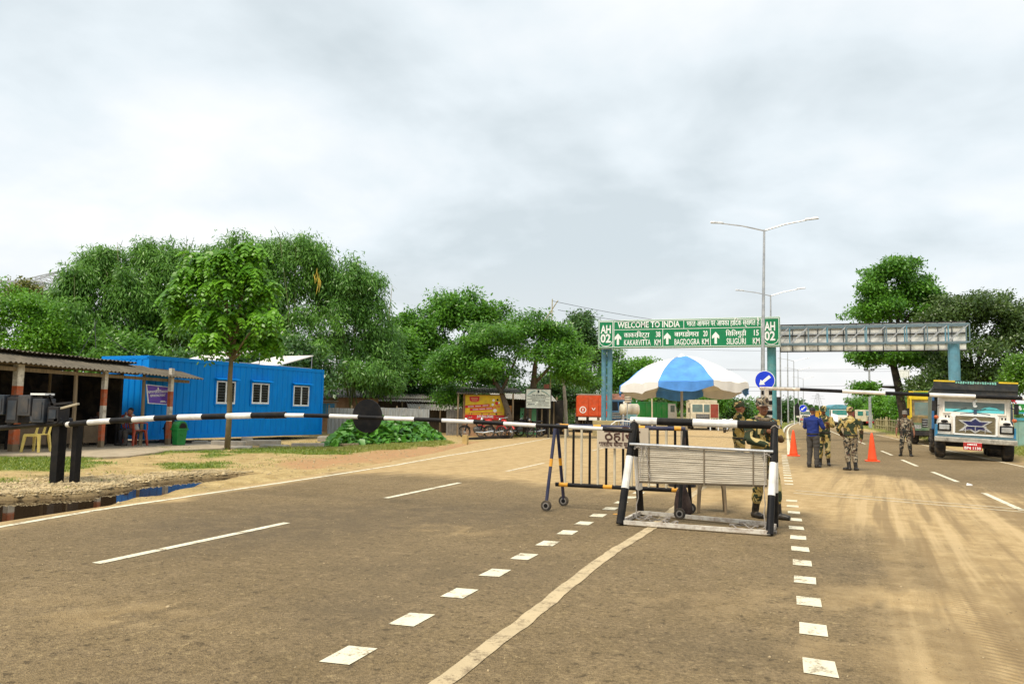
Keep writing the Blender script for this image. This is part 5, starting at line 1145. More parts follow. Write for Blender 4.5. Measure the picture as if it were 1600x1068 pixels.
# ---- motorcycles
def moto(label, p, rz, tank):
    t = thing('motorcycle', label, 'motorcycle', p, rz, 'motorcycles parked before the shop')
    for x in (-.65, .65):
        q = MB(); q.tube([(x+.27*math.cos(a), 0, .3+.27*math.sin(a)) for a in np.linspace(0, 2*math.pi, 25)], .045, 6, cap=False); w_ = q.build('wheel', rubber, t)
        q = MB(); q.cyl((x, -.06, .3), (x, .06, .3), .06); q.build('hub', steel, w_)
        q = MB()
        for a in np.linspace(0, math.pi, 5)[:-1]: q.beam((x-.25*math.cos(a), 0, .3-.25*math.sin(a)), (x+.25*math.cos(a), 0, .3+.25*math.sin(a)), .012, .012)
        q.build('spokes', steel, w_)
        q = MB(); q.tube([(x+.33*math.cos(a), 0, .3+.34*math.sin(a)) for a in np.linspace(.4, 2.6, 9)], .05, 6, squash=.4); q.build('mudguard', tank, t)
    q = MB(); q.tube([(-.65, .07, .3), (-.2, .07, .42), (.1, .07, .75), (.4, 0, .85)], .025, 6); q.tube([(-.65, -.07, .3), (-.2, -.07, .42), (.1, -.07, .75)], .025, 6); q.tube([(.65, .05, .3), (.45, .03, .95)], .03, 6); q.tube([(.65, -.05, .3), (.45, -.03, .95)], .03, 6); q.build('frame', darksteel, t)
    q = MB(); q.ball((0, 0, .42), (.22, .14, .18)); q.bx(-.12, .14, -.1, .1, .25, .5); q.build('engine', mat('engine_grey', (.1, .1, .1), .5, .6), t)
    q = MB(); q.ball((.18, 0, .83), (.27, .15, .13)); q.build('fuel_tank', tank, t, smooth=True)
    q = MB(); q.tube([(-.75, 0, .86), (-.4, 0, .8), (-.05, 0, .8)], [.07, .13, .12], 8, squash=.5); q.build('saddle', boot, t, smooth=True)
    q = MB(); q.tube([(.36, -.36, 1.06), (.46, -.15, 1.03), (.46, .15, 1.03), (.36, .36, 1.06)], .018, 6); q.build('handlebar', chrome, t)
    q = MB(); q.ball((.58, 0, .93), (.09, .1, .1)); q.build('headlight', chrome, t, smooth=True)
    q = MB(); q.tube([(.1, .14, .3), (-.3, .15, .26), (-.85, .16, .36)], [.025, .05, .045], 8); q.build('exhaust', chrome, t)
    for s in (-1, 1):
        q = MB(); q.tube([(.42, s*.26, 1.05), (.38, s*.34, 1.22)], .009, 5); q.ball((.37, s*.36, 1.25), (.015, .06, .04), 8, 5); q.build('mirror', darksteel, t)
    return t
def mpos(u, d): p_ = gp(u, d); p_.z = .04; return p_
m0 = moto('black motorcycle standing side on before the yellow advertisement', mpos(746, 40.5), FACE+R(192), black)
for u, d, rz, tk, lab in ((768, 41.2, 150, redp, 'red and black motorcycle turned towards the road beside the advertisement'), (790, 41.5, 120, redp, 'red motorcycle standing end on right of the advertisement'), (812, 43.5, 25, darksteel, 'dark motorcycle behind the tree trunks'), (829, 44.2, 200, redp, 'red motorcycle below the white notice board')):
    c = copy_tree(m0); c.location = mpos(u, d); c.rotation_euler = (0, 0, FACE+R(rz)); c['label'] = lab
    for ch in c.children:
        if ch.name.split('.')[0] in ('fuel_tank', 'mudguard'): ch.data = ch.data.copy(); ch.data.materials[0] = tk
# ---- white tank, steel rail and hanging drum by the roadside
wt = facing('water_tank', 'dirty white lying tank with rounded ends on a low stand left of the umbrella', 'tank', 984, 44)
kz = 44/FPX; zc = EYE+(643.6-639.5)*kz
q = MB(); q.tube([(-.58, 0, zc), (-.52, 0, zc), (.45, 0, zc+.02), (.53, 0, zc+.02), (.56, 0, zc+.02)], [.2, .31, .32, .24, .1], 16); q.build('tank_body', mat('dirty_white_plastic', (.68, .62, .5), .5, dirt=.6, ds=3), wt, smooth=True)
for x in (-.3, .1, .4):
    q = MB(); q.tube([(x, .325*math.cos(a), zc+.01+.325*math.sin(a)) for a in np.linspace(0, 6.283, 17)], .015, 5, cap=False); q.build('band', cream, wt)
q = MB(); q.lathe([(.12, zc+.28), (.14, zc+.42), (.1, zc+.46)], 12, 0, T((-.25, 0, 0))); q.build('filler_neck', signwhite, wt)
for x in (-.4, .35):
    q = MB(); q.bx(x-.05, x+.05, -.25, .25, 0, zc-.27); q.build('leg', steel, wt)
q = MB(); q.bx(-.25, .3, -.36, -.33, zc-.5, zc-.26); q.build('blue_plate', mat('pale_teal', (.2, .42, .45), .5), wt)
hd = facing('drum', 'white drum with dark hoops hanging under the left tip of the umbrella', 'drum', 981, 43.2); zt_ = EYE+(643.6-608)*kz; zb2 = EYE+(643.6-629)*kz
q = MB(); q.lathe([(.17, zb2), (.19, zb2+.05), (.19, zt_-.05), (.17, zt_)], 18); q.build('shell', mat('dirty_white_plastic', (.68, .62, .5)), hd)
for z in (.12, .24, .36):
    q = MB(); q.lathe([(.196, zb2+z), (.196, zb2+z+.035)], 18); q.build('hoop', darksteel, hd)
q = MB(); q.cyl((0, .22, 0), (0, .22, zt_+.1), .03); q.build('support', steel, hd)
rl = facing('steel_railing', 'low bent steel railing below the white tank', 'railing', 972, 42.5)
for x in np.linspace(-.6, .6, 7):
    q = MB(); q.cyl((x, 0, 0), (x, 0, .9+.12*math.sin(x*2+1)), .022, n=7); q.build('upright', steel, rl)
q = MB(); q.tube([(-.7, 0, .45), (-.6, 0, .8), (-.35, 0, 1.0), (0, 0, 1.03), (.6, 0, .98)], .03, 7); q.build('top_rail', signwhite, rl)
sk = facing('sack', 'small pile of tan sacks beside the orange truck wheel', 'sack', 873, 50)
q = MB(); q.ball((-.25, 0, .25), (.35, .3, .28)); q.ball((.3, .1, .25), (.3, .3, .26)); q.ball((.05, 0, .6), (.36, .28, .2)); q.build('sack_body', mat('tan_sack', (.45, .3, .14), .9, var=.4, bmp=.5), sk, smooth=True)
# ---- fence, gate and houses on the right
f3 = thing('stake_fence', 'long brown bamboo stake fence along the right verge', 'fence', (9.6, 60, 0))
for i in range(34):
    y = i*1.15; x = .3*math.sin(i*.5)+i*.012; q = MB(); hh = 1.35+random.uniform(-.15, .2); q.tube([(x, y, 0), (x+random.uniform(-.08, .08), y, hh)], [.05, .04], 6); q.build('stake', bamboowood, f3)
for z in (.5, 1.15):
    q = MB(); q.tube([(.3*math.sin(i*.5)+i*.012, i*1.15+.0, z+.05*math.sin(i)) for i in range(34)], .035, 5); q.build('rail', bamboowood, f3)
q = MB()
for i in range(120):
    y = i*.33; q.beam((.3*math.sin(y*.43)+y*.01, y, .1), (.3*math.sin(y*.43)+y*.01+.05, y+random.uniform(-.1, .1), 1.15+random.uniform(-.2, .2)), .06, .02)
q.build('cane_infill', mat('dry_cane', (.2, .17, .08), .9, var=.5), f3)
gt = facing('tin_fence', 'pale turquoise tin fence with a blue rail right of the white truck', 'fence', 1604, 40, None, -.1)
for i in range(8):
    x = -1.25+i*.4; q = MB(); q.bx(x+.008, x+.392, 0, .03, -.05, 1.42+.0*i); q.build('fence_sheet', mat('pale_turquoise_tin', (.27, .45, .4), .5, .1, dirt=.3), gt)
for z, h_ in ((1.42, .14), (1.78, .08)):
    q = MB(); q.bx(-1.25, 2, -.04, .0, z, z+h_); q.build('rail', mat('rail_blue', (.05, .3, .42), .5), gt)
for x in (-1.2, -.75, .2, 1.2):
    q = MB(); q.bx(x-.06, x+.06, -.05, .03, 0, 2.25); q.build('post', mat('dark_blue_post', (.02, .05, .12), .5), gt)
gs = facing('shop_sign', 'small green sign board with white marks above the turquoise fence', 'sign', 1601, 40.6, None, -.1)
q = MB(); q.bx(-.65, .9, -.03, .03, 1.86, 2.3); o = q.build('board', greentruck, gs)
for i in range(5):
    q = MB(); q.box((-.5+i*.26, -.034, 2.08), (.12, .004, .22), (0, R(25*(-1)**i), 0)); q.build('mark', signwhite, o)
fl = facing('flower_bunch', 'red flower bunch above the turquoise fence', 'flowers', 1583, 39.5); q = MB()
for i in range(26): q.ball((random.gauss(0, .1), random.gauss(0, .06), 2.5+random.gauss(0, .1)), .045, 6, 4)
q.build('petals', mat('flower_red', (.6, .02, .06), .6), fl); q = MB(); q.cyl((0, 0, 0), (0, 0, 2.45), .02); q.build('stem', bamboowood, fl)
hs = facing('far_house', 'small far house with a white gable beyond the black hoarding', 'house', 1227, 150); zt_ = PD(1227, 627, 150).z
q = MB(); q.bx(-1.6, 1.4, 0, 4, 0, zt_-1.2); q.build('wall', cream, hs)
q = MB(); q.prism([(-1.9, zt_-1.2), (1.7, zt_-1.2), (0, zt_+.1)], -.3, 4); q.build('roof', mat('gable_white', (.6, .58, .52), .7), hs)
for x in (-1, .4):
    q = MB(); q.bx(x, x+.6, -.05, .02, .5, 1.5); q.build('window', darkwall, hs)
# ================================================================== lorries
def twheel(parent, x, y, r_, w_, dual=False):
    q = MB(); n = 24; h = w_/2
    prof = [(r_*.55, -h), (r_*.93, -h), (r_, -h*.75), (r_, h*.75), (r_*.93, h), (r_*.55, h)]
    mx = T((x, y, r_)) @ Matrix.Rotation(R(90), 4, 'Y'); q.lathe(prof, n, 0, mx); o = q.build('wheel', rubber, parent)
    q = MB()
    for k in range(n):
        a = 2*math.pi*k/n; c_ = Vector((x, y+r_*math.cos(a), r_+r_*math.sin(a)))
        q.beam(c_-Vector((h*.7, 0, 0)), c_+Vector((h*.7, .02*(-1)**k, 0)), .03, .03)
    q.build('tread', rubber, o)
    q = MB(); q.lathe([(r_*.5, -h*.8), (r_*.54, -h*1.02), (r_*.3, -h*.5), (r_*.3, h*.5), (r_*.54, h*1.02), (r_*.5, h*.8)], 18, 0, mx); q.build('rim', mat('wheel_rim', (.25, .22, .18), .6, .4, dirt=.5), o)
    q = MB(); s_ = 1 if x > 0 else -1; q.cyl((x+s_*h*.3, y, r_), (x+s_*h*1.15, y, r_), r_*.18); q.build('hub', darksteel, o)
    return o
def tipper_body(t, x, y0, y1, z0, z1, m, guard=None, guard_y=None, ribs=5):
    q = MB(); q.bx(-x, -x+.06, y0, y1, z0, z1); q.bx(x-.06, x, y0, y1, z0, z1); q.bx(-x+.06, x-.06, y0, y0+.06, z0, z1); q.bx(-x+.06, x-.06, y1-.06, y1, z0, z1*.95); q.bx(-x+.06, x-.06, y0+.06, y1-.06, z0, z0+.08); b_ = q.build('cargo_body', m, t, bevel=.012)
    for i in range(ribs+1):
        y = y0+.06+(y1-y0-.2)*i/ribs
        for s in (-1, 1):
            q = MB(); q.bx(s*x-.04, s*x+.04, y, y+.1, z0-.05, z1-.02); q.build('rib', m, b_)
    for s in (-1, 1):
        q = MB(); q.bx(s*x-.05, s*x+.05, y0, y1, z1-.005, z1+.07); q.build('top_rail', m, b_)
    if guard is not None:
        q = MB(); q.bx(-x-.03, x+.03, guard_y, y0+.2, z1+.0, z1+.06); q.bx(-x-.03, x+.03, guard_y, guard_y+.05, z1-.3, z1+.0); q.build('cab_guard', guard, b_)
    return b_
# ---- the white tipper facing us
wp = PD(1521, 653, 27.3)
WT = thing('tipper_truck', 'white bonneted tipper truck with a blue star on its grille, parked at right', 'truck', (wp.x, wp.y, 0), 0, None, (0, R(2.2), R(-7.5)))
WT.location.z = .02
q = MB(); q.bx(-1.12, 1.12, .62, 2.1, .95, 2.46); q.build('cab', truckwhite, WT, bevel=.09)
q = MB(); q.add([(x, y, z) for x, y, z in ((-.78, .1, .86), (.78, .1, .86), (.78, .1, 1.3), (.72, .12, 1.52), (.6, .16, 1.6), (-.6, .16, 1.6), (-.72, .12, 1.52), (-.78, .1, 1.3))]+[(x, y, z) for x, y, z in ((-.85, .8, .86), (.85, .8, .86), (.85, .8, 1.4), (.8, .8, 1.62), (.66, .8, 1.7), (-.66, .8, 1.7), (-.8, .8, 1.62), (-.85, .8, 1.4))], [tuple(range(7, -1, -1)), tuple(range(8, 16))]+[(i, (i+1) % 8, (i+1) % 8+8, i+8) for i in range(8)]); q.build('bonnet', truckwhite, WT, bevel=.03)
for s in (-1, 1):
    q = MB(); q.add([(s*x, y, z) for x, y, z in ((.74, .06, .86), (1.17, .1, .86), (1.17, .1, 1.2), (1.1, .12, 1.34), (.74, .08, 1.36))]+[(s*x, y, z) for x, y, z in ((.74, 1., .86), (1.17, 1., .95), (1.17, 1., 1.3), (1.1, .9, 1.5), (.74, .85, 1.52))], [(0, 1, 2, 3, 4), (9, 8, 7, 6, 5)]+[(i, i+5, (i+1) % 5+5, (i+1) % 5) for i in range(5)])
    f_ = q.build('wing', truckwhite, WT, bevel=.035)
    x0 = s*.95; q = MB(); q.bx(x0-.215, x0+.215, .035, .07, .98, 1.26); hl = q.build('headlight', black, WT, bevel=.02)
    q = MB(); q.bx(x0-.16, x0+.16, .02, .034, 1.03, 1.21); q.build('lens', mat('headlight_lens', (.5, .52, .52), .12, .3, dirt=.15, bmp=0), hl, bevel=.01)
    for k in range(3):
        q = MB(); q.bx(x0-.15, x0+.15, .012, .0195, 1.05+k*.06, 1.065+k*.06); q.build('lens_bar', chrome, hl)
    q = MB(); q.ball((x0, .06, 1.33), (.12, .04, .05), 12, 6); q.build('eye_badge', black, WT)
    q = MB(); q.ball((s*1.2, .32, 1.46), (.08, .1, .07)); q.build('indicator_lamp', mat('indicator_orange', (.5, .1, .02), .35), WT, smooth=True)
    q = MB(); q.tube([(s*1.1, .6, 1.9), (s*1.3, .5, 1.85)], .015, 5); q.bx(s*1.27-.07, s*1.27+.07, .45, .5, 1.68, 2.05); q.build('mirror', darksteel, WT)
    q = MB(); q.bx(s*1.101-.012, s*1.101+.012, 1.0, 1.75, 1.68, 2.22); w_ = q.build('side_window', glass, WT)
    q = MB(); q.bx(s*1.19-.035, s*1.19+.035, .1, 1.4, .76, 1.2); q.build('side_flap', mat('flap_blue', (.03, .22, .42), .5, dirt=.3), WT)
    for k in range(2):
        q = MB(); q.box((s*.86+(k-.5)*.1, .085, 1.5), (.05, .01, .08)); q.build('vent', darksteel, WT)
q = MB(); q.bx(-.6, .6, .06, .11, .92, 1.54); gr_ = q.build('grille', mat('dusty_mesh', (.2, .17, .1), .7, .2, dirt=.6, ds=9), WT, bevel=.02)
q = MB()
for z in np.linspace(.96, 1.5, 12): q.bx(-.57, .57, .045, .06, z-.008, z+.008)
q.build('grille_bars', mat('bar_olive', (.3, .26, .16), .5, .4, dirt=.3), gr_)
q = MB()
pr_ = [(-.65, .9), (-.65, 1.5), (-.6, 1.58), (.6, 1.58), (.65, 1.5), (.65, .9)]
for a, b_ in zip(pr_, pr_[1:]+pr_[:1]): q.beam((a[0], .05, a[1]), (b_[0], .05, b_[1]), .05, .05)
q.build('grille_surround', signwhite, gr_)
def starpts(cx, cz, rx, rz_, inner=.5): return [(cx+rx*(1 if i % 2 == 0 else inner)*math.sin(i*math.pi/6), cz+rz_*(1 if i % 2 == 0 else inner)*math.cos(i*math.pi/6)) for i in range(12)]
q = MB(); q.prism([(x, z) for x, z in ((0, 1.52), (.17, 1.39), (.53, 1.4), (.27, 1.22), (.52, 1.0), (.16, 1.06), (0, .95), (-.16, 1.06), (-.52, 1.0), (-.27, 1.22), (-.53, 1.4), (-.17, 1.39))], .025, .044); stq = q.build('star', chrome, gr_)
q = MB(); q.prism([(x, 1.22+(z-1.22)*.86) for x, z in ((0, 1.5), (.13, 1.385), (.4, 1.385), (.2, 1.22), (.38, 1.02), (.12, 1.07), (0, .98), (-.12, 1.07), (-.38, 1.02), (-.2, 1.22), (-.4, 1.385), (-.13, 1.385))], .01, .024); q.build('star_field', mat('star_blue', (.01, .015, .09), .4), stq)
q = MB(); q.beam((-.34, .005, 1.2), (.34, .005, 1.2), .02, .03)
for x in (-.3, 0, .3): q.beam((x, .005, .96), (x, .005, 1.2), .02, .02)
q.build('star_bars', chrome, stq)
q = MB(); q.beam((-.46, .11, 1.62), (0, .09, 1.68), .03, .03); q.beam((.46, .11, 1.62), (0, .09, 1.68), .03, .03); q.box((0, .08, 1.7), (.1, .06, .16)); q.box((0, .08, 1.78), (.2, .03, .03)); q.build('bonnet_ornament', mat('ornament_blue', (.02, .06, .12), .4, .3), WT)
# windscreen
WZ0, WZ1, WX = 1.68, 2.32, .93
def wsq(x0, x1, z0, z1, y): return [(x0, y+(z0-WZ0)*.12, z0), (x1, y+(z0-WZ0)*.12, z0), (x1, y+(z1-WZ0)*.12, z1), (x0, y+(z1-WZ0)*.12, z1)]
def slab(name, x0, x1, z0, z1, y, th, m, parent):
    q = MB(); a = wsq(x0, x1, z0, z1, y); q.add(a+[(p_[0], p_[1]+th, p_[2]) for p_ in a], [(0, 1, 2, 3), (7, 6, 5, 4), (0, 4, 5, 1), (1, 5, 6, 2), (2, 6, 7, 3), (3, 7, 4, 0)]); return q.build(name, m, parent)
ws = slab('windscreen', -WX, WX, WZ0, WZ1, .575, .03, greyglass, WT)
cy = mat('cyan_paint', (.12, .55, .6), .4, dirt=.1); slab('cyan_strip', -WX+.02, WX-.02, WZ0+.01, WZ0+.11, .565, .008, cy, ws); slab('lime_strip', -WX+.02, WX-.02, WZ1-.09, WZ1-.015, .565, .008, mat('lime_paint', (.25, .7, .04), .4), ws)
q = MB(); q.prism([(.2, WZ0+.13), (.8, WZ0+.13), (.68, WZ0+.19), (.48, WZ0+.23), (.32, WZ0+.19)], .566, .574); q.build('cyan_cover', cy, ws)
for x0, x1, z0, z1 in ((-WX-.05, -WX, WZ0-.05, WZ1+.05), (WX, WX+.05, WZ0-.05, WZ1+.05), (-WX, WX, WZ1, WZ1+.05), (-WX, WX, WZ0-.05, WZ0)): slab('screen_rubber', x0, x1, z0, z1, .56, .05, truckwhite, ws)
for x in (-.35, .25):
    q = MB(); q.beam((x-.3, .55, WZ0+.02), (x+.12, .56, WZ0+.16), .015, .015); q.build('wiper', black, ws)
q = MB(); q.ball((.0, .566, WZ0+.34), (.05, .008, .09)); q.ball((.03, .565, WZ0+.24), (.07, .008, .05)); q.ball((.06, .566, WZ0+.44), (.04, .008, .04)); q.build('white_sticker', signwhite, ws)
# bumper, plate, chassis
q = MB(); q.bx(-1.26, 1.26, -.06, .12, .6, .78); bp = q.build('bumper', mat('worn_bumper', (.5, .47, .4), .45, .4, dirt=.9, ds=4, dcol=(.06, .05, .04)), WT, bevel=.03)
q = MB(); q.bx(-1.2, 1.2, -.0, .1, .785, .855); q.build('bumper_strip', mat('strip_blue_grey', (.1, .18, .22), .5, .3), WT)
q = MB(); q.bx(-.36, .2, -.09, -.065, .36, .62); np_ = q.build('number_plate', mat('plate_red', (.45, .012, .012), .45, dirt=.2), WT, bevel=.006)
text('BP4 1130', .09, signwhite, np_, T((-.33, -.094, .385)), 'lettering', .03, .5)
lines(np_, [(-.24, .05, .53, .05)], signwhite, -.091)
q = MB(); q.bx(-.36, .2, -.064, -.06, .35, .63); q.build('plate_border', signwhite, np_)
q = MB(); q.bx(-.42, .42, .2, 8.3, .62, .86); q.bx(-1.0, 1.0, .75, .95, .42, .56); q.bx(-.85, .85, .15, .4, .62, .84); q.build('chassis', darksteel, WT)
q = MB(); q.bx(-1.05, 1.05, 3, 3.2, .45, .6); q.build('rear_axle', darksteel, WT)
for s in (-1, 1):
    twheel(WT, s*1.05, .85, .5, .32)
    for y in (4.6, 5.9): twheel(WT, s*1.0, y, .5, .55)
tipper_body(WT, 1.27, 2.25, 7.6, 1.05, 2.5, greybody, mat('guard_black', (.02, .025, .03), .5, dirt=.2), .35)
q = MB(); q.bx(-1.3, 1.3, .3, .4, 2.48, 2.8); q.bx(-1.3, 1.3, .4, 2.3, 2.52, 2.6); gd = q.build('cab_guard', mat('guard_black', (.02, .025, .03)), WT)
for x0, x1 in ((-1.3, -.62), (.72, 1.3)):
    q = MB(); q.bx(x0, x1, .285, .299, 2.75, 2.805); q.build('yellow_edge', mat('edge_yellow', (.7, .5, .03), .5, dirt=.3), gd)
q = MB(); x = -.58
while x < .68: q.box((x, .29, 2.74), (.05, .006, random.uniform(.05, .1)), (0, random.uniform(-.5, .5), 0)); x += .075
q.build('painted_marks', mat('mark_teal', (.2, .5, .42), .5), gd)
q = MB(); q.bx(-1.3, -1.22, 1.9, 2.2, 1.0, 2.3); q.build('ladder_side', bluetruck, WT)
# ---- a plain forward control lorry
def lorry(label, p, rz, cabm, bodym, L=7.5, body='tipper', ztop=2.5, winm=greyglass, wr=.48, split=False, z=0., name='lorry', trim=None):
    t = thing(name, label, 'truck', (p[0], p[1], z), rz); trim = trim or redp
    q = MB(); q.add([(x, y, z) for y, z in ((0, .75), (.0, 1.55), (.22, 2.5), (1.75, 2.5), (1.75, .75)) for x in (-1.15, 1.15)], [(0, 1, 3, 2), (2, 3, 5, 4), (4, 5, 7, 6), (6, 7, 9, 8), (8, 9, 1, 0), (0, 2, 4, 6, 8), (9, 7, 5, 3, 1)]); cb_ = q.build('cab', cabm, t, bevel=.05)
    spans = ((-.98, -.05), (.05, .98)) if split else ((-.98, .98),)
    for x0, x1 in spans:
        q = MB(); q.add([(x, y-.02, z) for y, z in ((.035, 1.62), (.2, 2.33)) for x in (x0, x1)]+[(x, y+.03, z) for y, z in ((.035, 1.62), (.2, 2.33)) for x in (x0, x1)], [(0, 1, 3, 2), (4, 6, 7, 5), (0, 4, 5, 1), (2, 3, 7, 6), (0, 2, 6, 4), (1, 5, 7, 3)]); q.build('windscreen', winm, t)
    for s in (-1, 1):
        q = MB(); q.bx(s*1.155-.01, s*1.155+.01, .5, 1.3, 1.6, 2.25); q.build('side_window', winm, t)
        q = MB(); q.bx(s*.85-.16, s*.85+.16, -.04, .02, .88, 1.08); q.build('headlight', chrome, t)
        q = MB(); q.bx(s*1.3-.06, s*1.3+.06, -.05, 0, 1.6, 2.0); q.build('mirror', darksteel, t)
        twheel(t, s*1.0, 1.0, wr, .3); twheel(t, s*.95, L-1.9, wr, .5)
        if L > 7.2: twheel(t, s*.95, L-3.0, wr, .5)
    q = MB(); q.bx(-.65, .65, -.035, .01, .95, 1.45); g_ = q.build('grille', darksteel, t)
    q = MB()
    for z_ in (1.02, 1.15, 1.28, 1.4): q.bx(-.62, .62, -.05, -.036, z_-.02, z_+.02)
    q.build('grille_bars', chrome, g_)
    q = MB(); q.bx(-1.18, 1.18, -.12, .05, .5, .74); q.build('bumper', trim, t, bevel=.02)
    q = MB(); q.bx(-.42, .42, .1, L, .6, .85); q.build('chassis', darksteel, t)
    if body == 'tipper': tipper_body(t, 1.22, 1.95, L, 1.0, ztop, bodym, bodym, .2)
    elif body == 'box':
        q = MB(); q.bx(-1.22, 1.22, 1.9, L, 1.0, ztop); b_ = q.build('cargo_body', bodym, t, bevel=.06)
        for i in range(8):
            for s in (-1, 1):
                q = MB(); y = 1.95+(L-2.05)*i/7; q.bx(s*1.22-.03, s*1.22+.03, y, y+.09, 1.02, ztop-.06); q.build('rib', bodym, b_)
    elif body == 'flat':
        q = MB(); q.bx(-1.22, 1.22, 1.95, L, .95, 1.05); b_ = q.build('cargo_bed', darksteel, t)
        for s in (-1, 1):
            for i in range(6):
                q = MB(); y0 = 1.95+(L-1.95)*i/6; q.bx(s*1.2-.03, s*1.2+.03, y0+.03, y0+(L-1.95)/6-.03, 1.055, ztop); q.build('side_board', bodym, b_)
    return t
q_ = gp(1459, 42); t = lorry('yellow tipper truck with a green topped guard, directly behind the white truck', (q_.x+.1, q_.y+.3), R(-7), mat('painted_lorry_patchwork', (.22, .15, .06), .55, var=.8, vs=2.2, dirt=.6, ds=4, dcol=(.05, .1, .05)), yellowtruck, 8.2, 'tipper', 2.75, wr=.52, trim=darksteel)
for x in (-1.2, 1.12):
    q = MB(); q.bx(x, x+.08, -.02, .3, 1.5, 2.6); q.build('yellow_pillar', yellowtruck, t)
q = MB(); q.bx(-1.16, 1.16, -.03, .0, .78, 1.2); q.build('green_panel', mat('dull_green_panel', (.08, .16, .09), .6, var=.4, dirt=.5), t)
q = MB(); q.bx(-1.0, .4, .12, .19, 2.78, 2.9); q.build('green_band', greentruck, t); q = MB(); q.bx(-1.25, 1.25, .15, .3, 2.5, 2.95); q.build('guard_panel', yellowtruck, t)
q_ = gp(1466, 52); lorry('third tipper in the queue with a brown mottled cab, mostly hidden behind the yellow one', (q_.x, q_.y), R(-5), mat('mottled_brown', (.2, .12, .08), .6, var=.7, vs=4, dirt=.6), mat('mottled_brown', (.2, .12, .08)), 8, 'tipper', 2.5, wr=.52, trim=darksteel)
# far trucks on the right carriageway
q_ = gp(1312, 112); t = lorry('distant white fronted truck with a teal tarpaulin, driving towards us', (q_.x, q_.y), R(6), truckwhite, tealp, 7.4, 'tipper', 2.6, winm=mat('green_glass', (.03, .2, .17), .15), trim=steel)
q = MB(); q.prism([(-1.2, 2.5), (1.2, 2.5), (1.1, 2.9), (.5, 3.15), (-.5, 3.15), (-1.1, 2.9)], .1, 7); q.build('tarpaulin', mat('teal_tarpaulin', (.08, .28, .36), .7, var=.3), t, bevel=.06)
q = MB(); q.bx(-.9, .9, -.5, .1, .8, 1.5); q.build('bonnet', truckwhite, t, bevel=.12)
q_ = gp(1294, 120); lorry('distant yellow truck partly behind the head of the second soldier', (q_.x, q_.y), R(3), mat('machine_yellow', (.75, .4, .02), .5, dirt=.3), mat('machine_yellow', (.75, .4, .02)), 7, 'tipper', 2.2, trim=yellowtruck)
q_ = gp(1353, 118); lorry('distant red and white lorry turned side on in the right lane', (q_.x+.5, q_.y), R(62), cream, mat('dull_red', (.25, .05, .05), .6, dirt=.3), 7, 'box', 2.3, winm=mat('green_glass', (.03, .2, .17)))
q_ = gp(1362, 128); lorry('distant lorry with a long low red bed beside the stake fence', (q_.x, q_.y), R(-75), bluetruck, rust, 9, 'flat', 2.1)
q_ = gp(1256, 160); lorry('distant white van like truck far down the right carriageway', (q_.x+.3, q_.y), R(4), truckwhite, truckwhite, 6.5, 'box', 2.6)
# left carriageway and verge
def slant(u0_, d0, u1_, d1): a, b_ = gp(u0_, d0), gp(u1_, d1); return a, math.atan2(-(b_-a).x, (b_-a).y)
q_ = gp(921, 62)
t = lorry('bright orange lorry seen from behind beside the left gantry column', (q_.x, q_.y), FACE+R(176), truckwhite, orangetruck, 7.6, 'none', 2.5, wr=.55, trim=signwhite)
zt_ = 2.66; y1 = 7.9
q = MB(); q.prism([(-1.16, 1.14), (1.16, 1.14), (1.16, zt_-.1), (1.0, zt_), (-1.0, zt_), (-1.16, zt_-.35), (-1.2, 1.9)], 1.9, y1); ob = q.build('cargo_body', orangetruck, t, bevel=.05)
for x0, x1 in ((-1.08, -.42), (-.38, .3), (.34, 1.08)):
    q = MB(); q.bx(x0, x1, y1+.0, y1+.035, 1.22, zt_-.16); dr = q.build('rear_panel', orangetruck, ob, bevel=.012)
    if x1 > 1:
        q = MB(); q.tube([((x0+x1)/2, y1+.036, 1.62), ((x0+x1)/2, y1+.045, 1.62)], .24, 22); q.tube([((x0+x1)/2, y1+.046, 1.62), ((x0+x1)/2, y1+.05, 1.62)], .17, 20, 1); q.box(((x0+x1)/2, y1+.055, 1.62), (.07, .01, .2)); q.build('round_emblem', (signwhite, orangetruck), dr)
    else:
        q = MB(); xx = (x0+x1)/2
        if x0 < -1: q.box((xx, y1+.045, 1.62), (.07, .02, .42), (0, .7, 0)); q.box((xx+.1, y1+.045, 1.4), (.05, .02, .14))
        else: q.box((xx+.06, y1+.045, 1.68), (.05, .02, .2), (0, .6, 0)); q.box((xx-.05, y1+.045, 1.68), (.05, .02, .2), (0, -.6, 0))
        q.build('white_mark', signwhite, dr)
for x in (-.75, 0, .75):
    q = MB(); q.bx(x-.28, x+.28, y1-.1, y1+.02, .9, 1.1); q.build('white_guard', signwhite, t)
q = MB(); q.bx(-1.2, 1.2, y1-.1, y1, 2.66, 2.74); q.build('roof_edge', concrete, t)
q_ = gp(967, 63.5)
t = lorry('blue fronted lorry with a red and white name board beside the orange lorry', (q_.x, q_.y), FACE+R(12), bluetruck, bluetruck, 7.5, 'box', 2.6, wr=.5, winm=glass, split=True, trim=bluetruck)
q = MB(); q.bx(-1.15, 1.15, .1, .25, 2.52, 3.0); q.build('name_board', mat('board_red_white', (.6, .3, .22), .6, var=.5, vs=5), t)
for z in (1.1, 1.5, 2.42):
    q = MB(); q.bx(-1.1, 1.1, -.06, -.036, z, z+.05); q.build('pale_stripe', mat('pale_blue', (.2, .4, .55), .5), t)
a, rz = slant(1042, 78, 998, 74)
t = lorry('green bodied tipper lorry behind the thin pale pole', (a.x, a.y), rz, truckwhite, greentruck, 7.2, 'tipper', 2.45, wr=.5)
q_ = gp(1099, 71); t = lorry('cream truck with a split windscreen facing us under the umbrella edge', (q_.x, q_.y), R(9), cream, cream, 7.5, 'tipper', 2.7, winm=greyglass, split=True, trim=mat('bumper_red', (.35, .05, .03), .5, dirt=.4))
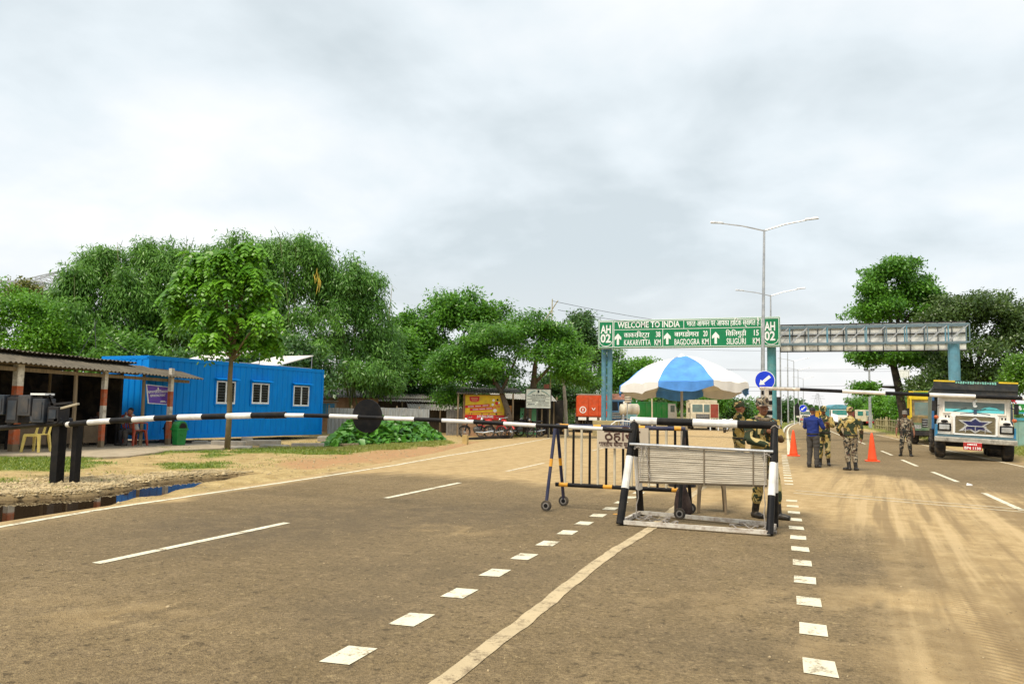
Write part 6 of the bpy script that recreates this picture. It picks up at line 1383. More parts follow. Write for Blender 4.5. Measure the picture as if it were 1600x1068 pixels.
q = MB(); q.bx(-1.1, 1.1, -.06, -.01, .75, .95); q.build('number_band', signwhite, t)
q_ = gp(1116, 70); t = facing('red_cabinet', 'tall rusty red metal door panel on a white base beside the cream truck', 'cabinet', 1116, 70)
q = MB(); q.bx(-.34, .34, -.05, .05, 1.15, 2.35); q.build('red_panel', mat('rusty_red', (.3, .05, .03), .6, dirt=.3), t); q = MB(); q.bx(-.4, .4, -.03, .08, 1.08, 2.45); q.build('frame', cream, t)
q = MB()
for s in (-1, 1): q.bx(s*.36-.04, s*.36+.04, -.04, .1, 0, 1.08)
q.bx(-.4, .4, -.06, .12, .7, .8); q.build('stand', signwhite, t)
c = copy_tree(m0); c.location = gp(1132, 62); c.rotation_euler = (0, 0, FACE+R(250)); c['label'] = 'distant motorcycle between the cream truck and the soldiers'; c['group'] = 'motorcycles beyond the umbrella'
c = copy_tree(m0); c.location = gp(1141, 66); c.rotation_euler = (0, 0, FACE+R(100)); c['label'] = 'second distant motorcycle just left of the soldier with folded arms'; c['group'] = 'motorcycles beyond the umbrella'
# ================================================================== trees, bamboo and leafy plants
def clumps(cl, per, seed):
    r_ = np.random.default_rng(seed); out = []
    for (c_, rad, w_) in cl:
        k = max(3, int(per*w_)); d = r_.normal(size=(k, 3)); d /= np.linalg.norm(d, axis=1, keepdims=True); d[:, 2] = np.where(d[:, 2] < -.35, -d[:, 2]*.6, d[:, 2])
        s = r_.uniform(.45, 1.02, k)**.6; out.append(np.array(c_)+d*s[:, None]*np.array(rad))
    return np.concatenate(out)
def break_up(cl, seed):
    rr = random.Random(seed*7+3); out = []
    for c_, rad, w_ in cl:
        out.append((c_, tuple(x*.82 for x in rad), w_*.62))
        for i in range(7):
            a, e_ = rr.uniform(0, 6.283), rr.uniform(-.35, 1.4); k = rr.uniform(.72, 1.08); f = rr.uniform(.24, .5)
            out.append(((c_[0]+rad[0]*k*math.cos(a)*math.cos(e_), c_[1]+rad[1]*k*math.sin(a)*math.cos(e_), c_[2]+rad[2]*k*math.sin(e_)), tuple(x*f*rr.uniform(.8, 1.2) for x in rad), w_*.13))
    return out
def crown(name, cl, per, leaves, spread, ln, wd, m, parent, seed, kind='broad', flat=1.):
    r_ = np.random.default_rng(seed+99); cl = break_up(cl, seed); cc = clumps(cl, per, seed); k = len(cc); leaves = int(leaves*1.4); ln, wd, spread = ln*.84, wd*.84, spread*.86
    ids = r_.integers(0, k, leaves); sc = r_.uniform(.6, 1.35, k)
    off = np.clip(r_.normal(size=(leaves, 3)), -1.7, 1.7)*spread*sc[ids][:, None]; off[:, 2] *= flat
    c_ = cc[ids]+off; tint = np.clip(r_.uniform(0, 1, k)[ids]*.6+r_.uniform(0, .45, leaves), 0, 1)
    out_ = off/(np.linalg.norm(off, axis=1, keepdims=True)+1e-6)
    d = r_.normal(size=(leaves, 3))*.6+out_
    if kind == 'bamboo': d[:, 2] -= 1.15
    elif kind == 'fern': d[:, 2] -= .25
    else: d[:, 2] -= .35
    up_ = r_.normal(size=(leaves, 3))*.45; up_[:, 2] += 1.; up_[:, 1] -= .45; up_[:, 0] += .15
    l_ = ln*r_.uniform(.6, 1.35, leaves)
    return leaves_mesh(name, c_, d, up_, l_, l_*wd/ln, tint, m, parent)
def limbs(parent, base, h, r_, tops, m, seed, lean=(0, 0), name='trunk', fork=.55):
    rr = random.Random(seed); q = MB(); B = Vector(base); F = Vector((lean[0], lean[1], h*fork))
    q.tube([B-Vector((0, 0, .1)), B+F*.35+Vector((rr.uniform(-.06, .06), 0, 0)), B+F], [r_*1.25, r_, r_*.8], 9)
    for t_ in tops:
        t_ = Vector(t_); s = B+F*rr.uniform(.75, 1.); mid = s.lerp(t_, .5)+Vector((rr.uniform(-.2, .2), rr.uniform(-.2, .2), rr.uniform(0, .25)*h*.1)); q.tube([s, mid, t_], [r_*.5, r_*.3, r_*.1], 6)
    return q.build(name, m, parent, smooth=True)
def px_cl(u, d, items, depth=1.):
    """crown lobes given as (column, row, half width px, half height px, weight) at distance d, in the local frame of a tree rooted at column u"""
    o = gp(u, d); out = []
    for (cu_, cv, ru, rv, w_) in items:
        p_ = PD(cu_, cv, d+random.uniform(-.6, .6)*depth)-o; k = d/FPX; out.append(((p_.x, p_.y, p_.z), (ru*k, ru*k*depth, rv*k), w_))
    return o, out
def tree(name, label, u, d, items, leaves, per, spread, ln, wd, lm, bm, tr, seed, kind='broad', group=None, lean=(0, 0), fork=.55, depth=1., flat=1., cat='tree'):
    o, cl = px_cl(u, d, items, depth); t = thing(name, label, cat, o, 0, group)
    crown('crown', cl, per, leaves, spread, ln, wd, lm, t, seed, kind, flat)
    zt = max(c_[0][2] for c_ in cl)
    if tr > .001: limbs(t, (0, 0, 0), zt, tr, [c_[0] for c_ in cl], bm, seed, lean, fork=fork)
    return t
def bamboo(label, u, d, items, leaves, seed, per=70, lm=lf_bamboo):
    o, cl = px_cl(u, d, items, 1.); t = thing('bamboo_clump', label, 'bamboo', o, 0, 'bamboo clumps behind the office')
    crown('leaves', cl, per, int(leaves*1.5), .33, .3, .075, lm, t, seed, 'bamboo', 1.1)
    rr = random.Random(seed); q = MB()
    for i in range(11):
        c_ = Vector(rr.choice(cl)[0])+Vector((rr.uniform(-1, 1), rr.uniform(-1, 1), rr.uniform(.2, 1.4))); b_ = Vector((rr.uniform(-.8, .8), rr.uniform(-.6, .6), 0)); q.tube([b_, b_.lerp(c_, .5)+Vector((0, 0, c_.z*.16)), c_, c_+(c_-b_)*.06+Vector((rr.uniform(-.4, .4), 0, -.15))], [.045, .04, .02, .006], 5)
    q.build('culms', mat('green_culm', (.12, .16, .05), .6, var=.3), t); return t
bamboo('bamboo clump at the far left behind the shed roof, under the lattice arm', 105, 39, ((112, 480, 26, 34, 1), (90, 520, 36, 30, 1), (130, 520, 45, 45, 1), (124, 446, 18, 18, .5), (90, 560, 60, 30, .6)), 15000, 1)
bamboo('tall bamboo clump rising behind the middle of the shed roof', 175, 40, ((170, 445, 42, 40, 1), (150, 420, 24, 18, .5), (190, 500, 50, 45, 1), (160, 545, 55, 35, .8), (205, 470, 30, 40, .7)), 15000, 2)
bamboo('bamboo clump with the highest crown left of the young tree', 248, 41, ((240, 415, 34, 30, .8), (262, 440, 42, 45, 1), (235, 490, 45, 45, 1), (280, 520, 50, 45, 1), (230, 545, 45, 30, .6), (285, 420, 18, 22, .4)), 16000, 3)
bamboo('dense dark bamboo clump right behind the young tree', 335, 43, ((330, 440, 45, 40, .8), (365, 430, 45, 45, 1), (340, 500, 60, 50, 1), (400, 520, 45, 50, 1), (320, 545, 60, 30, .6)), 16000, 4)
bamboo('tallest bamboo clump above the container with dead yellow stems', 450, 43, ((430, 405, 34, 28, .9), (480, 405, 30, 26, .8), (500, 440, 26, 42, .6), (440, 460, 55, 45, 1), (425, 510, 45, 50, 1), (470, 540, 60, 40, 1), (405, 450, 26, 50, .6)), 20000, 5)
bamboo('bright bamboo clump right of the container corner', 560, 44, ((560, 450, 34, 34, 1), (530, 490, 45, 45, 1), (580, 500, 34, 50, 1), (545, 550, 55, 40, 1), (590, 560, 34, 40, .9), (555, 600, 60, 34, .9), (605, 605, 30, 26, .6), (515, 460, 22, 30, .5)), 22000, 6, lm=leaf_mat('bright_bamboo_leaf', (.05, .17, .02), (.22, .46, .08), .42))
# dead stems and bare tips
for u0_, v0_, u1_, v1_, d, lab in ((527, 440, 531, 403, 44, 'bare bamboo tip standing above the foliage gap'), (607, 470, 613, 445, 44, 'bare thin bamboo tip right of the bright clump'), (186, 403, 183, 378, 40, 'bare bamboo tip above the clump behind the shed')):
    a, b_ = PD(u0_, v0_+30, d), PD(u1_, v1_, d); q = MB(); q.tube([(0, 0, 0), (b_-a)*.6, b_-a, (b_-a)+Vector((.25, .1, -.25))], [.03, .02, .01, .004], 5); o = q.build('bamboo_tip', bamboowood); o.location = a; tag(o, lab, 'bamboo')
q = MB()
for i in range(9):
    a = PD(random.uniform(489, 500), random.uniform(414, 440), 41); b_ = a+Vector((random.uniform(-.2, .2), 0, -random.uniform(.4, 1.)));  q.tube([a, a.lerp(b_, .5)+Vector((.05, 0, 0)), b_], [.012, .028, .006], 5)
tag(q.build('dead_bamboo_sheaths', mat('dead_yellow', (.5, .36, .05), .8, var=.3)), 'hanging yellow dead bamboo sheaths high in the tallest clump', 'bamboo')
tree('leafy_bush', 'pale green bushy tree at the far left edge behind the shed', 25, 36, ((15, 500, 50, 45, 1), (60, 520, 45, 40, 1), (-30, 520, 40, 50, .7), (30, 550, 60, 25, .7), (85, 545, 40, 30, .5)), 16000, 60, .28, .17, .1, lf_bright, bark, .12, 11)
tree('yellow_tipped_tree', 'shrubby tree with yellowing tips under the lattice arm', 45, 46, ((45, 462, 30, 16, 1), (15, 470, 30, 18, .8), (80, 480, 20, 20, .5)), 5000, 50, .25, .2, .1, leaf_mat('yellowing_leaf', (.06, .12, .015), (.25, .22, .02)), bark, .1, 12)
# the young tree on the verge: drooping tiers of pinnate leaves
YT = thing('young_tree', 'slim young tree with bright drooping crown standing before the blue container', 'tree', (-17.15, 20.6, 0))
YT.location = gp(358, 25.2)
items = ((300, 440, 34, 30, 1), (345, 408, 34, 26, 1), (392, 398, 28, 22, .9), (285, 490, 24, 30, .8), (345, 452, 40, 30, 1), (408, 452, 32, 26, .9), (330, 498, 40, 30, .9), (378, 490, 38, 30, .9), (322, 535, 34, 22, .6), (416, 500, 24, 20, .5), (418, 532, 24, 28, .9), (375, 532, 30, 22, .6), (272, 462, 16, 30, .5), (310, 408, 20, 16, .5), (385, 430, 34, 22, .7))
o, cl = px_cl(358, 25.2, items, .8); cl = [(c_, tuple(x*.76 for x in rd), w_) for c_, rd, w_ in cl]; r_ = np.random.default_rng(5)
cc = clumps(cl, 30, 5); L_, D_, N_, LN, TI = [], [], [], [], []
for c_ in cc:                                   # sprays of drooping pinnate leaves
    tint = r_.uniform(.15, 1)
    for f_ in range(4):
        az = r_.uniform(0, 6.283); dx = np.array((math.cos(az), math.sin(az), 0)); ln = r_.uniform(.22, .42); dr = r_.uniform(.25, .75); c0 = c_+r_.normal(size=3)*.07
        sd_ = np.array((-dx[1], dx[0], 0))
        for t_ in np.linspace(.15, 1, 6):
            p_ = c0+dx*ln*t_+np.array((0, 0, .1*t_-dr*t_*t_))
            for s in (-1, 1):
                L_.append(p_+s*sd_*.06); D_.append(s*sd_+dx*.5+np.array((0, 0, -.55-dr*t_))); N_.append((.15, -.45, 1.)); LN.append(.2*(1.1-.5*abs(t_-.5))); TI.append(min(1, tint+r_.uniform(-.2, .2)))
leaves_mesh('crown', np.array(L_), np.array(D_)+1e-6, np.array(N_)+r_.normal(size=(len(L_), 3))*.35, np.array(LN), np.array(LN)*.5, np.clip(np.array(TI), 0, 1), lf_bright, YT)
q = MB(); q.tube([(0, 0, -.1), (.02, 0, 1.2), (-.03, 0, 2.4), (0, 0, 3.4)], [.1, .085, .075, .06], 10)
for (c_, rad, w_) in cl:
    c_ = Vector(c_); s = Vector((0, 0, random.uniform(2.9, 3.5))); q.tube([s, s.lerp(c_, .5)+Vector((0, 0, .2)), c_], [.045, .028, .01], 6)
q.tube([(0, 0, 3.4), (-.1, 0, 4.6), (.05, 0, 5.8)], [.06, .045, .015], 7)
q.build('trunk', mat('pale_bark', (.15, .12, .06), .85, var=.3, bmp=.4), YT, smooth=True)
# broadleaf trees behind the huts
tree('broadleaf_tree', 'large round headed broadleaf tree behind the huts in the middle left', 700, 54, ((735, 495, 42, 34, 1), (690, 500, 40, 30, 1), (645, 525, 36, 32, 1), (760, 530, 28, 36, .8), (680, 560, 60, 40, 1), (625, 555, 30, 40, .8), (740, 580, 50, 40, .8), (620, 600, 40, 30, .5), (680, 615, 60, 25, .5)), 34000, 62, .42, .3, .16, lf_mid, bark, .3, 21)
tree('broadleaf_tree', 'lighter green tree filling the gap beside the bamboo behind the brick house', 625, 49, ((625, 555, 36, 34, 1), (600, 590, 36, 30, 1), (645, 590, 40, 30, .8), (580, 615, 40, 20, .5)), 14000, 60, .34, .26, .14, lf_bright, bark, .16, 22)
tree('spreading_tree', 'broad spreading feathery tree with two leaning trunks over the advertisement hut', 806, 43.5, ((720, 560, 40, 24, 1), (775, 535, 52, 24, 1), (830, 515, 42, 20, 1), (880, 555, 36, 28, 1), (830, 560, 60, 30, 1), (760, 590, 56, 26, .9), (895, 590, 28, 24, .8), (700, 590, 30, 22, .8), (710, 625, 24, 18, .4), (860, 530, 30, 20, .6)), 36000, 60, .4, .25, .085, lf_mid, bark, .0001, 23, 'fern', flat=.55)
t = bpy.data.objects['spreading_tree']
q = MB(); o_ = t.location
def L3(u, v, d): p_ = PD(u, v, d)-o_; return (p_.x, p_.y, p_.z)
q.tube([L3(800, 672, 42.5), L3(793, 640, 42.8), L3(783, 612, 43.2), L3(770, 590, 43.5), L3(745, 560, 43.5)], [.2, .17, .14, .09, .04], 9); q.tube([L3(783, 612, 43.2), L3(800, 575, 43.5), L3(815, 540, 43.5)], [.1, .07, .03], 7); q.tube([L3(793, 640, 42.8), L3(800, 662, 42.6)], [.1, .05], 6)
q.build('trunk', bark, t, smooth=True)
q = MB(); q.tube([L3(822, 675, 44), L3(825, 640, 44), L3(833, 605, 44), L3(836, 570, 44), L3(845, 535, 44)], [.26, .22, .19, .13, .05], 9); q.tube([L3(834, 600, 44), L3(862, 570, 44), L3(880, 550, 44)], [.12, .08, .03], 7); q.build('trunk', bark, t, smooth=True)
tree('broadleaf_tree', 'dark tree standing just left of the gantry column', 915, 62, ((910, 530, 26, 32, 1), (895, 560, 30, 30, .8), (925, 565, 22, 36, .8), (905, 600, 34, 26, .7)), 11000, 55, .42, .32, .16, lf_dark, darkbark, .2, 24)
tree('broadleaf_tree', 'green tree behind the gantry column and the left tip of the umbrella', 962, 76, ((960, 580, 18, 24, 1), (975, 605, 24, 22, 1), (945, 600, 20, 24, .7)), 6000, 50, .42, .34, .17, lf_mid, bark, .18, 25)
tree('broadleaf_tree', 'small bright tree whose top shows just left of the umbrella canopy', 1003, 80, ((1000, 577, 22, 12, 1), (1010, 595, 28, 18, 1), (985, 610, 26, 18, .7), (1030, 615, 30, 20, .8)), 7000, 50, .4, .34, .17, lf_bright, bark, .15, 26)
for i, (u, d, top, w_, lab) in enumerate(((1050, 92, 608, 34, 'dark low tree under the middle of the umbrella'), (1100, 98, 612, 30, 'dark tree above the cream truck'), (1143, 105, 622, 26, 'green tree behind the soldier with folded arms'), (1170, 130, 628, 20, 'distant tree left of the marker post'), (1228, 140, 628, 8, 'distant tree beside the far house'), (1245, 210, 636, 6, 'tiny far tree beside the median'))):
    tree('roadside_tree', lab, u, d, ((u, top+14, w_, 14, 1), (u-w_*.6, top+24, w_*.7, 14, .8), (u+w_*.6, top+24, w_*.7, 14, .8)), 4500, 45, .5, .45, .22, (lf_dark, lf_mid)[i % 2], darkbark, .2, 40+i)
for i, (u, d, w_, top, lab, lm) in enumerate(((545, 52, 60, 600, 'dark undergrowth tree behind the brick house', lf_dark), (650, 50, 50, 600, 'dark shrubby tree behind the tin hut', lf_dark), (700, 49, 40, 600, 'dark shrub tree left of the advertisement hut', lf_dark), (770, 54, 60, 590, 'dark tree behind the advertisement hut', lf_dark), (860, 58, 50, 590, 'dark tree behind the notice board', lf_dark), (925, 72, 40, 610, 'dark tree behind the orange truck', lf_dark), (330, 37, 70, 545, 'dark bush behind the left container roof panel', lf_dark), (450, 38.5, 70, 545, 'dark bush behind the right container roof panel', lf_dark), (200, 37, 80, 535, 'dark bush behind the shed roof', lf_bamboo))):
    tree('shrub_tree', lab, u, d, ((u, top+24, w_*.7, 26, 1), (u-w_*.5, top+40, w_*.6, 24, .8), (u+w_*.5, top+40, w_*.6, 24, .8), (u, top+58, w_, 22, .9)), 8000, 50, .36, .26, .13, lm, darkbark, .1, 60+i)
# right hand side
tree('tall_tree', 'tall dark trunked tree with a high rounded crown behind the gantry at right', 1412, 66, ((1400, 432, 44, 26, 1), (1435, 460, 30, 28, 1), (1375, 465, 36, 26, 1), (1405, 485, 62, 26, 1), (1360, 497, 28, 14, .5), (1460, 490, 30, 26, .8), (1385, 565, 54, 12, .7), (1440, 560, 40, 16, .7), (1345, 556, 20, 8, .3), (1350, 610, 14, 5, .12)), 34000, 58, .5, .32, .17, lf_mid, darkbark, .0001, 31, flat=.6)
t = bpy.data.objects['tall_tree']; o_ = t.location; q = MB()
q.tube([L3(1414, 680, 66), L3(1411, 645, 66), L3(1404, 605, 66), L3(1396, 570, 66), L3(1402, 520, 66), L3(1405, 460, 66)], [.42, .36, .33, .28, .2, .06], 10)
for a, b_ in (((1398, 575), (1360, 555)), ((1397, 565), (1440, 540)), ((1402, 525), (1375, 470)), ((1402, 520), (1440, 470)), ((1404, 605), (1350, 611)), ((1400, 550), (1345, 556))): q.tube([L3(*a, 66), L3((a[0]+b_[0])/2, (a[1]+b_[1])/2-4, 66), L3(*b_, 66)], [.16, .1, .03], 6)
q.build('trunk', darkbark, t, smooth=True)
tree('dense_tree', 'wide dense dark tree behind the right gantry column', 1525, 62, ((1510, 490, 50, 24, 1), (1560, 500, 44, 28, 1), (1475, 520, 40, 26, .8), (1600, 520, 40, 34, 1), (1530, 545, 70, 36, 1), (1480, 590, 46, 26, .8), (1550, 595, 60, 30, .9), (1610, 570, 50, 50, .8), (1450, 610, 30, 16, .4)), 40000, 62, .46, .3, .15, lf_olive, darkbark, .35, 32)
tree('lime_tree', 'bright lime green bush above the turquoise fence at the right edge', 1608, 44, ((1600, 583, 34, 20, 1), (1580, 600, 20, 10, .5), (1625, 600, 36, 30, 1)), 9000, 55, .25, .2, .1, lf_lime, bark, .1, 33)
for i, (u, d, top, w_, lab) in enumerate(((1352, 150, 622, 22, 'distant tree left of the floodlight mast'), (1385, 125, 620, 26, 'green tree behind the long red lorry bed'), (1425, 100, 622, 26, 'green tree behind the stake fence beside the tall dark trunk'), (1462, 82, 612, 30, 'dark tree behind the yellow tipper'), (1340, 230, 632, 10, 'small far tree right of the teal truck'))):
    tree('roadside_tree', lab, u, d, ((u, top+12, w_, 12, 1), (u-w_*.6, top+20, w_*.7, 14, .8), (u+w_*.6, top+20, w_*.7, 14, .8), (u, top+30, w_, 10, .7)), 6500, 45, .5, .42, .2, (lf_mid, lf_bright)[i % 2], darkbark, .22, 80+i)
# far off woods, too far to tell one tree from the next
k = 26000; ang = rng.uniform(-1.3, .95, k); dist = rng.uniform(330, 620, k); bump_ = 5+3.5*np.sin(ang*23)+2.5*np.sin(ang*61+1)+1.5*np.sin(ang*140)
cx_, cy_ = np.sin(ang)*dist, np.cos(ang)*dist; cz_ = rng.uniform(0, 1, k)**.7*np.maximum(2.5, bump_); keep = (np.abs(cx_-bend(cy_)*.9) > 16)
c_ = np.stack([cx_, cy_, cz_], 1)[keep]; kk = len(c_)
d = rng.normal(size=(kk, 3)); u_ = rng.normal(size=(kk, 3))*.5; u_[:, 2] += 1
stuff(leaves_mesh('distant_woods', c_, d, u_, rng.uniform(2.2, 4.2, kk), rng.uniform(1.6, 3, kk), rng.uniform(0, .7, kk), lf_dark))
# leafy creeper bed right of the container
bed = [(-15.4, 23.5), (-15.0, 28), (-14.8, 32.4), (-16.6, 35.8), (-20.4, 34), (-19.6, 30.6), (-17.4, 26.8)]
k = 5200; bx_, by_ = rng.uniform(-20, -14.5, k), rng.uniform(23, 36, k); dd_ = sdist(bx_, by_, bed); ok = dd_ > .05; bx_, by_, dd_ = bx_[ok], by_[ok], dd_[ok]
hz_ = (.12+.85*sm(dd_, 0, 1.1)*(.65+.5*vnoise(bx_, by_, 1.1, 21)))*rng.uniform(.35, 1., len(bx_))**.5; a = rng.uniform(0, 6.28, len(bx_))
d = np.stack([np.cos(a)+.35, np.sin(a)-.35, rng.uniform(-.7, .0, len(a))], 1); u_ = rng.normal(size=(len(a), 3))*.35; u_[:, 2] += 1; u_[:, 1] -= .35; u_[:, 0] += .2
s = rng.uniform(.22, .5, len(a))
c_ = np.stack([bx_, by_, hz_], 1); dn = d/np.linalg.norm(d, axis=1, keepdims=True); sd_ = np.cross(dn, u_); sd_ /= np.linalg.norm(sd_, axis=1, keepdims=True); nn = np.cross(sd_, dn); S = s[:, None]
V = np.stack([c_-dn*S*.45+nn*S*.05, c_-dn*S*.5+sd_*S*.33, c_-dn*S*.05+sd_*S*.48+nn*S*.1, c_+dn*S*.55-nn*S*.08, c_-dn*S*.05-sd_*S*.48+nn*S*.1, c_-dn*S*.5-sd_*S*.33], 1)
V[:, 0] -= nn*S*.06
qd = np.array([(0, 1, 2, 3), (0, 3, 4, 5)]); Q = (qd[None]+6*np.arange(len(a))[:, None, None]).reshape(-1, 4)
stuff(fast_mesh('leafy_ground_cover', V.reshape(-1, 3), Q, leaf_mat('creeper_leaf', (.035, .15, .015), (.13, .36, .04), .3), None, {'tint': np.repeat(rng.uniform(0, 1, len(a)), 6)}))
mb = MB()
for i in range(500):
    j = random.randrange(len(bx_)); mb.tube([(bx_[j]+random.uniform(-.1, .1), by_[j]+random.uniform(-.1, .1), 0), (bx_[j], by_[j], float(hz_[j]))], .008, 4)
stuff(mb.build('creeper_stems', mat('green_stem', (.06, .14, .02), .7)))
q = MB(); q.add([(0, 0, .012), (.12, .02, .03), (.14, .09, .02), (.03, .08, .05), (0, 0, 0), (.12, .02, .0), (.14, .09, .0), (.03, .08, .0)], [(0, 1, 2, 3), (7, 6, 5, 4), (0, 4, 5, 1), (1, 5, 6, 2), (2, 6, 7, 3), (3, 7, 4, 0)])
o = q.build('litter_scrap', signwhite); o.location = G(1510, 758); tag(o, 'small white scrap of litter lying alone on the right lane', 'litter')
# ================================================================== people
def person(label, p, rz, shirt, trouser, h=1.74, arms=None, legs=None, hat=None, hair=True, sleeve=1., seated=False, head_turn=0., nod=0., lean=0., boots=True, vox=.0095, belt=True, holds=None):
    t = thing('person', label, 'person', p, rz); s = h/1.74; t.scale = (s, s, s)
    dz = -.46 if seated else 0.; pel = Vector((0, 0, .95+dz)); Lr = Matrix.Rotation(lean, 3, 'X')
    def up_(v): return pel+Lr @ (Vector(v)-Vector((0, 0, .95)))
    q = MB(); S = []                              # S: labelled sample spheres
    def ringtube(rings, lab, n=14):              # rings: (centre, rx, ry)
        vs = []
        for c_, rx, ry in rings: vs += [Vector(c_)+Vector((rx*math.cos(a), ry*math.sin(a), 0)) for a in np.linspace(0, 2*math.pi, n+1)[:-1]]
        fs = [(i*n+k, i*n+(k+1) % n, (i+1)*n+(k+1) % n, (i+1)*n+k) for i in range(len(rings)-1) for k in range(n)]
        q.add(vs, fs+[tuple(range(n-1, -1, -1)), tuple((len(rings)-1)*n+k for k in range(n))])
        for (c0, rx0, ry0), (c1, rx1, ry1) in zip(rings[:-1], rings[1:]):
            for f in (0, .5):
                c_ = Vector(c0).lerp(Vector(c1), f); rx, ry = rx0+(rx1-rx0)*f, ry0+(ry1-ry0)*f
                for k in (-1, 0, 1): S.append((c_+Vector((k*max(0, rx-ry), 0, 0)), ry, lab))
    def limb(pts, rs, labs, n=10):
        q.tube(pts, rs, n)
        for i in range(len(pts)-1):
            for f in np.linspace(0, 1, 9):
                S.append((Vector(pts[i]).lerp(Vector(pts[i+1]), f), rs[i]+(rs[i+1]-rs[i])*f, labs[i]))
    tr = [((0, .005, .84), .12, .09), ((0, .005, .9), .165, .115), ((0, .01, .97), .165, .115)]
    ringtube([(pel+(Vector(c_)-Vector((0, 0, .95))), a, b_) for c_, a, b_ in tr], 'trouser')
    ts = [((0, .01, .955), .172, .122), ((0, .005, 1.04), .165, .12), ((0, 0, 1.16), .17, .122), ((0, 0, 1.28), .185, .125), ((0, .005, 1.37), .185, .115), ((0, .01, 1.43), .14, .088), ((0, .012, 1.465), .085, .07)]
    ringtube([(up_(c_), a, b_) for c_, a, b_ in ts], 'shirt')
    limb([up_((0, .015, 1.45)), up_((0, .0, 1.53))], [.062, .055], ['skin'])
    # head
    hc = up_((0, -.012, 1.615)); Hm = Matrix.Rotation(head_turn, 3, 'Z') @ Matrix.Rotation(nod, 3, 'X')
    def hp(x, y, z): return hc+Hm @ Vector((x, y, z))
    def hball(c_, r_): q.ball(hp(*c_), r_, 12, 9, rot=Hm.to_euler())
    hball((0, .012, .022), (.076, .096, .1)); hball((0, -.03, -.045), (.058, .06, .07)); hball((0, -.055, -.088), (.03, .025, .022)); hball((0, -.088, .025), (.045, .016, .012))
    q.tube([hp(0, -.09, .022), hp(0, -.108, -.018), hp(0, -.094, -.03)], [.009, .016, .012], 8); hball((0, -.088, -.058), (.026, .012, .011))
    for e_ in (-1, 1): hball((e_*.076, .01, -.005), (.011, .022, .032)); hball((e_*.042, -.062, -.02), (.024, .022, .02))
    for c_, r_ in (((0, .012, .022), .085), ((0, -.03, -.045), .06), ((0, -.1, -.01), .02)): S.append((hp(*c_), r_, 'skin'))
    # arms and hands
    arms = arms or {}
    for e_ in (-1, 1):
        sh = up_((e_*.185, .01, 1.405)); A = arms.get(e_)
        if A is None: el, wr, hd, pn = up_((e_*.255, .03, 1.12)), up_((e_*.27, -.05, .88)), Vector((0, -.12, -1)), Vector((-e_, 0, 0))
        else: el, wr, hd, pn = Vector(A[0]), Vector(A[1]), Vector(A[2]).normalized(), Vector(A[3])
        hd = hd.normalized(); pn = (pn-hd*pn.dot(hd)).normalized(); sd_ = hd.cross(pn)
        k_ = sleeve; m_ = el.lerp(wr, .12)
        cut = 'shirt' if k_ > .9 else 'skin'
        if k_ > .4: limb([sh, sh.lerp(el, .5), el], [.072, .06, .05], ['shirt', 'shirt'])
        limb([el, el.lerp(wr, .3), wr], [.046 if cut == 'skin' else .05, .046, .03 if cut == 'skin' else .036], [cut, cut])
        pc = wr+hd*.052; q.ball(pc, (.042, .018, .056), 10, 7, rot=Matrix((sd_, pn, hd)).transposed().to_euler()); limb([wr, wr+hd*.05], [.027, .025], ['skin']); S.append((pc, .04, 'skin'))
        for f in range(4):
            o = -.032+.0215*f; l_ = (.075, .085, .08, .062)[f]; b0 = wr+hd*.088+sd_*o; k1 = b0+hd*l_*.45+pn*.012+sd_*o*.25; k2 = k1+(hd*.55+pn*.75).normalized()*l_*.5
            limb([b0-hd*.03, b0, k1, k2], [.0105, .0105, .0095, .008], ['skin']*3, 7)
        th = wr+hd*.035+sd_*(-.036); limb([wr+hd*.015-sd_*.02, th, th+(hd*.6-sd_*.5+pn*.5).normalized()*.035, th+(hd*.9-sd_*.3+pn*.6).normalized()*.065], [.013, .013, .011, .009], ['skin']*3, 7)
    # legs
    legs = legs or {}
    for e_ in (-1, 1):
        hp_ = pel+Vector((e_*.085, .0, -.05)); Lg = legs.get(e_)
        if Lg: kn, an, fd = Vector(Lg[0]), Vector(Lg[1]), Vector(Lg[2]).normalized()
        elif seated: kn, an, fd = Vector((e_*.12, -.42, .5)), Vector((e_*.13, -.4, .09)), Vector((0, -1, 0))
        else: kn, an, fd = Vector((e_*.1, -.015, .5)), Vector((e_*.115, .03, .09)), Vector((e_*.25, -1, 0)).normalized()
        limb([hp_, hp_.lerp(kn, .5), kn], [.098, .085, .066], ['trouser']*2, 12)
        lb = 'boot' if boots else 'trouser'; mid_ = kn.lerp(an, .58)
        limb([kn, kn.lerp(an, .3), mid_], [.066, .068, .058], ['trouser']*2, 12); limb([mid_, an], [.05 if boots else .056, .046 if boots else .055], [lb], 12)
        q.ball(an+fd*.0-Vector((0, 0, .035)), (.045, .05, .05)); S.append((an-Vector((0, 0, .04)), .05, 'boot'))
        f0_ = an-fd*.05; limb([f0_+Vector((0, 0, -.045)), an+fd*.08+Vector((0, 0, -.05)), an+fd*.17+Vector((0, 0, -.058))], [.042, .045, .032], ['boot', 'boot'])
    o = q.build('body', skin, t); md = o.modifiers.new('r', 'REMESH'); md.mode = 'VOXEL'; md.voxel_size = vox; md.use_smooth_shade = True
    m2 = o.modifiers.new('s', 'SMOOTH'); m2.factor = .5; m2.iterations = 4
    dg = bpy.context.evaluated_depsgraph_get(); me = bpy.data.meshes.new_from_object(o.evaluated_get(dg)); o.modifiers.clear(); o.data = me; me.name = 'body'
    nv = len(me.vertices); co = np.zeros(nv*3, dtype=np.float32); me.vertices.foreach_get('co', co); co = co.reshape(-1, 3); no = np.zeros(nv*3, dtype=np.float32); me.vertices.foreach_get('normal', no); no = no.reshape(-1, 3)
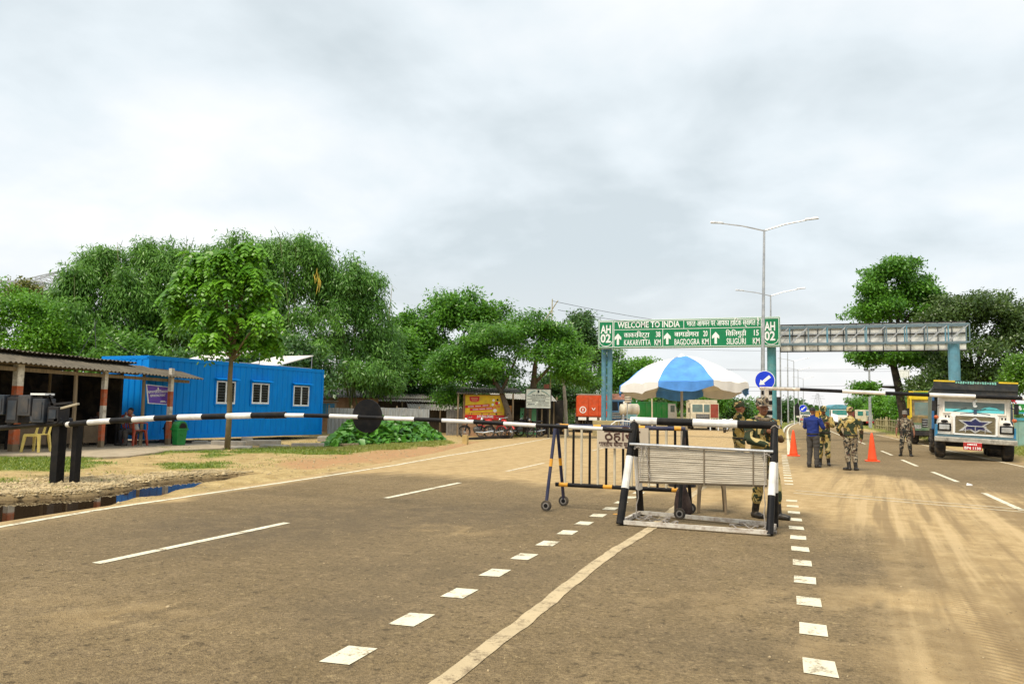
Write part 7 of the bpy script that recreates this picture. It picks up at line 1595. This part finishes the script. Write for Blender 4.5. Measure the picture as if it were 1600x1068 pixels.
    nf = len(me.polygons); lv = np.zeros(nf*4, dtype=np.int32); tot = np.zeros(nf, dtype=np.int32); me.polygons.foreach_get('loop_total', tot)
    ql = np.array([list(p_.vertices)[:4] if len(p_.vertices) == 4 else (list(p_.vertices)+[p_.vertices[-1]])[:4] for p_ in me.polygons], dtype=np.int32)
    fc = co[ql].mean(1); C_ = np.array([x[0] for x in S], dtype=np.float32); Rr = np.array([x[1] for x in S], dtype=np.float32); lab = np.array([x[2] for x in S])
    best = np.empty(nf, dtype=int)
    for i in range(0, nf, 4000): best[i:i+4000] = np.argmin(np.linalg.norm(fc[i:i+4000, None]-C_[None], axis=2)-Rr[None], axis=1)
    fl = lab[best]
    for nm, mm_, off in (('shirt', shirt, .012), ('trouser', trouser, .012), ('boot', boot, .006)):
        sel = np.where(fl == nm)[0]
        if not len(sel): continue
        vi, inv = np.unique(ql[sel], return_inverse=True); vv = co[vi].copy()
        wr_ = np.array([noise.noise(Vector((x*9, y*9, z*16+rz))) for x, y, z in vv]) if nm != 'boot' else 0
        vv += no[vi]*(off+(wr_[:, None]*.011 if nm != 'boot' else 0))
        fast_mesh({'shirt': 'shirt', 'trouser': 'trousers', 'boot': 'boots'}[nm], vv, inv.reshape(-1, 4), mm_, t, None, True)
    for e_ in (-1, 1):
        g = MB(); g.ball(hp(e_*.03, -.083, .006), (.011, .007, .006), 8, 6); g.build('eye', mat('eye_white', (.5, .47, .42), .3, dirt=0, bmp=0), t, smooth=True)
        g = MB(); g.ball(hp(e_*.03, -.089, .006), (.005, .003, .005), 6, 5); g.build('pupil', black, t)
        g = MB(); g.tube([hp(e_*.012, -.094, .024), hp(e_*.032, -.092, .029), hp(e_*.05, -.078, .022)], [.004, .005, .003], 5); g.build('eyebrow', hairm, t)
    g = MB(); g.tube([hp(-.024, -.093, -.058), hp(0, -.1, -.055), hp(.024, -.093, -.058)], [.003, .007, .003], 6); g.build('lips', mat('lips', (.16, .05, .04), .5, dirt=0), t)
    if hair:
        g = MB(); vs = []; n1_, n2_ = 14, 7
        for i in range(n2_+1):
            th_ = i/n2_*1.75
            for k in range(n1_):
                a = 2*math.pi*k/n1_; lim = th_*(1. if math.sin(a) > -.2 else .62); vs.append(hp(.084*math.sin(lim)*math.cos(a), .016+.105*math.sin(lim)*math.sin(a), .022+.108*math.cos(lim)))
        g.add(vs, [(i*n1_+k, i*n1_+(k+1) % n1_, (i+1)*n1_+(k+1) % n1_, (i+1)*n1_+k) for i in range(n2_) for k in range(n1_)]); g.build('hair', hairm, t, smooth=True)
    if hat is not None:
        g = MB(); vs = []; n1_ = 16
        for z, r_ in ((.03, 1.13), (.07, 1.14), (.11, 1.1), (.135, .95), (.142, .5), (.143, .05)):
            for k in range(n1_): a = 2*math.pi*k/n1_; vs.append(hp(.08*r_*math.cos(a), .012+.1*r_*math.sin(a), z+.012*math.sin(a)*-1))
        g.add(vs, [(i*n1_+k, i*n1_+(k+1) % n1_, (i+1)*n1_+(k+1) % n1_, (i+1)*n1_+k) for i in range(5) for k in range(n1_)]+[tuple(5*n1_+k for k in range(n1_))]); cp = g.build('cap', hat, t, smooth=True)
        g = MB(); vs = []
        for k in range(9):
            a = -math.pi/2+(k-4)/4*.95; x, y = math.cos(a), math.sin(a)
            for (ex, z) in ((1.1, .045), (1.62+.12*math.cos((k-4)/4*1.4), .022), (1.62+.12*math.cos((k-4)/4*1.4), .014), (1.1, .035)): vs.append(hp(.08*ex*x, .012+.1*ex*y*(1. if ex < 1.3 else 1.02), z))
        g.add(vs, [(4*k+j, 4*k+(j+1) % 4, 4*k+4+(j+1) % 4, 4*k+4+j) for k in range(8) for j in range(4)]+[(0, 1, 2, 3), (35, 34, 33, 32)]); g.build('brim', hat, cp)
    if belt:
        g = MB(); g.lathe([(.0, 0), (1.02, .0), (1.04, .02), (1.02, .04), (0, .04)], 20, 0, T(pel+Vector((0, .008, 0))) @ Matrix.Diagonal((.186, .137, 1, 1))); g.build('belt', boot, t)
    return t
p_ = G(1193, 811); rz1 = FACE+R(8)
M1 = Matrix.LocRotScale(Vector(p_), Euler((0, 0, rz1)), Vector((1, 1, 1))*(1.73/1.74)); hl_ = M1.inverted() @ PD(1199, 674, 11.02)
def to_local(Mx, v): return Mx.inverted() @ Vector(v)
fa, fb = to_local(M1, G(1180, 808)), to_local(M1, G(1216, 811))
P1 = person('smiling soldier close behind the cane mat barricade with a hand on its right post', p_, rz1, camo_a, camo_a, 1.73,
    {1: ((.27, -.06, 1.15), hl_-Vector((0, 0, .0)), (.1, -.9, .2), (-1, 0, 0)), -1: ((-.26, -.08, 1.14), (-.06, -.27, 1.08), (1, -.2, .05), (0, 1, 0))},
    {-1: ((fa.x*.8-.02, fa.y*.5-.06, .5), (fa.x, fa.y, .09), (.25, -1, 0)), 1: ((fb.x*.7+.02, fb.y*.5-.03, .5), (fb.x, fb.y, .09), (.75, -.9, 0))}, hat=camo_b, head_turn=R(0), vox=.0085)
g = MB(); g.tube([Vector((.1*math.cos(a), .09*math.sin(a)-.005, 1.455+.02*math.sin(a))) for a in np.linspace(0, 2*math.pi, 17)], .028, 8); g.build('neck_scarf', camo_b, P1, smooth=True)
for e_ in (-1, 1):
    g = MB(); g.box((e_*.15, .01, 1.452), (.1, .055, .016), (0, e_*.35, 0)); g.build('shoulder_strap', camo_a, P1)
    g = MB(); g.box((e_*.085, -.128, 1.28), (.1, .02, .11), (-.08, 0, 0)); g.build('chest_pocket', camo_a, P1, bevel=.006)
p_ = gp(1155, 16.8)
person('soldier in profile with folded arms behind the barricade, left of the smiling soldier', p_, FACE+R(82), camo_a, camo_a, 1.76,
    {1: ((.25, -.1, 1.14), (-.0, -.24, 1.2), (-1, -.25, .1), (0, 1, 0)), -1: ((-.25, -.1, 1.14), (.02, -.26, 1.16), (1, -.25, .15), (0, 1, 0))}, hat=camo_a, head_turn=R(5))
p_ = G(1271, 730)
person('man in a dark blue long sleeved shirt and dark trousers seen from behind', p_, FACE+R(132), bluecloth, greycloth, 1.74,
    {1: ((.27, -.05, 1.15), (.22, -.3, 1.18), (-.1, -1, .15), (-1, 0, 0)), -1: ((-.29, -.06, 1.15), (-.16, -.33, 1.15), (.2, -1, .1), (0, 0, 1))}, boots=False, nod=R(8), belt=True)
p_ = G(1288, 727)
person('soldier facing us beyond the man in blue, looking down at a paper in his hands', p_, FACE-R(28), camo_a, camo_a, 1.78,
    {1: ((.27, -.08, 1.16), (.16, -.33, 1.22), (-.3, -1, .2), (0, 0, 1)), -1: ((-.27, -.08, 1.16), (-.05, -.34, 1.2), (.4, -1, .2), (0, 0, 1))}, hat=camo_a, nod=R(14), head_turn=R(12))
pp = PD(1304, 652, 24.9); o = MB().box((0, 0, 0), (.21, .004, .28)).build('paper', signwhite); o.location = pp; o.rotation_euler = (R(-35), R(12), FACE); tag(o, 'white sheet of paper held by the soldier facing the man in blue', 'paper')
p_ = G(1330, 734.5)
person('soldier seen from behind standing alone between the two cones', p_, FACE+R(155), camo_a, camo_b, 1.74,
    {1: ((.31, .02, 1.13), (.24, -.16, .98), (-.2, -1, -.3), (-1, 0, 0)), -1: ((-.28, .04, 1.13), (-.27, -.04, .88), (0, -.1, -1), (1, 0, 0))}, {1: ((.09, -.02, .5), (.05, .03, .09), (.9, -.5, 0)), -1: ((-.09, -.01, .5), (-.12, .02, .09), (-.3, -1, 0))}, hat=camo_a, hair=True)
p_ = G(1415.5, 712.5)
person('soldier in brown camouflage with bare forearms facing us beside the parked trucks', p_, FACE-R(27), camo_b, camo_b, 1.73,
    {1: ((.28, .04, 1.12), (.31, -.03, .87), (0, -.1, -1), (-1, 0, 0)), -1: ((-.28, .04, 1.12), (-.31, -.03, .87), (0, -.1, -1), (1, 0, 0))}, {1: ((.13, -.01, .5), (.17, .02, .09), (.35, -1, 0)), -1: ((-.13, -.01, .5), (-.17, .02, .09), (-.35, -1, 0))}, hat=mat('grey_cap', (.2, .19, .17), .9), sleeve=.5)
p_ = Vector((rc.x, rc.y-.02, .14))
person('person in a pale shirt seated at the shed counter, hand to face', p_, R(-8), palecloth, mat('dark_trousers', (.03, .03, .035), .9), 1.7,
    {1: ((.22, -.32, .78), (.1, -.42, .98), (-.3, -.1, 1), (0, 1, 0)), -1: ((-.25, -.25, .74), (-.2, -.48, .86), (.2, -1, .1), (0, 0, -1))}, seated=True, lean=R(16), boots=False, belt=False, nod=R(10), vox=.011)
w_ = PX(151, 650, -21.6)
chair('plastic_chair', 'dark chair behind the counter under the person in the checked shirt', (w_.x, w_.y, .14), R(70), darksteel, False)
person('person in a checked shirt bent over behind the shed counter', (w_.x, w_.y, .14), R(60), redcloth, mat('dark_trousers', (.03, .03, .035)), 1.7,
    {1: ((.22, -.25, .78), (.1, -.42, .84), (0, -1, 0), (0, 0, -1)), -1: ((-.22, -.25, .78), (-.1, -.42, .84), (0, -1, 0), (0, 0, -1))}, seated=True, lean=R(32), boots=False, belt=False, vox=.011, nod=R(25))
